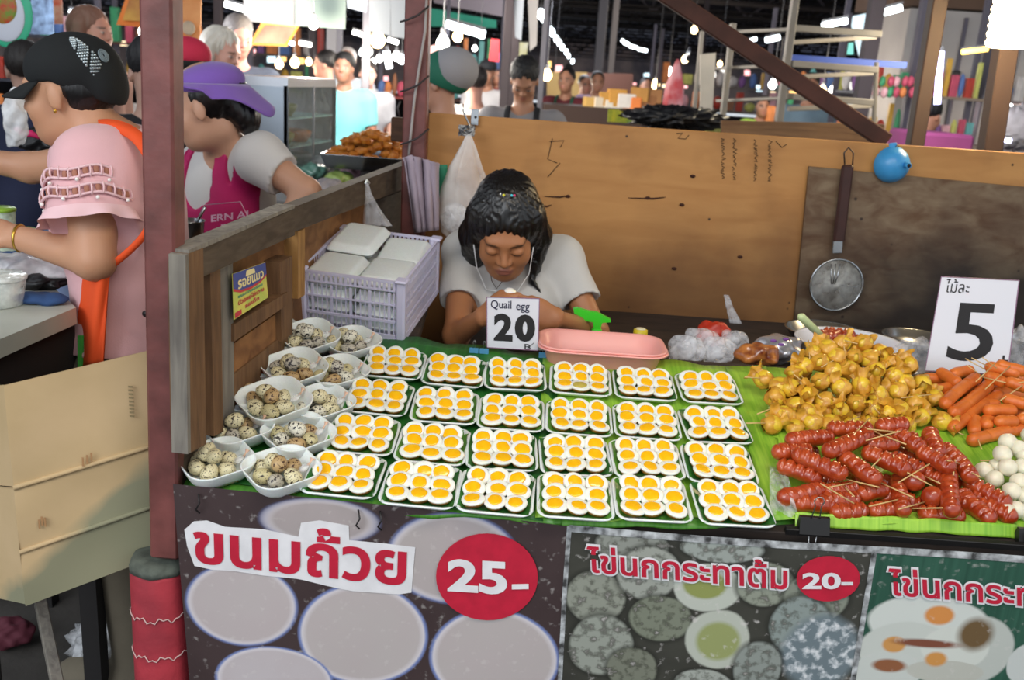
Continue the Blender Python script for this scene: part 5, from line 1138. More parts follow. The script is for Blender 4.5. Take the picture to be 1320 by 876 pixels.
# ============================================================ BODIES: implicit surfaces meshed as one skin
def np3(v): return np.array((v[0], v[1], v[2]), dtype=np.float32)
class Body:
    def __init__(s): s.p = []
    def ell(s, c, r, X=None, k=.02, sub=False, tag=''):
        s.p.append(dict(t='e', c=np3(c), r=np3(r), R=None if X is None else np.array(X.to_3x3(), dtype=np.float32), k=k, sub=sub, tag=tag)); return s
    def cone(s, a, b, ra, rb, k=.02, sub=False, tag='', flat=None):
        s.p.append(dict(t='c', a=np3(a), b=np3(b), ra=ra, rb=rb, k=k, sub=sub, tag=tag)); return s
    def inflated(s, tags, t, extra=()):
        o = Body()
        for q in s.p:
            if q['tag'] in tags and not q['sub']:
                q = dict(q)
                if q['t'] == 'e': q['r'] = q['r'] + t
                else: q['ra'] += t; q['rb'] += t
                o.p.append(q)
        return o
    def field(s, res, amp=None, clips=()):
        lo = np.array([9e9] * 3); hi = -lo
        for q in s.p:
            if q['sub']: continue
            if q['t'] == 'e': m = float(q['r'].max()); l, h = q['c'] - m, q['c'] + m
            else: m = max(q['ra'], q['rb']); l, h = np.minimum(q['a'], q['b']) - m, np.maximum(q['a'], q['b']) + m
            lo = np.minimum(lo, l); hi = np.maximum(hi, h)
        lo = lo - .02; hi = hi + .02; n = np.ceil((hi - lo) / res).astype(int) + 1
        G = np.full(n, .06, dtype=np.float32)
        ax = [lo[i] + np.arange(n[i]) * res for i in range(3)]
        for q in s.p:
            if q['t'] == 'e': m = float(q['r'].max()); l, h = q['c'] - m, q['c'] + m
            else: m = max(q['ra'], q['rb']); l, h = np.minimum(q['a'], q['b']) - m, np.maximum(q['a'], q['b']) + m
            pad = .025 + q['k']
            i0 = np.clip(((l - pad - lo) / res).astype(int), 0, n); i1 = np.clip(((h + pad - lo) / res).astype(int) + 2, 0, n)
            if (i1 <= i0).any(): continue
            Xg, Yg, Zg = np.meshgrid(*[a[i0[j]:i1[j]].astype(np.float32) for j, a in enumerate(ax)], indexing='ij')
            if q['t'] == 'e':
                x, y, z = Xg - q['c'][0], Yg - q['c'][1], Zg - q['c'][2]
                if q['R'] is not None:
                    Rm = q['R']; x, y, z = Rm[0, 0] * x + Rm[1, 0] * y + Rm[2, 0] * z, Rm[0, 1] * x + Rm[1, 1] * y + Rm[2, 1] * z, Rm[0, 2] * x + Rm[1, 2] * y + Rm[2, 2] * z
                r = q['r']; a = x / r[0]; b = y / r[1]; c = z / r[2]
                k0 = np.sqrt(a * a + b * b + c * c) + 1e-6; k1 = np.sqrt((a / r[0]) ** 2 + (b / r[1]) ** 2 + (c / r[2]) ** 2) + 1e-6; d = k0 * (k0 - 1) / k1
            else:
                ab = q['b'] - q['a']; L2 = float(ab @ ab) + 1e-9
                x, y, z = Xg - q['a'][0], Yg - q['a'][1], Zg - q['a'][2]
                t = np.clip((x * ab[0] + y * ab[1] + z * ab[2]) / L2, 0, 1)
                d = np.sqrt((x - t * ab[0]) ** 2 + (y - t * ab[1]) ** 2 + (z - t * ab[2]) ** 2) - (q['ra'] + (q['rb'] - q['ra']) * t)
            sl = tuple(slice(i0[j], i1[j]) for j in range(3)); g = G[sl]; k = q['k']
            if q['sub']:
                h = np.clip(.5 - .5 * (g + d) / k, 0, 1); G[sl] = g * (1 - h) - d * h + k * h * (1 - h)
            else:
                h = np.clip(.5 + .5 * (g - d) / k, 0, 1); G[sl] = g * (1 - h) + d * h - k * h * (1 - h)
        if amp or clips:
            Xg, Yg, Zg = np.meshgrid(*[a.astype(np.float32) for a in ax], indexing='ij')
            if amp: G += amp(Xg, Yg, Zg)
            for f in clips: G = np.maximum(G, f(Xg, Yg, Zg))
        G[0] = G[-1] = .05; G[:, 0] = G[:, -1] = .05; G[:, :, 0] = G[:, :, -1] = .05
        return G, lo, res
    def build(s, res=.006, amp=None, clips=()):
        G, lo, res = s.field(res, amp, clips)
        return nets(G, lo, res)
def nets(G, lo, res):
    S_ = G < 0; n = np.array(G.shape) - 1
    cnt = np.zeros(n, dtype=np.int8)
    offs = [(i, j, k) for i in (0, 1) for j in (0, 1) for k in (0, 1)]
    for i, j, k in offs: cnt += S_[i:n[0] + i, j:n[1] + j, k:n[2] + k]
    act = (cnt > 0) & (cnt < 8); I = np.argwhere(act); idx = np.full(n, -1, dtype=np.int32); idx[act] = np.arange(len(I))
    acc = np.zeros((len(I), 3)); c = np.zeros(len(I))
    val = {o: G[I[:, 0] + o[0], I[:, 1] + o[1], I[:, 2] + o[2]] for o in offs}
    for o in offs:
        for a in range(3):
            if o[a] == 0:
                p = list(o); p[a] = 1; p = tuple(p); v0, v1 = val[o], val[p]; mk = (v0 < 0) != (v1 < 0)
                t = np.where(mk, v0 / np.where(mk, v0 - v1, 1), 0); q = np.tile(np.array(o, dtype=float), (len(I), 1)); q[:, a] += t
                acc += q * mk[:, None]; c += mk
    V = lo + (I + acc / c[:, None]) * res
    Q = []
    for a in range(3):
        b_, c_ = (a + 1) % 3, (a + 2) % 3
        s0 = [slice(1, -1)] * 3; s0[a] = slice(0, -1); s1 = [slice(1, -1)] * 3; s1[a] = slice(1, None)
        A_ = S_[tuple(s0)]; B_ = S_[tuple(s1)]; E = np.argwhere(A_ != B_); 
        if not len(E): continue
        st = A_[tuple(E.T)]; E = E.copy()
        for ax_ in (b_, c_): E[:, ax_] += 1
        def cell(db, dc): X = E.copy(); X[:, b_] -= db; X[:, c_] -= dc; return idx[X[:, 0], X[:, 1], X[:, 2]]
        q = np.stack([cell(1, 1), cell(0, 1), cell(0, 0), cell(1, 0)], 1); q[~st] = q[~st][:, ::-1]; Q.append(q)
    return V, np.concatenate(Q)
def skin(name, VQ, mat, parent=None, colfn=None, H=None):
    V, Q = VQ; me = bpy.data.meshes.new(name)
    off = np.zeros(3)
    X = Matrix.Identity(4); p = parent; ch = []
    while p: ch.append(p.matrix_basis); p = p.parent
    for c_ in reversed(ch): X = X @ c_
    Xi = np.array(X.inverted()); V2 = V @ Xi[:3, :3].T + Xi[:3, 3]
    me.vertices.add(len(V)); me.vertices.foreach_set('co', V2.astype(np.float32).ravel())
    me.loops.add(Q.size); me.loops.foreach_set('vertex_index', Q.astype(np.int32).ravel())
    me.polygons.add(len(Q)); me.polygons.foreach_set('loop_start', np.arange(0, Q.size, 4, dtype=np.int32)); me.polygons.foreach_set('loop_total', np.full(len(Q), 4, dtype=np.int32))
    me.update(calc_edges=True); me.validate()
    me.polygons.foreach_set('use_smooth', np.ones(len(me.polygons), dtype=bool))
    if colfn is not None:
        Cc = colfn(V); a = me.color_attributes.new('Col', 'FLOAT_COLOR', 'POINT'); a.data.foreach_set('color', np.concatenate([Cc, np.ones((len(V), 1))], 1).astype(np.float32).ravel())
    me.materials.append(mat); me.update()
    return ob(name, me, parent)
def loc_of(V, H):
    Hi = np.array(H.inverted()); return V @ Hi[:3, :3].T + Hi[:3, 3]
def sm(x, a, b): t = np.clip((x - a) / (b - a), 0, 1); return t * t * (3 - 2 * t)
def head(b, H, s=1.0, detail=True, tag='head'):
    """H: head frame, +y the way the face looks, +z crown, origin mid head"""
    def e(c, r, k=.02, sub=False, X=None): b.ell(H @ Vector(c) if s == 1 else H @ (Vector(c) * s), [q * s for q in r], H if X is None else H @ X, k * s, sub, tag)
    def c(a, d, ra, rb, k=.01): b.cone(H @ (Vector(a) * s), H @ (Vector(d) * s), ra * s, rb * s, k * s, False, tag)
    e((0, -.015, .035), (.072, .092, .080)); e((0, .022, -.022), (.058, .062, .078), .03); e((0, .052, -.084), (.024, .024, .020), .035)
    e((0, .035, -.070), (.044, .038, .028), .03)
    for q in (-1, 1):
        e((q * .034, .054, -.028), (.026, .022, .026), .025); e((q * .073, -.004, -.008), (.008, .017, .029), .008)
    if detail:
        e((0, .074, .024), (.044, .014, .011), .02)
        for q in (-1, 1): e((q * .031, .092, .004), (.017, .013, .012), .012, True); e((q * .031, .076, .002), (.0150, .0125, .0115), .006)
        c((0, .082, .012), (0, .099, -.022), .0065, .0095, .012); 
        for q in (-1, 1): e((q * .0105, .090, -.026), (.0080, .0090, .0065), .008)
        e((0, .083, -.0495), (.021, .010, .0055), .008); e((0, .081, -.0605), (.018, .010, .0065), .008); e((0, .096, -.0548), (.021, .009, .0016), .003, True)
    else: c((0, .080, .010), (0, .094, -.022), .008, .010, .012); e((0, .082, -.056), (.02, .008, .009), .01)
def facecol(base, H, s=1.0, closed=False, lips=(.36, .12, .09), brow=(.02, .013, .01)):
    base = np.array(base)
    def f(V):
        L = loc_of(V, H) / s; C_ = np.tile(base, (len(V), 1)); x, y, z = L.T; ax_ = np.abs(x); front = sm(y, .045, .06)
        def mixc(m, col): nonlocal C_; C_ = C_ * (1 - m[:, None]) + np.array(col) * m[:, None]
        near = (np.abs(L) < .16).all(1)
        m = near * front * (1 - sm(np.sqrt((x / .024) ** 2 + ((z + .0555) / .0115) ** 2), .8, 1.1)); mixc(m * .75, lips)
        m = near * front * (1 - sm(np.sqrt(((ax_ - .033) / .019) ** 2 + ((z - .0235 + (ax_ - .03) ** 2 * 9) / .0042) ** 2), .7, 1.3)); mixc(m * .85, brow)
        if closed: m = near * front * (1 - sm(np.sqrt(((ax_ - .031) / .0155) ** 2 + ((z + .0055 - (ax_ - .031) ** 2 * 16) / .0022) ** 2), .7, 1.4)); mixc(m, brow)
        else:
            m = near * front * (1 - sm(np.sqrt(((ax_ - .031) / .0125) ** 2 + ((z - .001) / .0052) ** 2), .8, 1.2)); mixc(m, (.55, .5, .46))
            m = near * front * (1 - sm(np.sqrt(((ax_ - .031) / .0055) ** 2 + ((z - .001) / .0055) ** 2), .8, 1.2)); mixc(m, (.015, .01, .01))
            m = near * front * (1 - sm(np.sqrt(((ax_ - .031) / .0145) ** 2 + ((z - .0068) / .002) ** 2), .8, 1.3)); mixc(m, brow)
        m = near * front * (1 - sm(np.sqrt(((ax_ - .008) / .0035) ** 2 + ((z + .032) / .003) ** 2), .7, 1.3)); mixc(m * .7, base * .25)
        return C_
    return f
def hand(b, w, f, n, side, s=1.0, curl=1.0, spread=.0, tag='hand', thumb=.6):
    """w wrist, f finger direction, n the way the palm faces, side: thumb side"""
    w = Vector(w); f = Vector(f).normalized(); n = (Vector(n) - f * Vector(n).dot(f)).normalized(); t = f.cross(n) * side
    for i, (o, L0, Lf, rr) in enumerate(((.030, .082, .070, .0085), (.010, .086, .078, .0088), (-.010, .082, .072, .0084), (-.028, .074, .056, .0074))):
        base = w + (t * o * .55) * s; kn = w + (t * o + f * L0 + n * .002) * s
        b.cone(base, kn, .0125 * s, .0105 * s, .012, tag=tag)
        p = kn; a = .25 * curl; ls = (Lf * .45, Lf * .32, Lf * .26); r = rr * s
        for j in range(3):
            a += (.55, .75, .55)[j] * curl; d = f * math.cos(a) + n * math.sin(a) + t * spread * (o / .03) * .3; d.normalize()
            q = p + d * ls[j] * s; b.cone(p, q, r, r * .90, .004, tag=tag); p = q; r *= .9
    b.ell(w + (f * .045 + n * .002) * s, (.034 * s, .030 * s, .016 * s), Matrix(((t.x, f.x, n.x, 0), (t.y, f.y, n.y, 0), (t.z, f.z, n.z, 0), (0, 0, 0, 1))), .015, tag=tag)
    p = w + (t * .020 + f * .018) * s
    for j, (ang, L) in enumerate(((.9, .040), (.55, .030), (.3, .024))):
        d = t * math.sin(ang) + f * math.cos(ang) + n * thumb * (.5 + .3 * j); d.normalize(); q = p + d * L * s; b.cone(p, q, (.0125, .0098, .0088)[j] * s, (.010, .009, .0078)[j] * s, .006, tag=tag); p = q
mSkin = M('skin', '#b98a68', .5, attr='Col', sss=.12, bump=.05, bscale=150)
mHair = M('hair_black', '#0c0a0b', .33, bump=.35, bscale=70, stretch=(3, 3, .3), spec=.6)
def folds(a, f, seed=0):
    r = np.random.RandomState(seed); D = r.uniform(-1, 1, (4, 3)); ph = r.uniform(0, 6, 4)
    def g(X, Y, Z):
        o = 0
        for d, p in zip(D, ph): o = o + np.sin(f * (d[0] * X + d[1] * Y + d[2] * .6 * Z) + p + 1.5 * np.sin(f * .5 * (d[1] * X - d[0] * Z)))
        return (a / 3 * o).astype(np.float32)
    return g
def strands(H, a=.0022, n=60):
    Hi = np.array(H.inverted())
    def g(X, Y, Z):
        x = Hi[0, 0] * X + Hi[0, 1] * Y + Hi[0, 2] * Z + Hi[0, 3]; y = Hi[1, 0] * X + Hi[1, 1] * Y + Hi[1, 2] * Z + Hi[1, 3]
        t = np.arctan2(x, y - .01); return (a * np.sin(n * t) + a * .7 * np.sin(n * .37 * t + 1)).astype(np.float32)
    return g
def hframe(pos, yaw, pitch, roll=0):
    """yaw 0 looks to +Y (away), 180 looks at the camera; pitch<0 looks down"""
    return TR(pos) @ RZ(R(yaw)) @ RX(R(pitch)) @ RY(R(roll))

# ---------------- the seller
Hd = hframe(aty(652, 299, 2.30), 181, -29, 2)
g = Body(); skinG = hexc('#a8704a')
head(g, Hd, 1.0)
neck0 = Vector(aty(655, 318, 2.44)); g.cone(Hd @ Vector((0, -.02, -.06)), neck0, .050, .052, .03, tag='neck')
shL = Vector(aty(598, 326, 2.43)); shR = Vector(aty(722, 332, 2.43)); pel = Vector(aty(655, 500, 2.55))
g.cone(shL, shR, .045, .045, .05, tag='torso'); g.ell((shL + shR) / 2 + Vector((0, .01, -.10)), (.135, .085, .15), None, .05, tag='torso'); g.ell(pel + Vector((0, -.02, .10)), (.125, .085, .16), None, .05, tag='torso')
for s_ in (-1, 1): g.ell((shL + shR) / 2 + Vector((s_ * .062, -.075, -.12)), (.055, .042, .055), None, .04, tag='torso')
elL = Vector(aty(588, 432, 2.22)); haL = Vector(aty(622, 408, 2.115)); elR = Vector(aty(768, 428, 2.33)); haR = Vector(aty(716, 410, 2.13))
for sh_, el, ha in ((shL, elL, haL), (shR, elR, haR)):
    g.cone(sh_, el, .040, .031, .03, tag='uarm'); g.cone(el, ha, .031, .020, .02, tag='farm')
hand(g, haL, Vector((.55, -.25, .55)), Vector((.6, .5, -.5)), -1, .92, .95); hand(g, haR, Vector((-.75, -.2, .25)), Vector((-.1, .7, -.3)), 1, .92, .95)
seller = empty('person', (pel.x, pel.y, 0.0)); tag(seller, 'young seller in pale tee, head bowed, peeling an egg behind the table', 'person')
# seated legs out of sight behind the table
hipz = .50
for s_ in (-1, 1): g.cone(Vector((pel.x + s_ * .08, pel.y, .56)), Vector((pel.x + s_ * .11, pel.y - .30, .52)), .075, .055, .04, tag='leg'); g.cone(Vector((pel.x + s_ * .11, pel.y - .30, .52)), Vector((pel.x + s_ * .11, pel.y - .27, .08)), .052, .035, .03, tag='leg'); g.ell(Vector((pel.x + s_ * .11, pel.y - .33, .04)), (.04, .11, .04), None, .03, tag='leg')
g.cone(pel, Vector((pel.x, pel.y, .58)), .12, .12, .05, tag='torso')
skin('body', g.build(.0042), mSkin, seller, facecol(skinG, Hd, closed=True, lips=(.30, .10, .08)))
sh = g.inflated(('torso',), .010)
for sh_, el, t in ((shL, elL, .62), (shR, elR, .60)): sh.cone(sh_, sh_.lerp(el, t), .054, .050, .03, tag='s')
sh.ell(neck0 + Vector((0, -.06, .015)), (.060, .085, .040), RX(.5), .008, True)
for sh_, el, t in ((shL, elL, .62), (shR, elR, .60)): e_ = sh_.lerp(el, t); d = (el - sh_).normalized(); sh.cone(e_ + d * .055, e_ + d * .12, .075, .075, .004, True)
mTee = M('tee_grey', '#c3c1be', .85, var=.06, vscale=8, bump=.1, bscale=300, sheen=.2)
skin('tee_shirt', sh.build(.0050, folds(.0035, 42, 3), ()), mTee, seller)
tr_ = g.inflated(('leg',), .012); tr_.cone(Vector((pel.x, pel.y, .62)), Vector((pel.x, pel.y, .56)), .135, .135, .05); skin('trousers', tr_.build(.012), M('denim_dark', '#242a3a', .9), seller)
# hair: pinned back on the crown, falling beside the face
h = Body(); hp = lambda v: Hd @ Vector(v)
h.ell(hp((0, -.022, .045)), (.086, .102, .088), Hd, .03); h.ell(hp((0, -.03, .105)), (.055, .06, .035), Hd, .04)
for s_ in (-1, 1):
    h.cone(hp((s_ * .062, .01, .06)), hp((s_ * .080, -.01, -.02)), .034, .030, .03); h.cone(hp((s_ * .078, -.015, -.02)), hp((s_ * .086, -.03, -.10)), .032, .018 if s_ < 0 else .026, .03)
h.cone(hp((.075, -.02, -.03)), hp((.074, -.01, -.13)), .032, .014, .03)
h.cone(hp((-.074, .0, -.06)), hp((-.070, .04, -.125)), .015, .006, .02); h.cone(hp((-.070, .04, -.12)), hp((-.098, .055, -.150)), .007, .003, .01)
h.cone(hp((-.078, .0, -.05)), hp((-.085, .015, -.11)), .018, .006, .02)
h.ell(hp((0, .10, -.045)), (.062, .085, .092), Hd, .02, True)
h.ell(hp((0, .115, .02)), (.045, .05, .045), Hd, .02, True)
skin('hair', h.build(.0042, strands(Hd, .0016, 70)), mHair, seller)
for i, (x, y, c_) in enumerate(((647, 224, '#d8d040'), (657, 226, '#4ac0d0'), (660, 224, '#d83a6a'), (643, 232, '#e8e8e8'))):
    p = aty(x, y, 2.30); d = (p - CAM).normalized(); p = Hd @ Vector(((650 - x) * -.0019 * -1, .035 - .012 * (i == 3), .137 - .006 * (i == 3)))
    P(MB().ell(p, (.0035, .0035, .0035), 8, 6), 'hair_pin', M('pin%d' % i, c_, .3), seller)
m = MB(); m.tube([Hd @ Vector(v) for v in ((.074, .02, -.01), (.078, .03, -.02), (.070, .045, -.08), (.045, .06, -.14))] + [Vector(aty(640, 375, 2.30))], .0016, 6); m.tube([Hd @ Vector(v) for v in ((-.070, .03, -.02), (-.062, .05, -.09), (-.03, .06, -.15))] + [Vector(aty(650, 378, 2.28))], .0014, 6)
m.ell(Hd @ Vector((.076, .018, -.005)), (.007, .007, .010), 8, 6); P(m, 'earphone_cord', M('cord_white', '#dcdcdc', .4), seller)
m = MB(); m.tube([Vector(aty(x, y, 2.325)) for x, y in ((630, 340), (634, 362), (640, 372), (648, 362), (654, 345))], .0012, 5); P(m, 'necklace', M('thin_chain', '#5a4638', .4, metal=.6), seller)
W(MB().ell(aty(657, 378, 2.115), (.0165, .013, .0135), 16, 10), 'peeled_egg', mWhite, 'peeled white quail egg in the seller\'s fingers', 'egg')
st_ = empty('stool', (pel.x, pel.y, 0)); tag(st_, 'plain plastic stool under the seller', 'stool')
P(MB().box((pel.x, pel.y + .02, .445), (.32, .30, .03), bev=.01), 'seat', mBl, st_)
for i in (-1, 1):
    for j in (-1, 1): P(MB().bar((pel.x + i * .15, pel.y + .02 + j * .14, 0), (pel.x + i * .13, pel.y + .02 + j * .12, .43), .03, bev=.004), 'leg', mBl, st_)
# ---------------- woman in the pink blouse, seen from her left and behind, facing left
def V3(x, y, Y): return Vector(aty(x, y, Y))
mCapBlk = M('cap_black', '#0c1012', .85, bump=.1, bscale=300)
SK1 = hexc('#c39070')
Hd = hframe(V3(90, 120, 1.98), 88, -8, 0)
g = Body(); head(g, Hd, .96)
nk = V3(138, 188, 2.02); g.cone(Hd @ Vector((0, -.03, -.06)), nk, .052, .062, .03, tag='neck')
sn = V3(112, 212, 1.90); sf = V3(150, 205, 2.20); ch = V3(165, 270, 2.04); wa = V3(168, 365, 2.04); hip = V3(170, 460, 2.04)
g.cone(sn + Vector((.03, .03, 0)), sf, .062, .06, .05, tag='torso'); g.ell(ch, (.105, .165, .17), None, .06, tag='torso'); g.ell(wa, (.100, .155, .14), None, .06, tag='torso'); g.ell(hip, (.12, .175, .15), None, .06, tag='torso')
g.ell(V3(126, 285, 2.03), (.065, .12, .09), None, .05, tag='torso')
elN = V3(122, 335, 1.84); haN = V3(20, 305, 1.90); elF = V3(40, 216, 2.28); haF = V3(-60, 200, 2.25)
g.cone(sn, elN, .053, .040, .03, tag='uarm'); g.cone(elN, haN, .038, .025, .02, tag='farm'); hand(g, haN, Vector((-1, .1, .15)), Vector((0, .5, -.8)), 1, .95, .6)
g.cone(sf, elF, .05, .036, .03, tag='uarm'); g.cone(elF, haF, .034, .024, .02, tag='farm'); hand(g, haF, Vector((-1, .1, .1)), Vector((0, .5, -.8)), 1, .9, .5)
for q in (-.09, .09): g.cone(hip + Vector((0, q, -.05)), Vector((hip.x, hip.y + q, .46)), .09, .06, .05, tag='leg'); g.cone(Vector((hip.x, hip.y + q, .46)), Vector((hip.x + .02, hip.y + q, .07)), .058, .038, .04, tag='leg'); g.ell((hip.x - .05, hip.y + q, .035), (.12, .045, .04), None, .03, tag='leg')
pw = empty('person', (hip.x, hip.y, 0)); tag(pw, 'woman in pink lace sleeved blouse, black cap and orange apron, working at the left counter', 'person')
skin('body', g.build(.0055), mSkin, pw, facecol(SK1, Hd))
bl = Body()
bl.cone(sn, sn.lerp(elN, .52), .070, .086, .03); bl.cone(sf, sf.lerp(elF, .5), .062, .07, .03)
d = (elN - sn).normalized(); bl.cone(sn.lerp(elN, .52) + d * .085, sn.lerp(elN, .52) + d * .2, .11, .11, .006, True); d2 = (elF - sf).normalized(); bl.cone(sf.lerp(elF, .5) + d2 * .07, sf.lerp(elF, .5) + d2 * .16, .09, .09, .006, True)
bl.p += g.inflated(('torso',), .013).p
bl.ell(nk + Vector((-.01, -.01, .035)), (.078, .082, .05), RY(-.35), .012, True)
zb = hip.z + .05
skin('blouse', bl.build(.0055, folds(.004, 34, 9), (lambda X, Y, Z: zb - Z,)), M('pink_cloth', '#e6b4b8', .85, var=.07, vscale=10, bump=.12, bscale=260, sheen=.3), pw)
# cut-out lace bands with pearls round the sleeve: openings, threads and beads
sd = (elN - sn).normalized(); s0 = sn; cen = lambda t: sn.lerp(elN, t)
ux = Vector((1, 0, 0)) - sd * sd.x; ux.normalize(); uy = sd.cross(ux)
mLaceHole = M('lace_open', '#a8705c', .8); mLace = M('lace_pink', '#ecc4c8', .8); mPearl = M('pearl', '#f2ece8', .2)
mh, ml, mp = MB(), MB(), MB()
for bi, (t0, rr) in enumerate(((.17, .0815), (.36, .0875))):
    for k in range(26):
        a = 2 * PI * k / 26; zz = t0 + .022 * math.sin(a * 5)
        p = cen(zz) + (ux * math.cos(a) + uy * math.sin(a)) * rr
        n_ = (p - cen(zz)).normalized(); q = n_.cross(sd).normalized()
        X = Matrix(((q.x, sd.x, n_.x, p.x), (q.y, sd.y, n_.y, p.y), (q.z, sd.z, n_.z, p.z), (0, 0, 0, 1)))
        mh.ell((0, 0, 0), (.0058, .0105, .0025), 8, 5, X=X); ml.tube([X @ Vector((.0090, -.012, .001)), X @ Vector((.0095, 0, .004)), X @ Vector((.0090, .012, .001))], .0020, 5)
    for k in range(9):
        a = 2 * PI * k / 9 + bi; p = cen(t0 + .085) + (ux * math.cos(a) + uy * math.sin(a)) * (rr + .004); mp.ell(p, (.004, .004, .004), 8, 6)
    for zz in (t0 - .045, t0 + .045): ml.tube([cen(zz + .022 * math.sin(5 * a)) + (ux * math.cos(a) + uy * math.sin(a)) * (rr + .001) for a in [2 * PI * k / 40 for k in range(40)]], .0028, 5, closed=True)
P(mh, 'lace_openings', mLaceHole, pw)['kind'] = 'stuff'; P(ml, 'lace_edging', mLace, pw); P(mp, 'pearls', mPearl, pw)['kind'] = 'stuff'
m = MB()
def ruf(u, v): a = 2 * PI * u; t = .50 + .13 * v; r_ = .088 + .012 * v + .006 * math.sin(a * 9) * v; return cen(t + .014 * math.sin(a * 5) * v) + (ux * math.cos(a) + uy * math.sin(a)) * r_
m.grid(ruf, 60, 5); o = P(m, 'sleeve_ruffle', mLace, pw)
sp_ = g.inflated(('leg',), .016); sp_.ell(hip + Vector((0, 0, -.02)), (.135, .185, .13), None, .05); skin('trousers', sp_.build(.011), M('olive_cloth', '#6c6455', .9, var=.1, vscale=20), pw)
P(MB().lathe([(.007, 0), (.007, .003), (0, .004)], 12, X=frame(V3(188, 404, 1.86), (1, 0, 0), (0, -1, 0))), 'button', mInk, pw)
# orange apron: strap over the back, waist tie and bib hanging in front
mOrg = M('apron_orange', '#e8521c', .8, bump=.1, bscale=200)
def ribbon(name, pts, w_, mt, par, n=24, th=.003, up=None):
    """flat band through world points"""
    mb = MB(); K = len(pts) - 1; L_ = []
    for i in range(n + 1):
        q = i / n * K; k = min(int(q), K - 1); f = q - k
        a = pts[max(k - 1, 0)]; b_ = pts[k]; c_ = pts[k + 1]; d_ = pts[min(k + 2, K)]
        L_.append(.5 * ((2 * b_) + (c_ - a) * f + (2 * a - 5 * b_ + 4 * c_ - d_) * f * f + (3 * b_ - a - 3 * c_ + d_) * f ** 3))
    V = []
    for i, p in enumerate(L_):
        t = (L_[min(i + 1, n)] - L_[max(i - 1, 0)]).normalized(); o = (p - (up if up else ch)); o.z *= .3; o = (o - t * o.dot(t)).normalized(); s_ = t.cross(o)
        for a, b_ in ((-1, 0), (1, 0), (1, 1), (-1, 1)): V.append(p + s_ * a * w_ / 2 + o * (b_ - .5) * th)
    Fc = [(i * 4 + j, i * 4 + (j + 1) % 4, i * 4 + 4 + (j + 1) % 4, i * 4 + 4 + j) for i in range(n) for j in range(4)] + [(3, 2, 1, 0), (n * 4, n * 4 + 1, n * 4 + 2, n * 4 + 3)]
    return P(mb.add(V, Fc, 0, True), name, mt, par)
ribbon('apron_strap', [V3(104, 178, 1.90), V3(120, 164, 1.93), V3(150, 163, 1.93), V3(176, 176, 1.90), V3(196, 205, 1.88), V3(206, 240, 1.87)], .028, mOrg, pw)
ribbon('apron_tie', [V3(206, 250, 1.86), V3(190, 295, 1.845), V3(170, 320, 1.84), V3(140, 345, 1.84)], .014, mOrg, pw)
def apf(u, v): x = 92 + 46 * u - 4 * v + 4 * (1 - v); y = 338 + 130 * v + 8 * (1 - u); return aty(x, y, 1.84 + .02 * math.sin(u * 5 + 1) + .006 * math.sin(u * 14 + v * 3) + .05 * (1 - u))
o = P(MB().grid(apf, 20, 16), 'apron_skirt', mOrg, pw); o.modifiers.new('s', 'SOLIDIFY').thickness = .004
P(MB().grid(lambda u, v: aty(100 + 8 * u, 432 + 44 * v, 1.86 + .003 * math.sin(9 * u)), 4, 6), 'green_cloth', M('apron_green', '#3f9a3a', .8), pw)
m = MB().tube([haN.lerp(elN, .06) + Vector((.006 * 0, .027 * math.cos(a), .027 * math.sin(a))) for a in [2 * PI * k / 20 for k in range(20)]], .0035, 6, closed=True); P(m, 'bracelet', M('gold', '#c8a24a', .3, metal=1), pw)
P(MB().ell(Hd @ Vector((-.079, -.004, -.034)), (.003, .004, .005), 8, 6), 'earring', M('gold', '#c8a24a', .3, metal=1), pw)
h = Body(); h.ell(Hd @ Vector((0, -.030, .012)), (.070, .070, .070), Hd, .02); h.ell(Hd @ Vector((0, .075, -.02)), (.075, .085, .10), Hd, .01, True); h.ell(Hd @ Vector((0, 0, -.02)), (.12, .025, .03), Hd, .01, True)
skin('hair', h.build(.005, strands(Hd, .001, 60)), mHair, pw)
cp = Body(); cp.ell(Hd @ Vector((0, -.018, .046)), (.080, .098, .074), Hd, .02); cp.ell(Hd @ Vector((0, -.088, .002)), (.052, .030, .045), Hd, .03)
cpl = np.array(Hd.inverted())
def capclip(X, Y, Z): y = cpl[1, 0] * X + cpl[1, 1] * Y + cpl[1, 2] * Z + cpl[1, 3]; z = cpl[2, 0] * X + cpl[2, 1] * Y + cpl[2, 2] * Z + cpl[2, 3]; return (.024 - z) + .55 * (y + .0) * (y < 0)
cap = skin('cap', cp.build(.005, None, (capclip,)), mCapBlk, pw)
br = MB()
def brf(u, v): a = (u - .5) * 2.3; r0 = .088 + .072 * v; return Hd @ Vector((.080 * math.sin(a) * (1 + .1 * v), -.016 + .098 * math.cos(a) + .055 * v * math.cos(a * .8), .026 - .020 * v - .018 * (a ** 2) * .5 * v))
br.grid(brf, 20, 6); o = P(br, 'cap_brim', mCapBlk, pw); o.modifiers.new('s', 'SOLIDIFY').thickness = .004
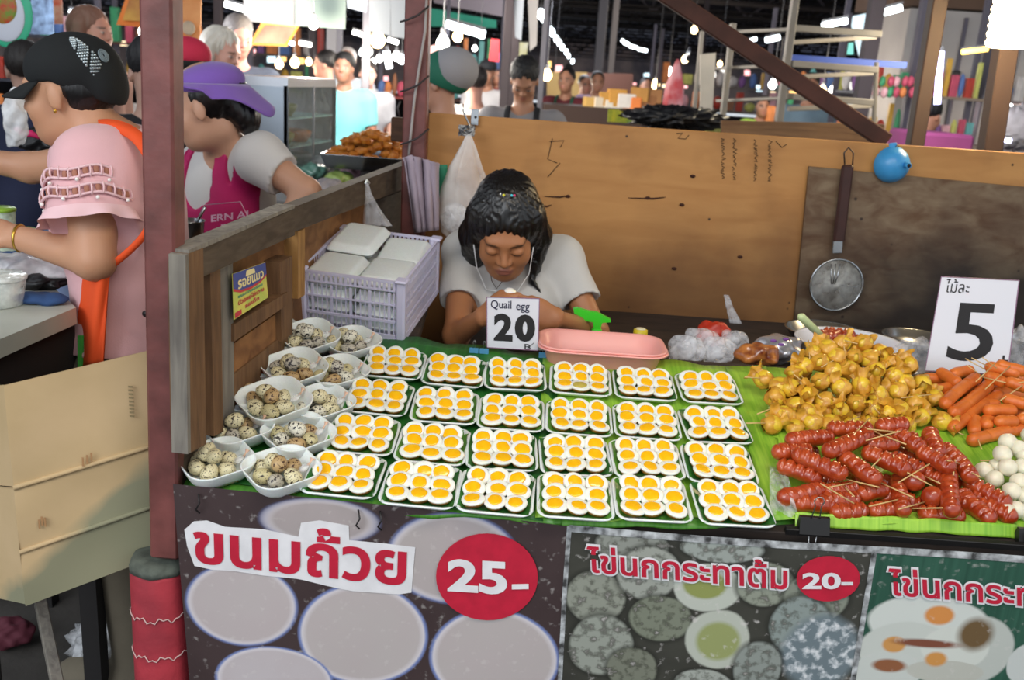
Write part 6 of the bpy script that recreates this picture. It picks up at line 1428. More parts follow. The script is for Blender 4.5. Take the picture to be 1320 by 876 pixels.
# silver sequin wing on the cap's back
m = MB()
ctr = Hd @ Vector((0, -.018, .046)); Hr = Hd.to_3x3()
def oncap(ax_, ay_):   # direction from cap centre
    dv = Vector((-math.cos(ay_) * math.cos(ax_), -math.cos(ay_) * math.sin(ax_), math.sin(ay_))); k_ = 1 / math.sqrt((dv.x / .080) ** 2 + (dv.y / .098) ** 2 + (dv.z / .074) ** 2); return ctr + Hr @ (dv * (k_ + .001))
for i in range(16):
    for j in range(7):
        t = i / 15; a_ = .62 + .38 * t + (j - 3) * .055 * (.5 + .5 * math.sin(PI * t)); b_ = .80 - 1.05 * t
        if (i * 7 + j) % 6 != 0: m.ell(oncap(a_, b_), (.0030, .0030, .0030), 5, 4)
P(m, 'sequins', M('sequin_silver', '#b9c4c8', .3, metal=.7), pw)['kind'] = 'stuff'
m = MB()
for k in range(3): m.tube([oncap(1.18 + .10 * (1 - .3 * k) * math.cos(a), .22 + .13 * (1 - .3 * k) * math.sin(a)) for a in [2 * PI * i / 18 for i in range(18)]], .0022, 5, closed=True)
P(m, 'round_badge', M('badge_grey', '#6d7a80', .5), pw)

# ---------------- woman in purple hat and magenta apron, leaning to the left
SK2 = hexc('#c2947a')
Hd = hframe(V3(266, 138, 2.62), 90, -16, 0)
g = Body(); head(g, Hd, 1.02)
nk = V3(294, 205, 2.72); g.cone(Hd @ Vector((0, -.03, -.06)), nk, .043, .052, .03, tag='neck')
sn = V3(336, 204, 2.62); sf = V3(262, 215, 2.86); ch = V3(296, 262, 2.76); wa = V3(320, 345, 2.86)
g.cone(sn, sf, .050, .052, .05, tag='torso'); g.ell(ch, (.135, .11, .17), RZ(-.5), .06, tag='torso'); g.ell(wa, (.14, .12, .18), RZ(-.5), .06, tag='torso')
elN = V3(396, 248, 2.56); haN = V3(356, 300, 2.50); elF = V3(212, 262, 2.80); haF = V3(205, 310, 2.70)
g.cone(sn, elN, .047, .038, .03, tag='uarm'); g.cone(elN, haN, .036, .026, .02, tag='farm'); hand(g, haN, Vector((-.7, -.2, -.4)), Vector((0, .3, -.9)), 1, .95, .5)
g.cone(sf, elF, .050, .04, .03, tag='uarm'); g.cone(elF, haF, .036, .024, .02, tag='farm'); hand(g, haF, Vector((-.3, -.5, -.5)), Vector((0, .3, -.9)), 1, .95, .5)
zf = 0
for q in (-.09, .09): g.cone(wa + Vector((q, .03, -.06)), Vector((wa.x + q, wa.y + .06, .46)), .09, .06, .05, tag='leg'); g.cone(Vector((wa.x + q, wa.y + .06, .46)), Vector((wa.x + q, wa.y + .08, .07)), .058, .038, .04, tag='leg'); g.ell((wa.x + q, wa.y + .02, .035), (.045, .12, .04), None, .03, tag='leg')
pp = empty('person', (wa.x, wa.y + .06, 0)); tag(pp, 'woman in purple brimmed hat and magenta apron leaning left behind the plank partition', 'person')
skin('body', g.build(.0065), mSkin, pp, facecol(SK2, Hd))
ts = Body(); ts.cone(sn, sn.lerp(elN, .55), .060, .062, .03); ts.cone(sf, sf.lerp(elF, .55), .064, .06, .03)
d = (elN - sn).normalized(); ts.cone(sn.lerp(elN, .55) + d * .062, sn.lerp(elN, .55) + d * .15, .09, .09, .006, True); d = (elF - sf).normalized(); ts.cone(sf.lerp(elF, .55) + d * .065, sf.lerp(elF, .55) + d * .15, .09, .09, .006, True)
ts.p += g.inflated(('torso',), .012).p
ts.cone(nk + Vector((0, -.04, .05)), nk + Vector((-.03, -.12, -.03)), .055, .022, .012, True)
ts.cone(nk + Vector((0, 0, .05)), nk + Vector((0, 0, .07)), .07, .07, .012, True)
skin('tee_shirt', ts.build(.0065, folds(.004, 34, 5)), M('tee_white', '#c9c6c4', .85, var=.05, vscale=8, sheen=.2), pp)
skin('trousers', g.inflated(('leg',), .014).build(.014), M('dark_jeans', '#23283a', .9), pp)
# apron: a shell over the shirt, cut to a bib with two straps
ap = g.inflated(('torso',), .021)
ax_r = (sn - sf); ax_r.z = 0; ax_r.normalize(); an = Vector((ax_r.y, -ax_r.x, 0))   # across and front
cA_ = (sn + sf) / 2
def apclip(X, Y, Z):
    u = (X - cA_.x) * ax_r.x + (Y - cA_.y) * ax_r.y; f = (X - cA_.x) * an.x + (Y - cA_.y) * an.y; z = Z - cA_.z
    strap = np.abs(np.abs(u + .01) - .088) - .022
    bib = np.maximum(-.16 - u, u - .19); bib = np.maximum(bib, z + .13 - 1.6 * np.abs(u) ** 1.6 * 2)
    keep = np.minimum(np.maximum(strap, z - .09), bib); return np.maximum(keep, -(f + .02)).astype(np.float32)
skin('apron', ap.build(.0055, None, (apclip,)), M('apron_magenta', '#b8125e', .7, var=.15, vscale=14), pp)
# pale lettering on the bib, following the cloth
m = MB()
pa, pb_, pc, pd = V3(275, 280, 2.52), V3(312, 277, 2.52), V3(312, 268, 2.53), V3(275, 271, 2.53)
dn = Vector((0, -.10, 0))
# ray onto the apron: use its front plane near the chest
def onap(x, y):
    o = cA_ + an * .135; return px_to(o, (an + Vector((0, 0, .25))).normalized(), x, y)
text_on(m, 'ERN AI', quadfn(onap(272, 286), onap(320, 280), onap(320, 271), onap(272, 277)), .02); text_on(m, 'RE..', quadfn(onap(285, 297), onap(312, 292), onap(312, 285), onap(285, 289)), .01)
P(m, 'lettering', M('apron_print', '#d9a8bf', .6), pp)
m = MB().tube([onap(x, y) for x, y in ((264, 264), (310, 260), (318, 276))], .0012, 5); P(m, 'print_line', MATS['apron_print'], pp)
h = Body(); h.ell(Hd @ Vector((0, -.028, .030)), (.080, .088, .085), Hd, .02); h.ell(Hd @ Vector((0, -.10, -.03)), (.05, .04, .07), Hd, .03); h.ell(Hd @ Vector((0, .088, -.048)), (.08, .085, .09), Hd, .012, True); h.ell(Hd @ Vector((.09, .0, -.012)), (.03, .022, .034), Hd, .008, True)
skin('hair', h.build(.005, strands(Hd, .0012, 60)), mHair, pp)
mPur = M('hat_purple', '#7d58b4', .85, var=.08, vscale=10, sheen=.3)
cp = Body(); cp.ell(Hd @ Vector((0, -.025, .056)), (.084, .100, .058), Hd, .02)
cpl2 = np.array(Hd.inverted())
def cc2(X, Y, Z): z = cpl2[2, 0] * X + cpl2[2, 1] * Y + cpl2[2, 2] * Z + cpl2[2, 3]; y = cpl2[1, 0] * X + cpl2[1, 1] * Y + cpl2[1, 2] * Z + cpl2[1, 3]; return .040 - z + .3 * y
skin('hat_crown', cp.build(.006, None, (cc2,)), mPur, pp)
def hb_(u, v): a = 2 * PI * u; w1 = .088 + .030 * v; dr = .010 * v - .012 * v * (1 - math.cos(a)) - .055 * v * max(0, -math.cos(a)) ; return Hd @ Vector((w1 * math.sin(a) * 1.0, -.025 + (.102 + .055 * v) * math.cos(a), .060 + .25 * (.1 * math.cos(a)) + dr + .012 * v * math.sin(5 * a) - .02 * v * (math.cos(a) < -.2)))
o = P(MB().grid(hb_, 56, 6), 'hat_brim', mPur, pp); o.modifiers.new('s', 'SOLIDIFY').thickness = .004

# ---------------- simple but complete figures further back
def figure(label, x, y, Y, yaw, skinc, shirt, trouser='#23242c', hair='#0c0a0b', hairk='short', arms=('down', 'down'), pitch=0, hgt=None, hat=None, apron=None, sitting=False, hroll=0, res=None, long_sleeve=False, lean=0):
    """x, y: pixel of the head's middle; the feet stand on the floor"""
    hc = V3(x, y, Y); s = 1.0; L = hc.z - 0 if hgt is None else hgt
    sc = 1.0 if hgt is None else hgt
    Xf = TR((hc.x, hc.y, 0)) @ RZ(R(yaw)); q = lambda a, b_, c_: Xf @ Vector((a, b_, c_))
    H_ = hframe(hc, yaw, pitch, hroll); zt = hc.z; g = Body(); res = res or (.009 if Y < 6 else .013)
    ks = max(.80, min(1.05, zt / 1.52)) if not sitting else 1.0
    head(g, H_, .95 if Y < 9 else 1.0, detail=Y < 7)
    zs_ = zt - .20 * ks; by = -.03 - lean
    g.cone(H_ @ Vector((0, -.02, -.06)), q(0, by, zs_ + .02), .048, .055, .03, tag='neck')
    g.cone(q(-.16 * ks, by, zs_ - .02), q(.16 * ks, by, zs_ - .02), .055, .055, .06, tag='torso'); g.ell(q(0, by, zs_ - .16 * ks), (.16 * ks, .105, .19 * ks), RZ(R(yaw)), .06, tag='torso'); g.ell(q(0, by - .01, zs_ - .40 * ks), (.145 * ks, .105, .17 * ks), RZ(R(yaw)), .06, tag='torso')
    zh = zs_ - .50 * ks
    for i, sg in enumerate((-1, 1)):
        k = arms[i]; s0 = q(sg * .185 * ks, by, zs_ - .03)
        if k == 'down': e_ = q(sg * .23 * ks, by, zs_ - .30 * ks); w_ = q(sg * .235 * ks, by + .08, zs_ - .54 * ks); f_ = Vector((0, 0, -1)); n_ = Xf.to_3x3() @ Vector((-sg, 0, 0))
        elif k == 'work': e_ = q(sg * .24 * ks, by + .06, zs_ - .28 * ks); w_ = q(sg * .12 * ks, by + .27, zs_ - .36 * ks); f_ = Xf.to_3x3() @ Vector((-sg * .3, 1, -.3)); n_ = Vector((0, 0, -1))
        elif k == 'up': e_ = q(sg * .30 * ks, by + .02, zs_ - .22 * ks); w_ = q(sg * .26 * ks, by + .20, zs_ - .06 * ks); f_ = Xf.to_3x3() @ Vector((0, .5, .6)); n_ = Xf.to_3x3() @ Vector((0, 1, 0))
        else: e_ = q(sg * .26 * ks, by - .02, zs_ - .26 * ks); w_ = q(sg * .20 * ks, by + .10, zs_ - .46 * ks); f_ = Vector((0, 0, -1)); n_ = Xf.to_3x3() @ Vector((-sg, 0, 0))
        g.cone(s0, e_, .050, .038, .03, tag='uarm'); g.cone(e_, w_, .037, .024, .02, tag='farm')
        hand(g, w_, f_, n_, 1 if sg > 0 else -1, .95, .5)
    if not sitting:
        for sg in (-1, 1):
            zk = zh * .53; g.cone(q(sg * .085, by, zh), q(sg * .09, by + .01, zk), .085, .055, .05, tag='leg'); g.cone(q(sg * .09, by + .01, zk), q(sg * .09, by - .01, .08), .054, .036, .03, tag='leg'); g.ell(q(sg * .09, by + .05, .04), (.045, .12, .042), RZ(R(yaw)), .03, tag='shoe')
    root = empty('person', (hc.x, hc.y, 0)); tag(root, label, 'person')
    skin('body', g.build(res), mSkin, root, facecol(hexc(skinc), H_, .95 if Y < 9 else 1.0))
    t_ = g.inflated(('uarm',) if not long_sleeve else ('uarm', 'farm'), .013)
    if not long_sleeve:
        for qd in g.p:
            if qd['tag'] == 'uarm':
                a_, b2 = Vector(qd['a']), Vector(qd['b']); dd = (b2 - a_).normalized(); t_.cone(a_.lerp(b2, .68) + dd * .055, a_.lerp(b2, .68) + dd * .14, .075, .075, .006, True)
    t_.p += g.inflated(('torso',), .013).p; t_.ell(q(0, by + .02, zs_ + .055), (.062, .07, .03), None, .01, True)
    skin('shirt', t_.build(res, folds(.004, 30, int(x))), M('cloth_%s' % shirt, '#' + shirt, .88, var=.12, vscale=9), root)
    if not sitting:
        l_ = g.inflated(('leg',), .014); l_.ell(q(0, by, zh + .02), (.15 * ks, .115, .13), RZ(R(yaw)), .05); skin('trousers', l_.build(res * 1.3), M('trouser_%s' % trouser[1:], trouser, .9), root)
        skin('shoes', g.inflated(('shoe',), .006).build(res), M('shoe_dark', '#1c1a1a', .6), root)
    if hair:
        s = .95; h = Body(); h.ell(H_ @ Vector((0, -.026, .045)), (.083 * s, .098 * s, .084 * s), H_, .02)
        if hairk == 'spiky':
            for i in range(60): r = random.Random(i); a = r.uniform(0, 6.28); e_ = r.uniform(.2, 1.5); d_ = Vector((math.cos(a) * math.cos(e_) * .078, -.02 + math.sin(a) * math.cos(e_) * .09, .05 + math.sin(e_) * .075)); h.cone(H_ @ d_, H_ @ (d_ * 1.06 + Vector((0, .008, .002))), .016, .008, .018)
        if hairk in ('bob', 'wavy'):
            for sg in (-1, 1): h.cone(H_ @ Vector((sg * .07, -.02, .03)), H_ @ Vector((sg * .078, -.02, -.07)), .034, .03, .03)
            h.cone(H_ @ Vector((0, -.08, .02)), H_ @ Vector((0, -.085, -.08)), .055, .045, .03)
        if hairk == 'long':
            h.cone(H_ @ Vector((0, -.08, .02)), H_ @ Vector((0, -.095, -.20)), .06, .04, .04)
            for sg in (-1, 1): h.cone(H_ @ Vector((sg * .07, -.03, .03)), H_ @ Vector((sg * .075, -.05, -.14)), .03, .022, .03)
        if hairk == 'bun': h.ell(H_ @ Vector((0, -.05, .135)), (.035, .035, .032), H_, .015)
        if hairk == 'tail': h.ell(H_ @ Vector((0, -.12, .02)), (.035, .04, .04), H_, .02); h.cone(H_ @ Vector((0, -.13, .02)), H_ @ Vector((0, -.13, -.10)), .03, .016, .02)
        h.ell(H_ @ Vector((0, .085, -.030)), (.072, .075, .085), H_, .015, True)
        skin('hair', h.build(res * .8, strands(H_, .0022 if hairk != 'wavy' else .005, 50 if hairk != 'wavy' else 22)), M('hair_%s' % hair[1:], hair, .6, bump=.4, bscale=60, col2=None), root)
    if hat:
        kind, col = hat; mt = M('hat_%s' % col[1:], col, .8); c_ = Body(); c_.ell(H_ @ Vector((0, -.02, .062)), (.088, .105, .072), H_, .02)
        Hi = np.array(H_.inverted()); skin('hat', c_.build(res * .7, None, (lambda X, Y_, Z: .035 - (Hi[2, 0] * X + Hi[2, 1] * Y_ + Hi[2, 2] * Z + Hi[2, 3]),)), mt, root)
        if kind == 'cap':
            o = P(MB().grid(lambda u, v: H_ @ Vector((.08 * math.sin((u - .5) * 2.2), .075 * math.cos((u - .5) * 2.2) + .07 * v, .04 - .012 * v)), 12, 3), 'brim', mt, root); o.modifiers.new('s', 'SOLIDIFY').thickness = .004
    if apron:
        a2 = g.inflated(('torso',), .022); Xi = np.array(Xf.inverted()); zz = zs_
        def ac(X, Y_, Z):
            u = Xi[0, 0] * X + Xi[0, 1] * Y_ + Xi[0, 3]; f = Xi[1, 0] * X + Xi[1, 1] * Y_ + Xi[1, 3] - by; z = Z - zz
            st2 = np.maximum(np.abs(np.abs(u) - .08) - .016, z - .08); bib = np.maximum(np.abs(u) - .13, z + .10); return np.maximum(np.minimum(st2, bib), -f - .0).astype(np.float32)
        skin('apron', a2.build(res, None, (ac,)), M('apron_%s' % apron[1:], apron, .8), root)
    return root, Xf, H_, zs_
figure('man in grey tee and black apron looking down behind the plywood', 676, 104, 5.2, 176, '#a87a60', '8d8a8c', apron='#17171c', arms=('work', 'work'), pitch=-40, hairk='short', res=.007)
r_, Xf_, H_, z_ = figure('seller with green and grey hair cover turned left behind the plywood', 566, 108, 4.1, 78, '#b98a74', '1b1c22', arms=('work', 'work'), hairk='short', res=.008)
mGn = M('cover_green', '#1d6a54', .7); mGy = M('cover_grey', '#98979c', .8)
c_ = Body(); c_.ell(H_ @ Vector((0, -.035, .045)), (.098, .118, .098), H_, .02); Hi_ = np.array(H_.inverted())
skin('hair_cover', c_.build(.006, None, (lambda X, Y, Z: .0 - (Hi_[2, 0] * X + Hi_[2, 1] * Y + Hi_[2, 2] * Z + Hi_[2, 3]) - .9 * -(Hi_[1, 0] * X + Hi_[1, 1] * Y + Hi_[1, 2] * Z + Hi_[1, 3] - .01) * .4,)), mGn, r_)
c_ = Body(); c_.ell(H_ @ Vector((0, -.060, .060)), (.102, .108, .096), H_, .02); skin('cover_back', c_.build(.006, None, (lambda X, Y, Z: (Hi_[1, 0] * X + Hi_[1, 1] * Y + Hi_[1, 2] * Z + Hi_[1, 3]) + .030 + .35 * (.06 - (Hi_[2, 0] * X + Hi_[2, 1] * Y + Hi_[2, 2] * Z + Hi_[2, 3])),)), mGy, r_)
figure('western woman with wavy white hair behind the glass case', 288, 68, 4.9, 245, '#cf9a88', '5a4438', hair='#cfc8bc', hairk='wavy', pitch=-15, hroll=0, res=.009)
figure('tall western man with short grey hair and dark navy shirt', 308, 48, 5.5, 215, '#c98a7c', '3a4254', hair='#6a6462', arms=('down', 'down'), pitch=-18, long_sleeve=True, res=.009)
figure('person in black shirt bending, back turned, just left of the front post', 196, 96, 3.3, 20, '#a88474', '17171d', arms=('work', 'work'), hair='#121014', pitch=-25, res=.009, lean=.0)
figure('person with reddish brown hair passing behind the black cap', 120, 42, 4.6, 255, '#c08874', '8c6a60', hair='#7a5546', hairk='bob', arms=('down', 'down'), res=.009)
figure('person in navy top and pale jeans at the far left behind the counter', 34, 92, 3.9, 30, '#a88474', '1d2340', trouser='#8494b8', hair='#1a1412', arms=('down', 'work'), res=.009)
figure('person in red pink cap behind the purple hat', 238, 90, 4.0, 60, '#b08070', '6a6a74', hat=('cap', '#c82848'), arms=('down', 'down'), res=.010)
figure('man in bright aqua tee walking towards the stall', 443, 88, 7.2, 178, '#9a6a54', '74c8cc', trouser='#14141a', res=.010)
figure('woman in pale grey blouse behind the aqua tee man', 474, 96, 8.2, 195, '#c49a8c', 'a4a4ac', hair='#1c1412', hairk='tail', res=.011)
figure('person with dark tied hair seen in profile left of the aqua tee man', 418, 84, 7.9, 100, '#b0806c', 'c8c4c8', hair='#100c0e', hairk='tail', res=.010)
figure('person in white top half hidden behind the aqua tee man', 448, 78, 9.0, 185, '#b0806c', 'd4e0ec', hair='#b8b0ac', res=.013)
figure('woman in dark red top with hair in a bun and green apron far behind', 730, 104, 9.2, 160, '#a4745c', '5a1a24', hairk='bun', apron='#174a38', arms=('work', 'work'), res=.012)
figure('person in white tee far behind, left of the lilac shirt', 754, 110, 11.5, 200, '#a4745c', 'c4c4d4', hairk='short', res=.014)
figure('person in lilac shirt far behind the brown boxes', 770, 106, 11.0, 185, '#a4745c', 'b096bc', arms=('work', 'work'), res=.014)
figure('person in dark cap deep in the aisle left of the grey tee man', 628, 94, 9.5, 170, '#a4745c', 'c6c4c8', hat=('cap', '#22242a'), res=.013)
figure('shopper in pale shirt seen from behind beside the green hair cover', 612, 108, 6.4, 10, '#b08070', 'c9c4c4', hair='#201818', res=.012)
figure('shopper in red top deep in the aisle', 640, 98, 12.5, 170, '#a4745c', 'a83a3a', res=.016)
figure('shopper in black top at the red umbrella far behind', 833, 112, 12.0, 190, '#a4745c', '1f2028', res=.016)
figure('person in purple shirt with back turned at the pink table on the right', 1199, 150, 7.0, 300, '#a4745c', '7a3aa8', arms=('work', 'work'), pitch=-20, res=.011)
figure('shopper in lime top behind the metal rack', 983, 138, 10.5, 180, '#a4745c', 'a8d058', res=.014)
figure('shopper in grey blue shirt behind the diagonal brace', 1045, 112, 8.5, 170, '#a4745c', '6a8090', arms=('work', 'down'), res=.012)
# ============================================================ THE MARKET HALL BEHIND
mRoof = M('roof_sheet', '#585a6c', .9, var=.3, vscale=.5); mTr = M('truss_steel', '#231c20', .7, var=.3, vscale=3); mTr2 = M('truss_grey', '#54505c', .7)
S(MB().box((4, 40, 4.95), (100, 73, .1)), 'ceiling', mRoof)
S(MB().box((4, 76.1, 2.5), (100, .2, 5.2)), 'wall_far', M('far_wall', '#3a3438', .9, var=.6, vscale=.6, col2='#6a5a54'))
S(MB().box((-34, 40, 2.5), (.2, 73, 5.0)), 'wall_outer_left', MATS['far_wall']); S(MB().box((44, 40, 2.5), (.2, 73, 5.0)), 'wall_outer_right', MATS['far_wall'])
for k, Y in enumerate([7, 9.5, 12, 15, 18, 21, 24.5, 28, 32, 36, 41, 46, 52, 58, 65, 72]):
    t = empty('roof_truss', (4, Y, 3.3)); t['kind'] = 'structure'; x0, x1 = -.62 * Y - 3, .62 * Y + 3; zb_ = 3.3 if Y > 14 else 3.55; w_ = .05 + .0009 * Y
    P(MB().bar((x0, Y, zb_), (x1, Y, zb_), w_), 'bottom_chord', mTr, t); P(MB().bar((x0, Y, zb_ + .95), (x1, Y, zb_ + .95), w_), 'top_chord', mTr, t)
    m = MB(); n = int((x1 - x0) / 1.15); st = (x1 - x0) / n
    for i in range(n):
        xa = x0 + i * st; up = i % 2; m.bar((xa, Y, zb_ + .95 * up), (xa + st, Y, zb_ + .95 * (1 - up)), w_ * .6)
        if i % 3 == 0: m.bar((xa, Y, zb_), (xa, Y, zb_ + .95), w_ * .5)
    P(m, 'web_bars', mTr if k % 3 else mTr2, t)['kind'] = 'stuff'
for i in range(15):
    x = -28 + i * 4.2; o = S(MB().bar((x * .25, 5, 4.4), (x * 1.05, 75, 4.4), .09), 'roof_beam', mTr if i % 2 else mTr2)
for i in range(16): S(MB().bar((-16 + i * 2.2, 5 + (i % 3) * 3, 3.0 + (i % 4) * .2), (-26 + i * 4.4, 34 + (i % 7) * 5, 3.7 + (i % 3) * .3), .04), 'roof_tie', mTr); S(MB().bar((-8 - i * .6, 6 + i * 2.6, 3.15), (16 + i * 1.2, 9 + i * 2.9, 3.6), .045), 'roof_tie', mTr); S(MB().bar((-25 + i * 3.6, 6 + (i % 4) * 5, 3.1 + (i % 3) * .3), (-20 + i * 4.1, 40 + (i % 5) * 6, 3.3 + (i % 2) * .5), .05), 'roof_tie', mTr)
# hall columns
for i, (x, y0, y1, Y, w_, c_) in enumerate(((649, -20, 135, 8, .07, 'dark'), (658, -20, 135, 8.4, .09, 'dark'), (696, -20, 130, 9, .05, 'grey'), (770, 30, 100, 18, .16, 'grey'), (786, 40, 100, 20, .12, 'grey'), (402, 0, 80, 10, .06, 'dark'), (428, 20, 80, 9, .09, 'pale'), (437, 10, 80, 9, .05, 'grey'), (472, 0, 70, 8, .06, 'grey'), (282, -10, 60, 9, .07, 'dark'), (905, -10, 60, 16, .08, 'dark'), (1105, -20, 160, 7, .10, 'dark'))):
    a = aty(x, y1, Y); o = W(MB().bar((a.x, Y, 0.0), (a.x, Y, 4.9), w_, bev=.004), 'hall_column', {'dark': M('column_dark', '#30262a', .7), 'grey': M('column_grey', '#74727a', .6), 'pale': M('column_pale', '#8a888c', .6)}[c_], '%s steel hall column, %s across the background' % ({'dark': 'dark brown', 'grey': 'slim grey', 'pale': 'pale grey'}[c_], nth_left(sorted((402, 428, 437, 472, 282, 649, 658, 696, 770, 786, 905, 1105)).index(x), 12)), 'column', 'hall columns')

# ---- lamps
def glow(name, col, st): return M(name, col, .5, emit=st)
gW = glow('lamp_white', (1.0, .98, .92), 9); gC = glow('lamp_cool', (.85, .95, 1.0), 7); gY = glow('lamp_warm', (1.0, .72, .36), 9); gP = glow('tube_violet', (.62, .62, 1.0), 6); gO = glow('tube_amber', (1.0, .66, .12), 4)
mSock = M('socket', '#6a6a6e', .5)
def bulb(x, y, Y, r, mt, label, light=0, col=(1, .9, .75)):
    c = Vector(aty(x, y, Y)); rr = r * Y / FPX; t = empty('light_bulb', tuple(c)); tag(t, label, 'lamp', 'bare bulbs hanging in the hall')
    B(MB().lathe([(0, -rr * 1.25), (rr * .6, -rr * 1.1), (rr, -rr * .4), (rr * .95, rr * .2), (rr * .5, rr * .9), (rr * .38, rr * 1.15)], 14), 'glass', mt, t); B(MB().lathe([(rr * .42, rr * 1.1), (rr * .42, rr * 1.9), (rr * .2, rr * 2.1)], 10), 'socket', mSock, t)
    B(MB().tube([(0, 0, rr * 2.0), (0, 0, max(rr * 3, 4.4 - c.z))], rr * .09, 5), 'cord', mSock, t)
    if light: point_light('bulb_light', tuple(c + Vector((0, -.12 - rr * 1.4, -rr * 2.2))), light, col, rr)
def fluo(x0, y0, x1, y1, Y, w_, mt, label, Y1=None, nm='tube_lamp'):
    a = Vector(aty(x0, y0, Y)); b_ = Vector(aty(x1, y1, Y1 or Y)); rr = w_ * Y / FPX / 2; c = (a + b_) / 2; t = empty(nm, tuple(c)); tag(t, label, 'lamp', 'tube lamps in the hall')
    P(MB().tube([a, b_], rr, 8), 'tube', mt, t); P(MB().bar(a + Vector((0, .0, rr * 1.5)), b_ + Vector((0, .0, rr * 1.5)), rr * 1.6, rr * .8), 'housing', mSock, t)
BL = [(404, 30, 5.5, 6, gW, 'bright bare bulb below the pale hanging banners', 25), (360, 82, 8, 5, gY, 'warm bulb between the menu board and the glass case, left one', 14), (380, 80, 8, 5.5, gY, 'warm bulb between the menu board and the glass case, right one', 0), (398, 79, 9, 4, gY, 'warm bulb just right of the pair above the glass case', 0),
      (414, 74, 10, 4, gW, 'small white bulb above the dark tied hair', 0), (467, 67, 9, 4, gC, 'white bulb above the aqua tee man, left', 0), (476, 66, 9.5, 4, gW, 'white bulb above the aqua tee man, right', 12), (481, 80, 10, 3.5, gW, 'small bulb over the woman in grey blouse', 0), (489, 75, 10, 4, gW, 'bulb right of the woman in grey blouse', 0), (511, 72, 9, 5, gW, 'bulb close to the left side of the back post, lower', 0), (518, 76, 9, 5, gC, 'bulb touching the back post, lower', 0), (487, 50, 8, 9, gY, 'large warm lamp left of the back post', 16),
      (571, 54, 6.5, 8, gW, 'big white bulb above the green hair cover', 20), (590, 46, 7, 6, gY, 'warm bulb right of the big white one above the hair cover', 12), (620, 44, 9, 4, gC, 'small bulb left of the red hanging flag', 0), (612, 62, 14, 3, gW, 'tiny bulb low left of the red flag', 0), (35, 36, 8, 5, gC, 'bulb by the food sign at the top left', 0), (94, 36, 7, 4, gW, 'bulb left of the brown haired head', 0), (234, 66, 6, 5, gW, 'bulb just right of the front post above the pink cap', 8), (186, 40, 7, 7, gW, 'big round bulb half hidden by the front post', 0),
      (883, 76, 15, 4, gY, 'small warm bulb above the red umbrella', 0), (895, 38, 14, 4, gY, 'small warm bulb high over the red umbrella', 0), (928, 82, 12, 3, gY, 'warm bulb left of the metal rack', 0), (996, 108, 10, 5, gC, 'white bulb behind the metal rack', 10), (1060, 116, 9, 5, gY, 'warm bulb on the diagonal brace, left of two', 10), (1073, 116, 9.5, 4.5, gW, 'white bulb behind the diagonal brace, right of two', 0), (705, 96, 12, 6, gY, 'cluster lamp low above the plywood left of the bun', 14), (714, 108, 14, 5, gY, 'warm lamp above the plywood beside the bun', 0),
      (845, 108, 16, 5, gY, 'warm stall lamp above the boxes', 10), (862, 92, 16, 5, gW, 'white stall lamp above the boxes', 0), (1300, 140, 8, 6, gC, 'cool white bulb at the right between the posts', 8)]
for b_ in BL: bulb(*b_[:6], light=b_[6] if len(b_) > 6 else 0)
# receding string of lamps
LS = [(697, 18, 6.5), (701, 23, 6), (705, 33, 6), (708, 38, 5.5), (712, 42, 5), (717, 50, 4.5), (721, 55, 4), (725, 61, 4), (730, 67, 3.5), (733, 72, 3), (738, 79, 3), (742, 85, 3)]
for i, (x, y, r) in enumerate(LS):
    c = atz(x, y, 2.75); rr = r * c.y / FPX; t = empty('string_lamp', tuple(c)); tag(t, 'white lamp in the string receding down the aisle, %s' % ('nearest' if i == 0 else 'farthest' if i == 11 else '%s from the near end' % _ord[i]), 'lamp', 'string of lamps down the aisle'); B(MB().ell((0, 0, 0), (rr * .6, rr * .6, rr), 10, 7), 'glass', gC, t); B(MB().bar((0, 0, rr * .9), (0, 0, rr * 1.8), rr * .6), 'socket', mSock, t); B(MB().tube([(0, 0, rr * 1.7), (0, 0, 4.9 - c.z)], .012, 4), 'cord', mSock, t)
for i, (x, y) in enumerate(((804, 53), (808, 56), (816, 60), (828, 64))):
    fluo(x - 3 - i, y - 1, x + 3 + i, y + 1.5, 26, 3.5, gC, 'short tube in the distant row of four above the boxes, %s' % nth_left(i, 4))
FL = [(90, 15, 135, 23, 6, 6, gC, 'white tube lamp at the top left above the brown haired head'), (290, 5, 315, 12, 7, 7, gW, 'white tube lamp left of the pale hanging banners'), (455, 41, 471, 46, 8, 5, gW, 'tube lamp left of the warm lamp near the back post'), (500, 51, 513, 55, 9, 5, gW, 'short tube lamp right of the warm lamp'), (368, 52, 379, 57, 10, 5, gW, 'short tube at the right corner of the red menu board'), (386, 55, 401, 58, 9, 5, gW, 'short tube lamp right of the red menu board'), (430, 60, 441, 64, 12, 4, gW, 'small tube lamp above the aqua tee man\'s left'), (498, 66, 502, 88, 9, 8, gC, 'upright glowing tube left of the back post'),
      (575, 31, 625, 45, 11, 9, gC, 'long lit panel lamp under the awning behind the hair cover'), (1060, 33, 1092, 27, 7, 7, gC, 'tube lamp on the rack\'s upper left'), (1123, 20, 1162, 10, 7, 8, gC, 'brightest tube lamp at the top right of the rack'), (987, 52, 1005, 48, 10, 6, gC, 'tube lamp seen over the brace'), (962, 54, 975, 50, 12, 4, gC, 'faint tube lamp left of the rack post'), (1240, 67, 1273, 63, 6.5, 6, gO, 'amber tube lamp left of the big bulb'), (1213, 66, 1208, 134, 6.5, 8, gP, 'upright violet white tube between the two right posts'), (1195, 84, 1212, 81, 8, 6, gC, 'short tube lamp beside the violet one'), (1290, 180, 1303, 181, 6, 6, gP, 'small violet lamp low at the right edge'), (1200, 68, 1216, 67, 8, 4, M('tube_teal', (.2, .9, .7), .5, emit=3), 'short teal tube atop the violet one')]
for f_ in FL: fluo(*f_)
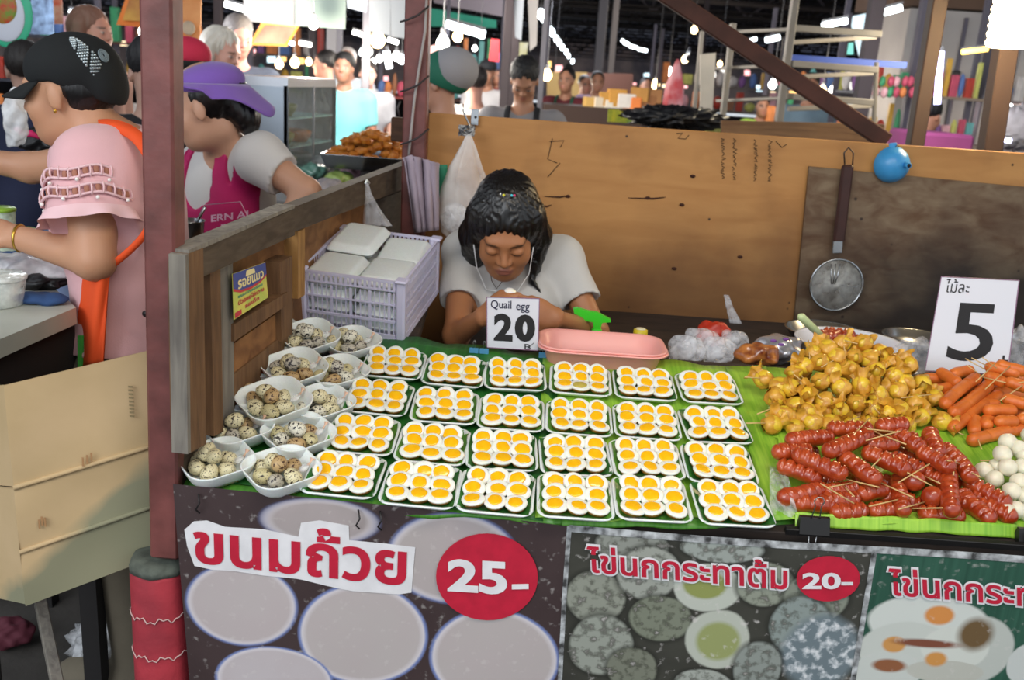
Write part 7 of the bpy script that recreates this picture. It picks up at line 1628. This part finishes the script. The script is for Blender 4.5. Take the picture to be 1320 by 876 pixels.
point_light('tube_glow', tuple(aty(1150, 60, 6)), 36, (.9, .95, 1), .3); point_light('tube_glow', tuple(aty(110, 20, 5.2)), 70, (.9, .95, 1), .3); point_light('tube_glow', tuple(aty(1240, 40, 5.2)), 45, (1, .85, .6), .2); point_light('hall_glow', tuple(aty(480, 20, 6.5)), 80, (1, .95, .88), .4); point_light('hall_glow', tuple(aty(760, 40, 12)), 80, (.9, .92, 1), .4); point_light('hall_glow', tuple(aty(900, 30, 18)), 150, (1, .85, .65), .4); point_light('hall_glow', tuple(aty(620, 10, 8)), 60, (1, .93, .85), .4)
# the big bulb at the upper right
c = Vector(aty(1306, 22, 3.0)); t = empty('spiral_bulb', tuple(c)); tag(t, 'big overexposed warm bulb hanging at the upper right corner', 'lamp')
m = MB()
for k in range(7): m.tube([(.052 * math.cos(a) * (1 - .02 * abs(k - 3)), .052 * math.sin(a), -.075 + .024 * k) for a in [2 * PI * i / 20 for i in range(20)]], .014, 8, closed=True)
B(m, 'spiral', glow('big_bulb', (1.0, .80, .46), 30), t); B(MB().ell((0, 0, -.005), (.045, .045, .085), 16, 10), 'core', MATS['big_bulb'], t); B(MB().lathe([(.04, .085), (.045, .09), (.03, .15), (.02, .17)], 16), 'socket', mSock, t); B(MB().tube([(0, 0, .17), (.02, 0, 1.8)], .004, 6), 'cord', mInk, t)
point_light('big_bulb_light', tuple(c + Vector((-.02, -.14, -.12))), 9, (1, .74, .42), .06)

# ---- hanging banners, signs, cloths
def hang(name, pts, Y, mt, label, cat='banner', th=.006, par=None):
    V = [Vector(aty(x, y, Y if not isinstance(Y, (list, tuple)) else Y[i])) for i, (x, y) in enumerate(pts)]; n = len(V); nn = Vector((0, th, 0))
    mb = MB().add(V + [v + nn for v in V], [tuple(range(n)), tuple(range(n, 2 * n))[::-1]] + [(i, n + i, n + (i + 1) % n, (i + 1) % n) for i in range(n)])
    return P(mb, name, mt, par) if par else W(mb, name, mt, label, cat)
mBn1 = M('banner_grey', '#a8a4a2', .8, var=.1, vscale=3); mBn2 = M('banner_mint', '#9fb0a6', .7, var=.12, vscale=3); mBn3 = M('banner_bluegrey', '#9aa0a8', .7, var=.1, vscale=3)
hang('hanging_banner', [(314, -20), (381, -20), (381, 34), (314, 27)], 6, mBn1, 'grey white banner hanging at the top, left of the mint one'); hang('hanging_banner', [(381, -20), (446, -20), (445, 38), (381, 33)], 5.9, mBn2, 'mint white translucent banner hanging behind the bare bulb')
hang('hanging_banner', [(475, -20), (503, -20), (503, 46), (477, 40)], 5.6, mBn3, 'grey panel hanging left of the back post, left half'); hang('hanging_banner', [(503, -20), (526, -20), (524, 50), (504, 47)], 5.6, mBn3, 'grey panel hanging left of the back post, right half')
hang('hanging_banner', [(447, -20), (474, -20), (472, 16), (448, 10)], 7, mBn3, 'short pale banner between the mint banner and the grey panels')
q_ = empty('menu_board', tuple(aty(350, 45, 7))); tag(q_, 'tilted red and yellow menu board hanging above the glass case', 'menu board')
hang('board', [(337, 29), (386, 33), (370, 60), (320, 58)], 7, glow('menu_glow', hexc('#e8a040'), .6), None, par=q_); hang('panel', [(342, 32), (382, 35), (367, 57), (326, 55)], 6.97, M('menu_red', '#c8402c', .5, var=.5, vscale=4, col2='#e0a080', emit=.0), None, par=q_)
q_ = empty('menu_board', tuple(aty(168, 18, 5))); tag(q_, 'tilted menu board with orange frame left of the front post', 'menu board')
hang('board', [(164, -8), (192, -8), (192, 36), (150, 32)], 5, M('menu_orange', '#d87a20', .5), None, par=q_); hang('panel', [(168, -6), (190, -6), (190, 28), (158, 26)], 4.98, M('menu_dark', '#8a3018', .5, var=.6, vscale=5, col2='#c8a040'), None, par=q_)
q_ = empty('poster', tuple(aty(243, 25, 5))); tag(q_, 'orange lit food poster hanging just right of the front post', 'poster')
hang('sheet', [(226, -10), (260, -10), (258, 50), (226, 46)], 5, M('poster_orange', '#d89a60', .6, var=.4, vscale=6, col2='#c87838'), None, par=q_); P(MB().ell(aty(243, 36, 4.98), (.035, .004, .035)), 'picture', M('poster_pic', '#b8a48a', .6, var=.3, vscale=20), q_)
q_ = empty('food_sign', tuple(aty(10, 20, 4.2))); tag(q_, 'green rimmed sign with a plate of red and green food, top left corner', 'sign')
c = aty(8, 15, 4.2); P(MB().ell(c, (.115, .008, .15), 24, 12), 'sign_back', M('sign_green', '#2fae84', .5), q_); P(MB().ell(c + Vector((-.005, -.006, -.01)), (.088, .008, .115), 24, 12), 'plate', M('sign_plate', '#c8ccd8', .5), q_); P(MB().ell(c + Vector((-.01, -.011, .02)), (.065, .008, .075), 20, 12), 'salad', M('sign_salad', '#b83a1a', .5, var=.8, vscale=35, col2='#6a8a20'), q_)
hang('hanging_banner', [(68, -10), (79, -10), (81, 31), (70, 31)], 4.6, M('strip_red', '#c84a2a', .6, var=.4, vscale=15, col2='#d8b8a0'), 'narrow red and white vertical banner at the top left')
hang('menu_sheet', [(40, -10), (68, -10), (69, 45), (38, 44)], 5.4, M('board_navy', '#1f2a3c', .6, var=.5, vscale=25, col2='#46566a'), 'dark chalk menu between the food sign and the red strip', 'menu board')
hang('flag', [(633, 50), (644, 51), (643, 80), (630, 78)], 8.2, M('flag_red', '#d02430', .6), 'red cloth hanging in the aisle beside the dark columns', 'flag')
hang('hanging_banner', [(660, 54), (681, 55), (678, 76), (660, 74)], 10, M('flag_yellow', '#b8b45a', .6, var=.5, vscale=5, col2='#d8d8d0'), 'yellow and white sign right of the dark columns', 'sign')
hang('hanging_cloth', [(662, -10), (676, -10), (672, 52), (664, 48)], 8, mBn3, 'pale cloth strip hanging right of the dark columns, left one', 'cloth'); hang('hanging_cloth', [(680, -10), (694, -10), (692, 58), (683, 66)], 8.2, mBn1, 'pale cloth strip hanging right of the dark columns, right one', 'cloth')
hang('awning', [(553, 10), (640, 26), (640, 36), (553, 34)], 12, M('awning_teal', '#2f9a80', .7), 'teal awning edge in the distance above the hair cover', 'awning'); hang('awning', [(553, -20), (650, -20), (650, 22), (560, 4)], 13, M('awning_mauve', '#8c8288', .8), 'mauve grey awning above the teal one', 'awning')
hang('stall_cloth', [(553, 60), (566, 56), (566, 140), (553, 140)], 7.5, M('pinkish', '#c89a98', .7), 'pale pink stall cloth by the back post', 'cloth')
# glass display case
gc = empty('display_case', tuple(aty(372, 250, 3.9))); tag(gc, 'stainless display case with glass side and lit shelves', 'display case')
Yc, Yd = 3.75, 4.35
def cpt(x, y, Y): return Vector(aty(x, y, Y))
tA, tB = cpt(296, 97, Yc), cpt(371, 99, Yc); tC = cpt(433, 101, Yd)
zt = (tA.z + tB.z) / 2; zb_ = cpt(371, 235, Yc).z
tA.z = tB.z = tC.z = zt
mSs = M('brushed_steel', '#9aa4b0', .35, metal=.75, var=.25, vscale=3); mAl = M('alloy', '#b8bcc4', .3, metal=.7); mGl = film('case_glass', (.85, .95, .95), .12, .05, .0)
tD = tA + (tC - tB)
def slab(pts, z0, z1): n = len(pts); V = [Vector((p.x, p.y, z0)) for p in pts] + [Vector((p.x, p.y, z1)) for p in pts]; return MB().add(V, [tuple(range(n))[::-1], tuple(range(n, 2 * n))] + [(i, (i + 1) % n, n + (i + 1) % n, n + i) for i in range(n)])
P(slab([tA, tB, tC, tD], zt - .035, zt), 'top_panel', mAl, gc); P(slab([tA, tB, tB + Vector((0, .012, 0)), tA + Vector((0, .012, 0))], zb_, zt - .035), 'front_panel', mSs, gc)
for p_ in (tB, tC): P(MB().bar((p_.x - .008, p_.y + .008, zb_), (p_.x - .008, p_.y + .008, zt - .03), .016), 'frame_post', mAl, gc)
pm = tB.lerp(tC, .5); P(MB().bar((pm.x, pm.y, zb_), (pm.x, pm.y, zt - .03), .008), 'frame_post', mAl, gc)
P(slab([tB + Vector((-.002, 0, 0)), tC + Vector((-.002, 0, 0)), tC + Vector((.002, 0, 0)), tB + Vector((.002, 0, 0))], zb_, zt - .035), 'glass_side', mGl, gc)
P(slab([tD, tC, tC + Vector((0, .01, 0)), tD + Vector((0, .01, 0))], zb_, zt - .035), 'back_panel', M('case_inside', '#8a8c90', .5, var=.4, vscale=6), gc)
for y_ in (152, 190, 222): zz = cpt(371, y_ + 2, Yc).z; P(slab([tA + Vector((.02, .02, 0)), tB + Vector((-.01, .02, 0)), tC + Vector((-.01, -.02, 0)), tD + Vector((.02, -.02, 0))], zz - .004, zz + .004), 'shelf', M('shelf_glass', '#a8d4d0', .2), gc)
P(slab([tA, tB, tC, tD], zb_ - .85, zb_), 'cabinet', mSs, gc)
for i, (f_, y_, c_) in enumerate(((.25, 190, '#a8a050'), (.6, 190, '#b07040'), (.3, 152, '#8a9050'), (.65, 222, '#9a9a98'), (.3, 222, '#a8a050'))):
    zz = cpt(371, y_ + 2, Yc).z + .005; p_ = tB.lerp(tC, f_) + Vector((-.10, 0, 0)); tag(ob('food_tub', MB().lathe([(.05, 0), (.07, .03), (.072, .045), (.06, .05), (0, .055)], 18).mesh('food_tub', M('tubc%d' % i, c_, .5, var=.3, vscale=20)), loc=(p_.x, p_.y, zz)), 'shallow tub of food on the %s shelf of the glass case, %s' % ({152: 'upper', 190: 'middle', 222: 'lower'}[y_], 'nearer' if f_ < .5 else 'farther'), 'tub', 'tubs in the glass case')
# fried snacks on a steel tray
Yt = 3.5; a_ = cpt(430, 200, Yt); b2 = cpt(516, 186, Yt + .35)
ft = empty('steel_tray', tuple(cpt(476, 205, Yt + .1))); tag(ft, 'stainless tray heaped with golden fried snacks left of the back post', 'tray')
c0 = cpt(480, 196, 3.7); P(MB().rloft([(.14, .22, .02, c0.z - .05), (.16, .24, .03, c0.z), (.163, .243, .03, c0.z + .003), (.157, .237, .03, c0.z - .002), (.138, .218, .02, c0.z - .046)], 5, X=TR((c0.x, c0.y, 0)), cap1=True), 'pan', mSteel, ft)
P(MB().box((c0.x + .07, c0.y, (c0.z - .05) / 2), (.16, .4, c0.z - .052)), 'stand', M('stand_dark', '#2a2628', .6), ft)
mFry = M('fried_gold', '#d0862e', .5, var=.4, vscale=60, col2='#a85e18', bump=.5, bscale=80)
fm = [MB().ell((0, 0, 0), (.028, .02, .015), 10, 7, f=lambda v, k=k: v * (1 + .25 * math.sin(v.x * 200 + k) * math.sin(v.y * 230 + 2 * k) + .15 * math.sin(v.z * 400))).mesh('fried_piece', mFry) for k in range(4)]
r = random.Random(3)
for i in range(70):
    u, v = (i % 10 - 4.5) / 4.8 + r.uniform(-.05, .05), (i // 10 - 3) / 3.4 + r.uniform(-.08, .08); hgt = max(0, 1 - u * u) * max(0, 1 - v * v)
    o = ob('fried_snack', fm[i % 4], X=TR((c0.x + u * .14, c0.y + v * .21, c0.z - .01 + .085 * hgt * (1 if i % 3 else .6))) @ RZ(r.uniform(0, 6)) @ RX(r.uniform(-.6, .6)))
    tag(o, 'golden fried snack on the steel tray, %s row from the front, %s' % (_ord[i // 10], nth_left(i % 10, 10)), 'snack', 'golden fried snacks on the steel tray')
# goods on the counter behind the partition
bc = empty('back_counter', (-.95, 3.25, 0)); tag(bc, 'grey counter behind the plank partition in front of the glass case', 'counter')
P(MB().box((-.90, 3.37, 1.045), (.58, .62, .03), bev=.004), 'counter_top', M('counter_grey', '#8f9296', .5), bc); P(MB().box((-.90, 3.4, .515), (.52, .5, 1.03)), 'cabinet', MATS['stand_dark'], bc)
GC = [(415, 212, 3.05, '#c8ccd0', 'clear tray stack beside the arm'), (438, 232, 2.95, '#a8c46a', 'green and yellow snack packet behind the planks'), (455, 226, 3.05, '#d8a8b8', 'pink and white snack packet behind the planks'), (470, 219, 3.1, '#d8cf6a', 'yellow snack packet under the steel tray'), (425, 243, 2.9, '#d0c8cc', 'pale wrapped packet nearest the planks'), (405, 222, 3.2, '#6a9a8a', 'greenish wrapped packet left of the stack'), (492, 222, 3.0, '#c8b49a', 'beige wrapped packet at the right end'), (446, 213, 3.25, '#e0e0dc', 'white paper sheet standing before the tray')]
for i, (x, y, Y, c_, lb) in enumerate(GC): p_ = atz(x, y, 1.085); crumple('snack_packet', (p_.x, p_.y, 1.09), (.055, .05, .03), M('packet%d' % i, c_, .3, var=.3, vscale=30, coat=.4), lb, 50 + i, 'packet', .15)
# pot at the left of the magenta apron
pt = bowl('steel_bowl', 243, 284, 2.35, 20, .1, mSteel, 'steel bowl with a ladle on the stove left of the magenta apron'); pt.location.z = aty(243, 284, 2.35).z - .09
for ch_ in pt.children: ch_.data.transform(SCL(1, 1, .09 / max(.01, aty(243, 284, 2.35).z - ZS)))
sv_ = empty('stove', (pt.location.x, 2.35, 0)); tag(sv_, 'dark stove top under the steel bowl', 'stove'); P(MB().box((pt.location.x - .05, 2.38, pt.location.z / 2 - .002), (.26, .26, pt.location.z - .006), bev=.01), 'stove_body', MATS['stand_dark'], sv_)
m = MB().tube([pt.location + Vector((0, 0, .05)), pt.location + Vector((.05, -.02, .13))], .004, 6); W(m, 'spoon', mSteel, 'spoon handle sticking out of the steel bowl', 'spoon')

# ---- stalls in the hall: counters, shelves and goods
GOOD = ['#c8506a', '#3f9a6a', '#d8a840', '#5a7ab8', '#d8d0cc', '#b83a2a', '#8a5a9a', '#e0884a', '#6ab0b0', '#c8c86a', '#a06a4a', '#e8b0b8']
GN = ['pink red', 'green', 'amber', 'blue', 'cream', 'red', 'purple', 'orange', 'aqua', 'lime', 'brown', 'rose']
gm = [M('goods%d' % i, c_, .6, var=.3, vscale=12) for i, c_ in enumerate(GOOD)]
def rbag(sx, sy, sz): return MB().ell((0, 0, sz / 2), (sx / 2, sy / 2, sz / 2), 10, 7, f=lambda v: v * (1 + .06 * math.sin(v.x * 40) * math.sin(v.z * 50)))
def rbox(sx, sy, sz): return MB().box((0, 0, sz / 2), (sx, sy, sz), bev=.008)
gshape = [[rbox(.22, .18, .16), rbag(.20, .18, .2), rbox(.14, .14, .26), rbag(.3, .2, .15)][k].mesh('goods', gm[0]) for k in range(4)]
gmesh = {}
def gmsh(k, c_):
    if (k, c_) not in gmesh: d_ = gshape[k].copy(); d_.materials[0] = gm[c_]; gmesh[(k, c_)] = d_
    return gmesh[(k, c_)]
SH = ['box', 'bag', 'tall carton', 'bundle']
used_lab = {}
def stall(name, x0, x1, ytop, Y, n, label, wood_='#6a5648', tiers=2, roof=None, seed=0):
    a = aty(x0, ytop, Y); b_ = aty(x1, ytop, Y); z = .85; xl, xr = min(a.x, b_.x), max(a.x, b_.x); t = empty('market_stall', ((xl + xr) / 2, Y, 0)); tag(t, label, 'stall')
    mt = M('stall_' + wood_[1:], wood_, .8, var=.2, vscale=4)
    P(MB().box(((xl + xr) / 2, Y + .3, z / 2), (xr - xl, .6, z)), 'counter', mt, t)
    r = random.Random(seed)
    for k in range(1, tiers): P(MB().box(((xl + xr) / 2, Y + .45, z + .36 * k), (xr - xl, .3, .02)), 'shelf', mt, t)
    for sx in (xl, xr): P(MB().box((sx, Y + .6, 1.2), (.04, .04, 2.4)), 'upright', mTr2, t)
    for k in range(tiers):
        for i in range(n):
            x = xl + (i + .5) * (xr - xl) / n; c_ = r.randrange(12); s_ = r.randrange(4); sc_2 = min(1.3, (xr - xl) / n / .24) * r.uniform(.8, 1.05)
            o = ob('goods', gmsh(s_, c_), X=TR((x, Y + (.2 if k == 0 else .45), z + (.01 + .36 * k if k else 0.001))) @ SCL(sc_2, min(sc_2, 1), r.uniform(.9, 1.25)))
            tag(o, '%s %s on the %s %s, %s' % (GN[c_], SH[s_], name, 'counter' if k == 0 else ('shelf' if k == 1 else 'top shelf'), nth_left(i, n)), 'goods', 'goods on the ' + name)
stall('snack stall', 478, 530, 150, 10.0, 6, 'stall of red and green packets left of the back post', '#a04a4a', 2, seed=1)
stall('fruit stall', 566, 640, 150, 10.5, 7, 'stall of mixed goods deep in the aisle behind the hair cover', '#5a4038', 3, seed=2)
stall('far left stall', -60, 90, 150, 7.5, 9, 'stall of packets at the far left behind the counter', '#3a3c48', 3, seed=3)
stall('spice stall', 120, 300, 150, 9.0, 10, 'stall with stacked goods behind the western couple', '#6a3f38', 3, seed=4)
stall('tea stall', 300, 425, 150, 11.0, 8, 'stall with goods behind the glass case', '#5a5048', 3, seed=5)
stall('dry goods stall', 700, 840, 150, 14.0, 9, 'long stall among boxes in the middle background', '#6a4a30', 2, seed=6)
stall('clothes stall', 850, 1010, 150, 15.0, 11, 'bright distant stall between umbrella and rack', '#6a6058', 3, seed=7)
stall('toy stall', 1100, 1200, 165, 7.6, 9, 'stall of colourful toys right of the rack', '#8a8a90', 3, seed=8)
stall('packet stall', 1205, 1290, 165, 7.2, 8, 'shelves of packets between the two right posts', '#8a7a6a', 3, seed=9)
stall('right edge stall', 1300, 1400, 165, 7.4, 6, 'stall with red goods at the right frame edge', '#7a6a6a', 3, seed=10)
stall('rack stall', 1000, 1100, 150, 10.0, 8, 'dim stall behind the metal rack', '#4a4a50', 3, seed=11)
# hanging toys
r = random.Random(9)
for i in range(14):
    x, y = 1128 + (i % 7) * 9 + r.uniform(-2, 2), 112 + (i // 7) * 14; c_ = r.choice((0, 1, 5, 11, 0, 11, 7)); p_ = aty(x, y, 7.3); o = ob('hanging_toy', gmsh(1, c_), X=TR(p_) @ SCL(.27, .3, .4)); tag(o, '%s toy bag hanging over the toy stall, %s row, %s' % (GN[c_], ('upper', 'lower')[i // 7], nth_left(i % 7, 7)), 'toy', 'toy bags hanging at the toy stall')
# white cabin and its dark doors behind on the right
cbn = empty('white_cabin', tuple(aty(1240, 190, 8.6))); tag(cbn, 'white walled cabin behind the stalls on the right', 'cabin')
a = aty(1166, 72, 8.5); b_ = aty(1420, 72, 8.5); P(MB().box(((a.x + b_.x) / 2, 9.0, 1.15), (b_.x - a.x, .9, 2.3)), 'wall', M('cabin_white', '#a8a2a0', .8, var=.15, vscale=2), cbn); P(MB().box(((a.x + b_.x) / 2, 9.05, 2.38), (b_.x - a.x + .3, 1.0, .12)), 'roof_slab', M('cabin_roof', '#5a4436', .8), cbn)
for x in (1192, 1232, 1270): a = aty(x, 100, 8.53); P(MB().box((a.x, 8.53, 1.4), (.03, .02, 1.7)), 'panel_seam', mTr2, cbn)
for x in (1179, 1204, 1232): a = aty(x, 100, 8.52); P(MB().box((a.x, 8.52, a.z), (.07, .03, .12), bev=.01), 'wall_switch', mInk, cbn)
hang('upper_panel', [(1128, 50), (1240, 46), (1240, 72), (1128, 70)], 9.5, M('cabin_upper', '#8a94a0', .8), 'blue grey upper wall panel above the toy stall', 'panel')
hang('bright_sheet', [(1095, 22), (1160, 8), (1166, 30), (1160, 66), (1107, 72)], 11.5, glow('daylight_gap', (.72, .88, .95), .9), 'bright daylit opening in the roof edge behind the rack', 'skylight'); hang('bright_sheet', [(1083, 57), (1100, 55), (1100, 70), (1082, 70)], 11.4, glow('teal_gap', (.25, .75, .65), .8), 'small teal lit sheet left of the bright opening', 'skylight')
# pink table at right with things
pk = empty('pink_table', tuple(aty(1225, 200, 6.3))); tag(pk, 'table with pink purple cloth behind the plywood on the right', 'table'); a = aty(1190, 170, 6.3); b_ = aty(1258, 176, 6.3)
P(MB().box(((a.x + b_.x) / 2, 6.6, a.z / 2), (b_.x - a.x, .6, a.z), bev=.02), 'cloth', M('pink_purple', '#8a3a70', .7, var=.2, vscale=5), pk)
# metal rack
rk_ = empty('metal_rack', tuple(aty(1010, 200, 5.0))); tag(rk_, 'beige angle iron rack with empty shelf arms behind the plywood', 'rack'); mRk = M('rack_paint', '#8d867c', .6, var=.2, vscale=6)
def rb(x0, y0, Y0, x1, y1, Y1, w_, nm): P(MB().bar(aty(x0, y0, Y0), aty(x1, y1, Y1), w_, w_ * .6, bev=.003), nm, mRk, rk_)
rb(1029, -30, 5.0, 1002, 170, 5.0, .055, 'upright'); rb(945, 30, 5.6, 930, 165, 5.6, .05, 'upright'); rb(905, 40, 6.4, 893, 160, 6.4, .04, 'upright')
for y in (36, 82, 124): rb(1018, y, 5.0, 1133 - (y - 36) * .12, y + 8, 5.2, .055, 'shelf_arm'); rb(1016, y + 20 - y * .03, 5.4, 1128, y + 12, 5.5, .04, 'shelf_arm'); rb(925, y + 6, 5.8, 1020, y + 2, 5.1, .03, 'cross_rail')
rb(1130, 80, 5.3, 1126, 165, 5.3, .03, 'upright')
hang('blue_tarp', [(1018, 70), (1170, 80), (1168, 88), (1018, 78)], 5.6, M('tarp_blue', '#2f4a9a', .6), 'rolled blue tarpaulin lying on the rack', 'tarp', th=.08)
hang('tall_board', [(903, 70), (923, 68), (918, 152), (903, 150)], 6.2, M('panel_white', '#b8b0a4', .8, var=.2, vscale=4), 'tall off white board standing left of the metal rack', 'board', th=.03)
# closed red umbrella
um = empty('umbrella', tuple(aty(872, 140, 7))); tag(um, 'closed red and white umbrella standing behind the plywood', 'umbrella'); t0_, t1_ = Vector(aty(885, 78, 7)), Vector(aty(866, 146, 7)); X = frame(t1_, (1, 0, 0), t0_ - t1_); L_ = (t0_ - t1_).length
P(MB().lathe([(.03, 0), (.075, L_ * .12), (.06, L_ * .5), (.02, L_ * .9), (.008, L_)], 24, X=X, wob=lambda a, z: 1 + .15 * math.sin(8 * a + z * 6)), 'canopy', M('umbrella_red', '#a02830', .6, var=.5, vscale=8, col2='#b88a90'), um); P(MB().tube([t0_, t0_ + (t0_ - t1_) * .25], .012, 6), 'pole', mSteel, um)
# cardboard boxes wall and piles
BX = [(705, 92, 757, 120, 13, '#927848', 'yellowish cardboard partition far behind, left'), (757, 94, 816, 122, 12.8, '#5e3c30', 'brown cardboard partition far behind, right')]
for x0, y0, x1, y1, Y, c_, lb in BX: hang('partition', [(x0, y0), (x1, y0 + 1), (x1, y1 + 8), (x0, y1 + 8)], Y, M('cb' + c_[1:], c_, .8), lb, 'partition', th=.1)
r = random.Random(12); lst = [(784, 128, '#b8863a'), (795, 124, '#c8903f'), (806, 130, '#e0d8d0'), (816, 134, '#d87a3a'), (826, 122, '#a87838'), (834, 132, '#8a5a34'), (842, 124, '#94663c'), (775, 134, '#d8c8b0'), (764, 134, '#c8a058'), (790, 138, '#d8d0c0')]
for i, (x, y, c_) in enumerate(lst):
    p_ = aty(x, y, 8.5); z_ = p_.z; o = ob('carton', MB().box((0, 0, 0), (.16, .14, .12), bev=.006).mesh('carton', M('carton' + c_[1:], c_, .8, var=.15, vscale=10)), X=TR(p_) @ RZ(r.uniform(-.3, .3))); tag(o, 'small carton or packet on the far packing bench, %s' % nth_left(sorted(l[0] for l in lst).index(x), 10), 'carton', 'cartons on the packing bench')
pbn = empty('packing_bench', tuple(aty(790, 150, 8.5))); tag(pbn, 'dark packing bench just above the plywood edge', 'bench'); a = aty(700, 139, 8.5); b_ = aty(850, 143, 8.5); P(MB().box(((a.x + b_.x) / 2, 8.55, b_.z / 2), (b_.x - a.x, .7, b_.z)), 'bench_top', M('bench_dark', '#3a2820', .8), pbn)
tag(ob('yellow_banner', MB().box((0, 0, 0), (.30, .01, .07)).mesh('yellow_banner', M('ybanner', '#c8c02a', .6, var=.6, vscale=14, col2='#6a8a2a')), X=TR(aty(817, 151, 5.5))), 'yellow and green strip label standing above the plywood edge', 'label')
crumple('black_tarp', tuple(aty(872, 152, 4.6)), (.22, .15, .055), M('black_plastic', '#111114', .3), 'black tarpaulin heaped behind the top of the plywood', 61, 'tarp', .3)
hang('low_board', [(930, 155), (1140, 160), (1140, 185), (930, 172)], 4.2, wood('back_ply', '#8a6a4a', '#6a4c34'), 'reddish plywood board of the next stall behind the rack', 'board', th=.02)
crumple('pillow_bag', tuple(aty(1310, 165, 6.6)), (.22, .12, .14), M('grey_sack', '#a8a4ac', .6, bump=.4, bscale=20), 'grey white sack at the right edge behind the plywood', 62)
# far end of the hall: lit shop fronts
r = random.Random(77)
for i in range(34):
    x = 540 + i * 20 + r.uniform(-6, 6); y = 92 + r.uniform(-14, 16) + (x - 600) * .03; Y = r.uniform(22, 46); w_, h_ = r.uniform(4, 11), r.uniform(4, 10)
    k = r.choice(('white', 'warm', 'cool', 'pink', 'amber')); col = {'white': (1, .97, .9), 'warm': (1, .78, .5), 'cool': (.7, .9, 1), 'pink': (1, .5, .5), 'amber': (1, .6, .2)}[k]
    hang('lit_sign', [(x - w_ / 2, y - h_ / 2), (x + w_ / 2, y - h_ / 2), (x + w_ / 2, y + h_ / 2), (x - w_ / 2, y + h_ / 2)], Y, glow('farlit_' + k, col, 1.6), 'far %s lit shop sign, %s along the hall\'s end' % (k, nth_left(i, 34) if i < 17 or i > 17 else 'midmost'), 'lit sign', th=.05)
r = random.Random(78)
for i in range(24):
    x = 10 + i * 21 + r.uniform(-6, 6); y = 62 + r.uniform(-22, 20) + x * .04; Y = r.uniform(12, 26); w_, h_ = r.uniform(5, 12), r.uniform(5, 11)
    k = r.choice(('white', 'warm', 'cool', 'pink', 'amber')); hang('lit_sign', [(x - w_ / 2, y - h_ / 2), (x + w_ / 2, y - h_ / 2), (x + w_ / 2, y + h_ / 2), (x - w_ / 2, y + h_ / 2)], Y, glow('farlit_' + k, (1, 1, 1), 1.6), 'distant %s lit panel behind the left half crowd, %s' % (k, nth_left(i, 24)), 'lit sign', th=.05)
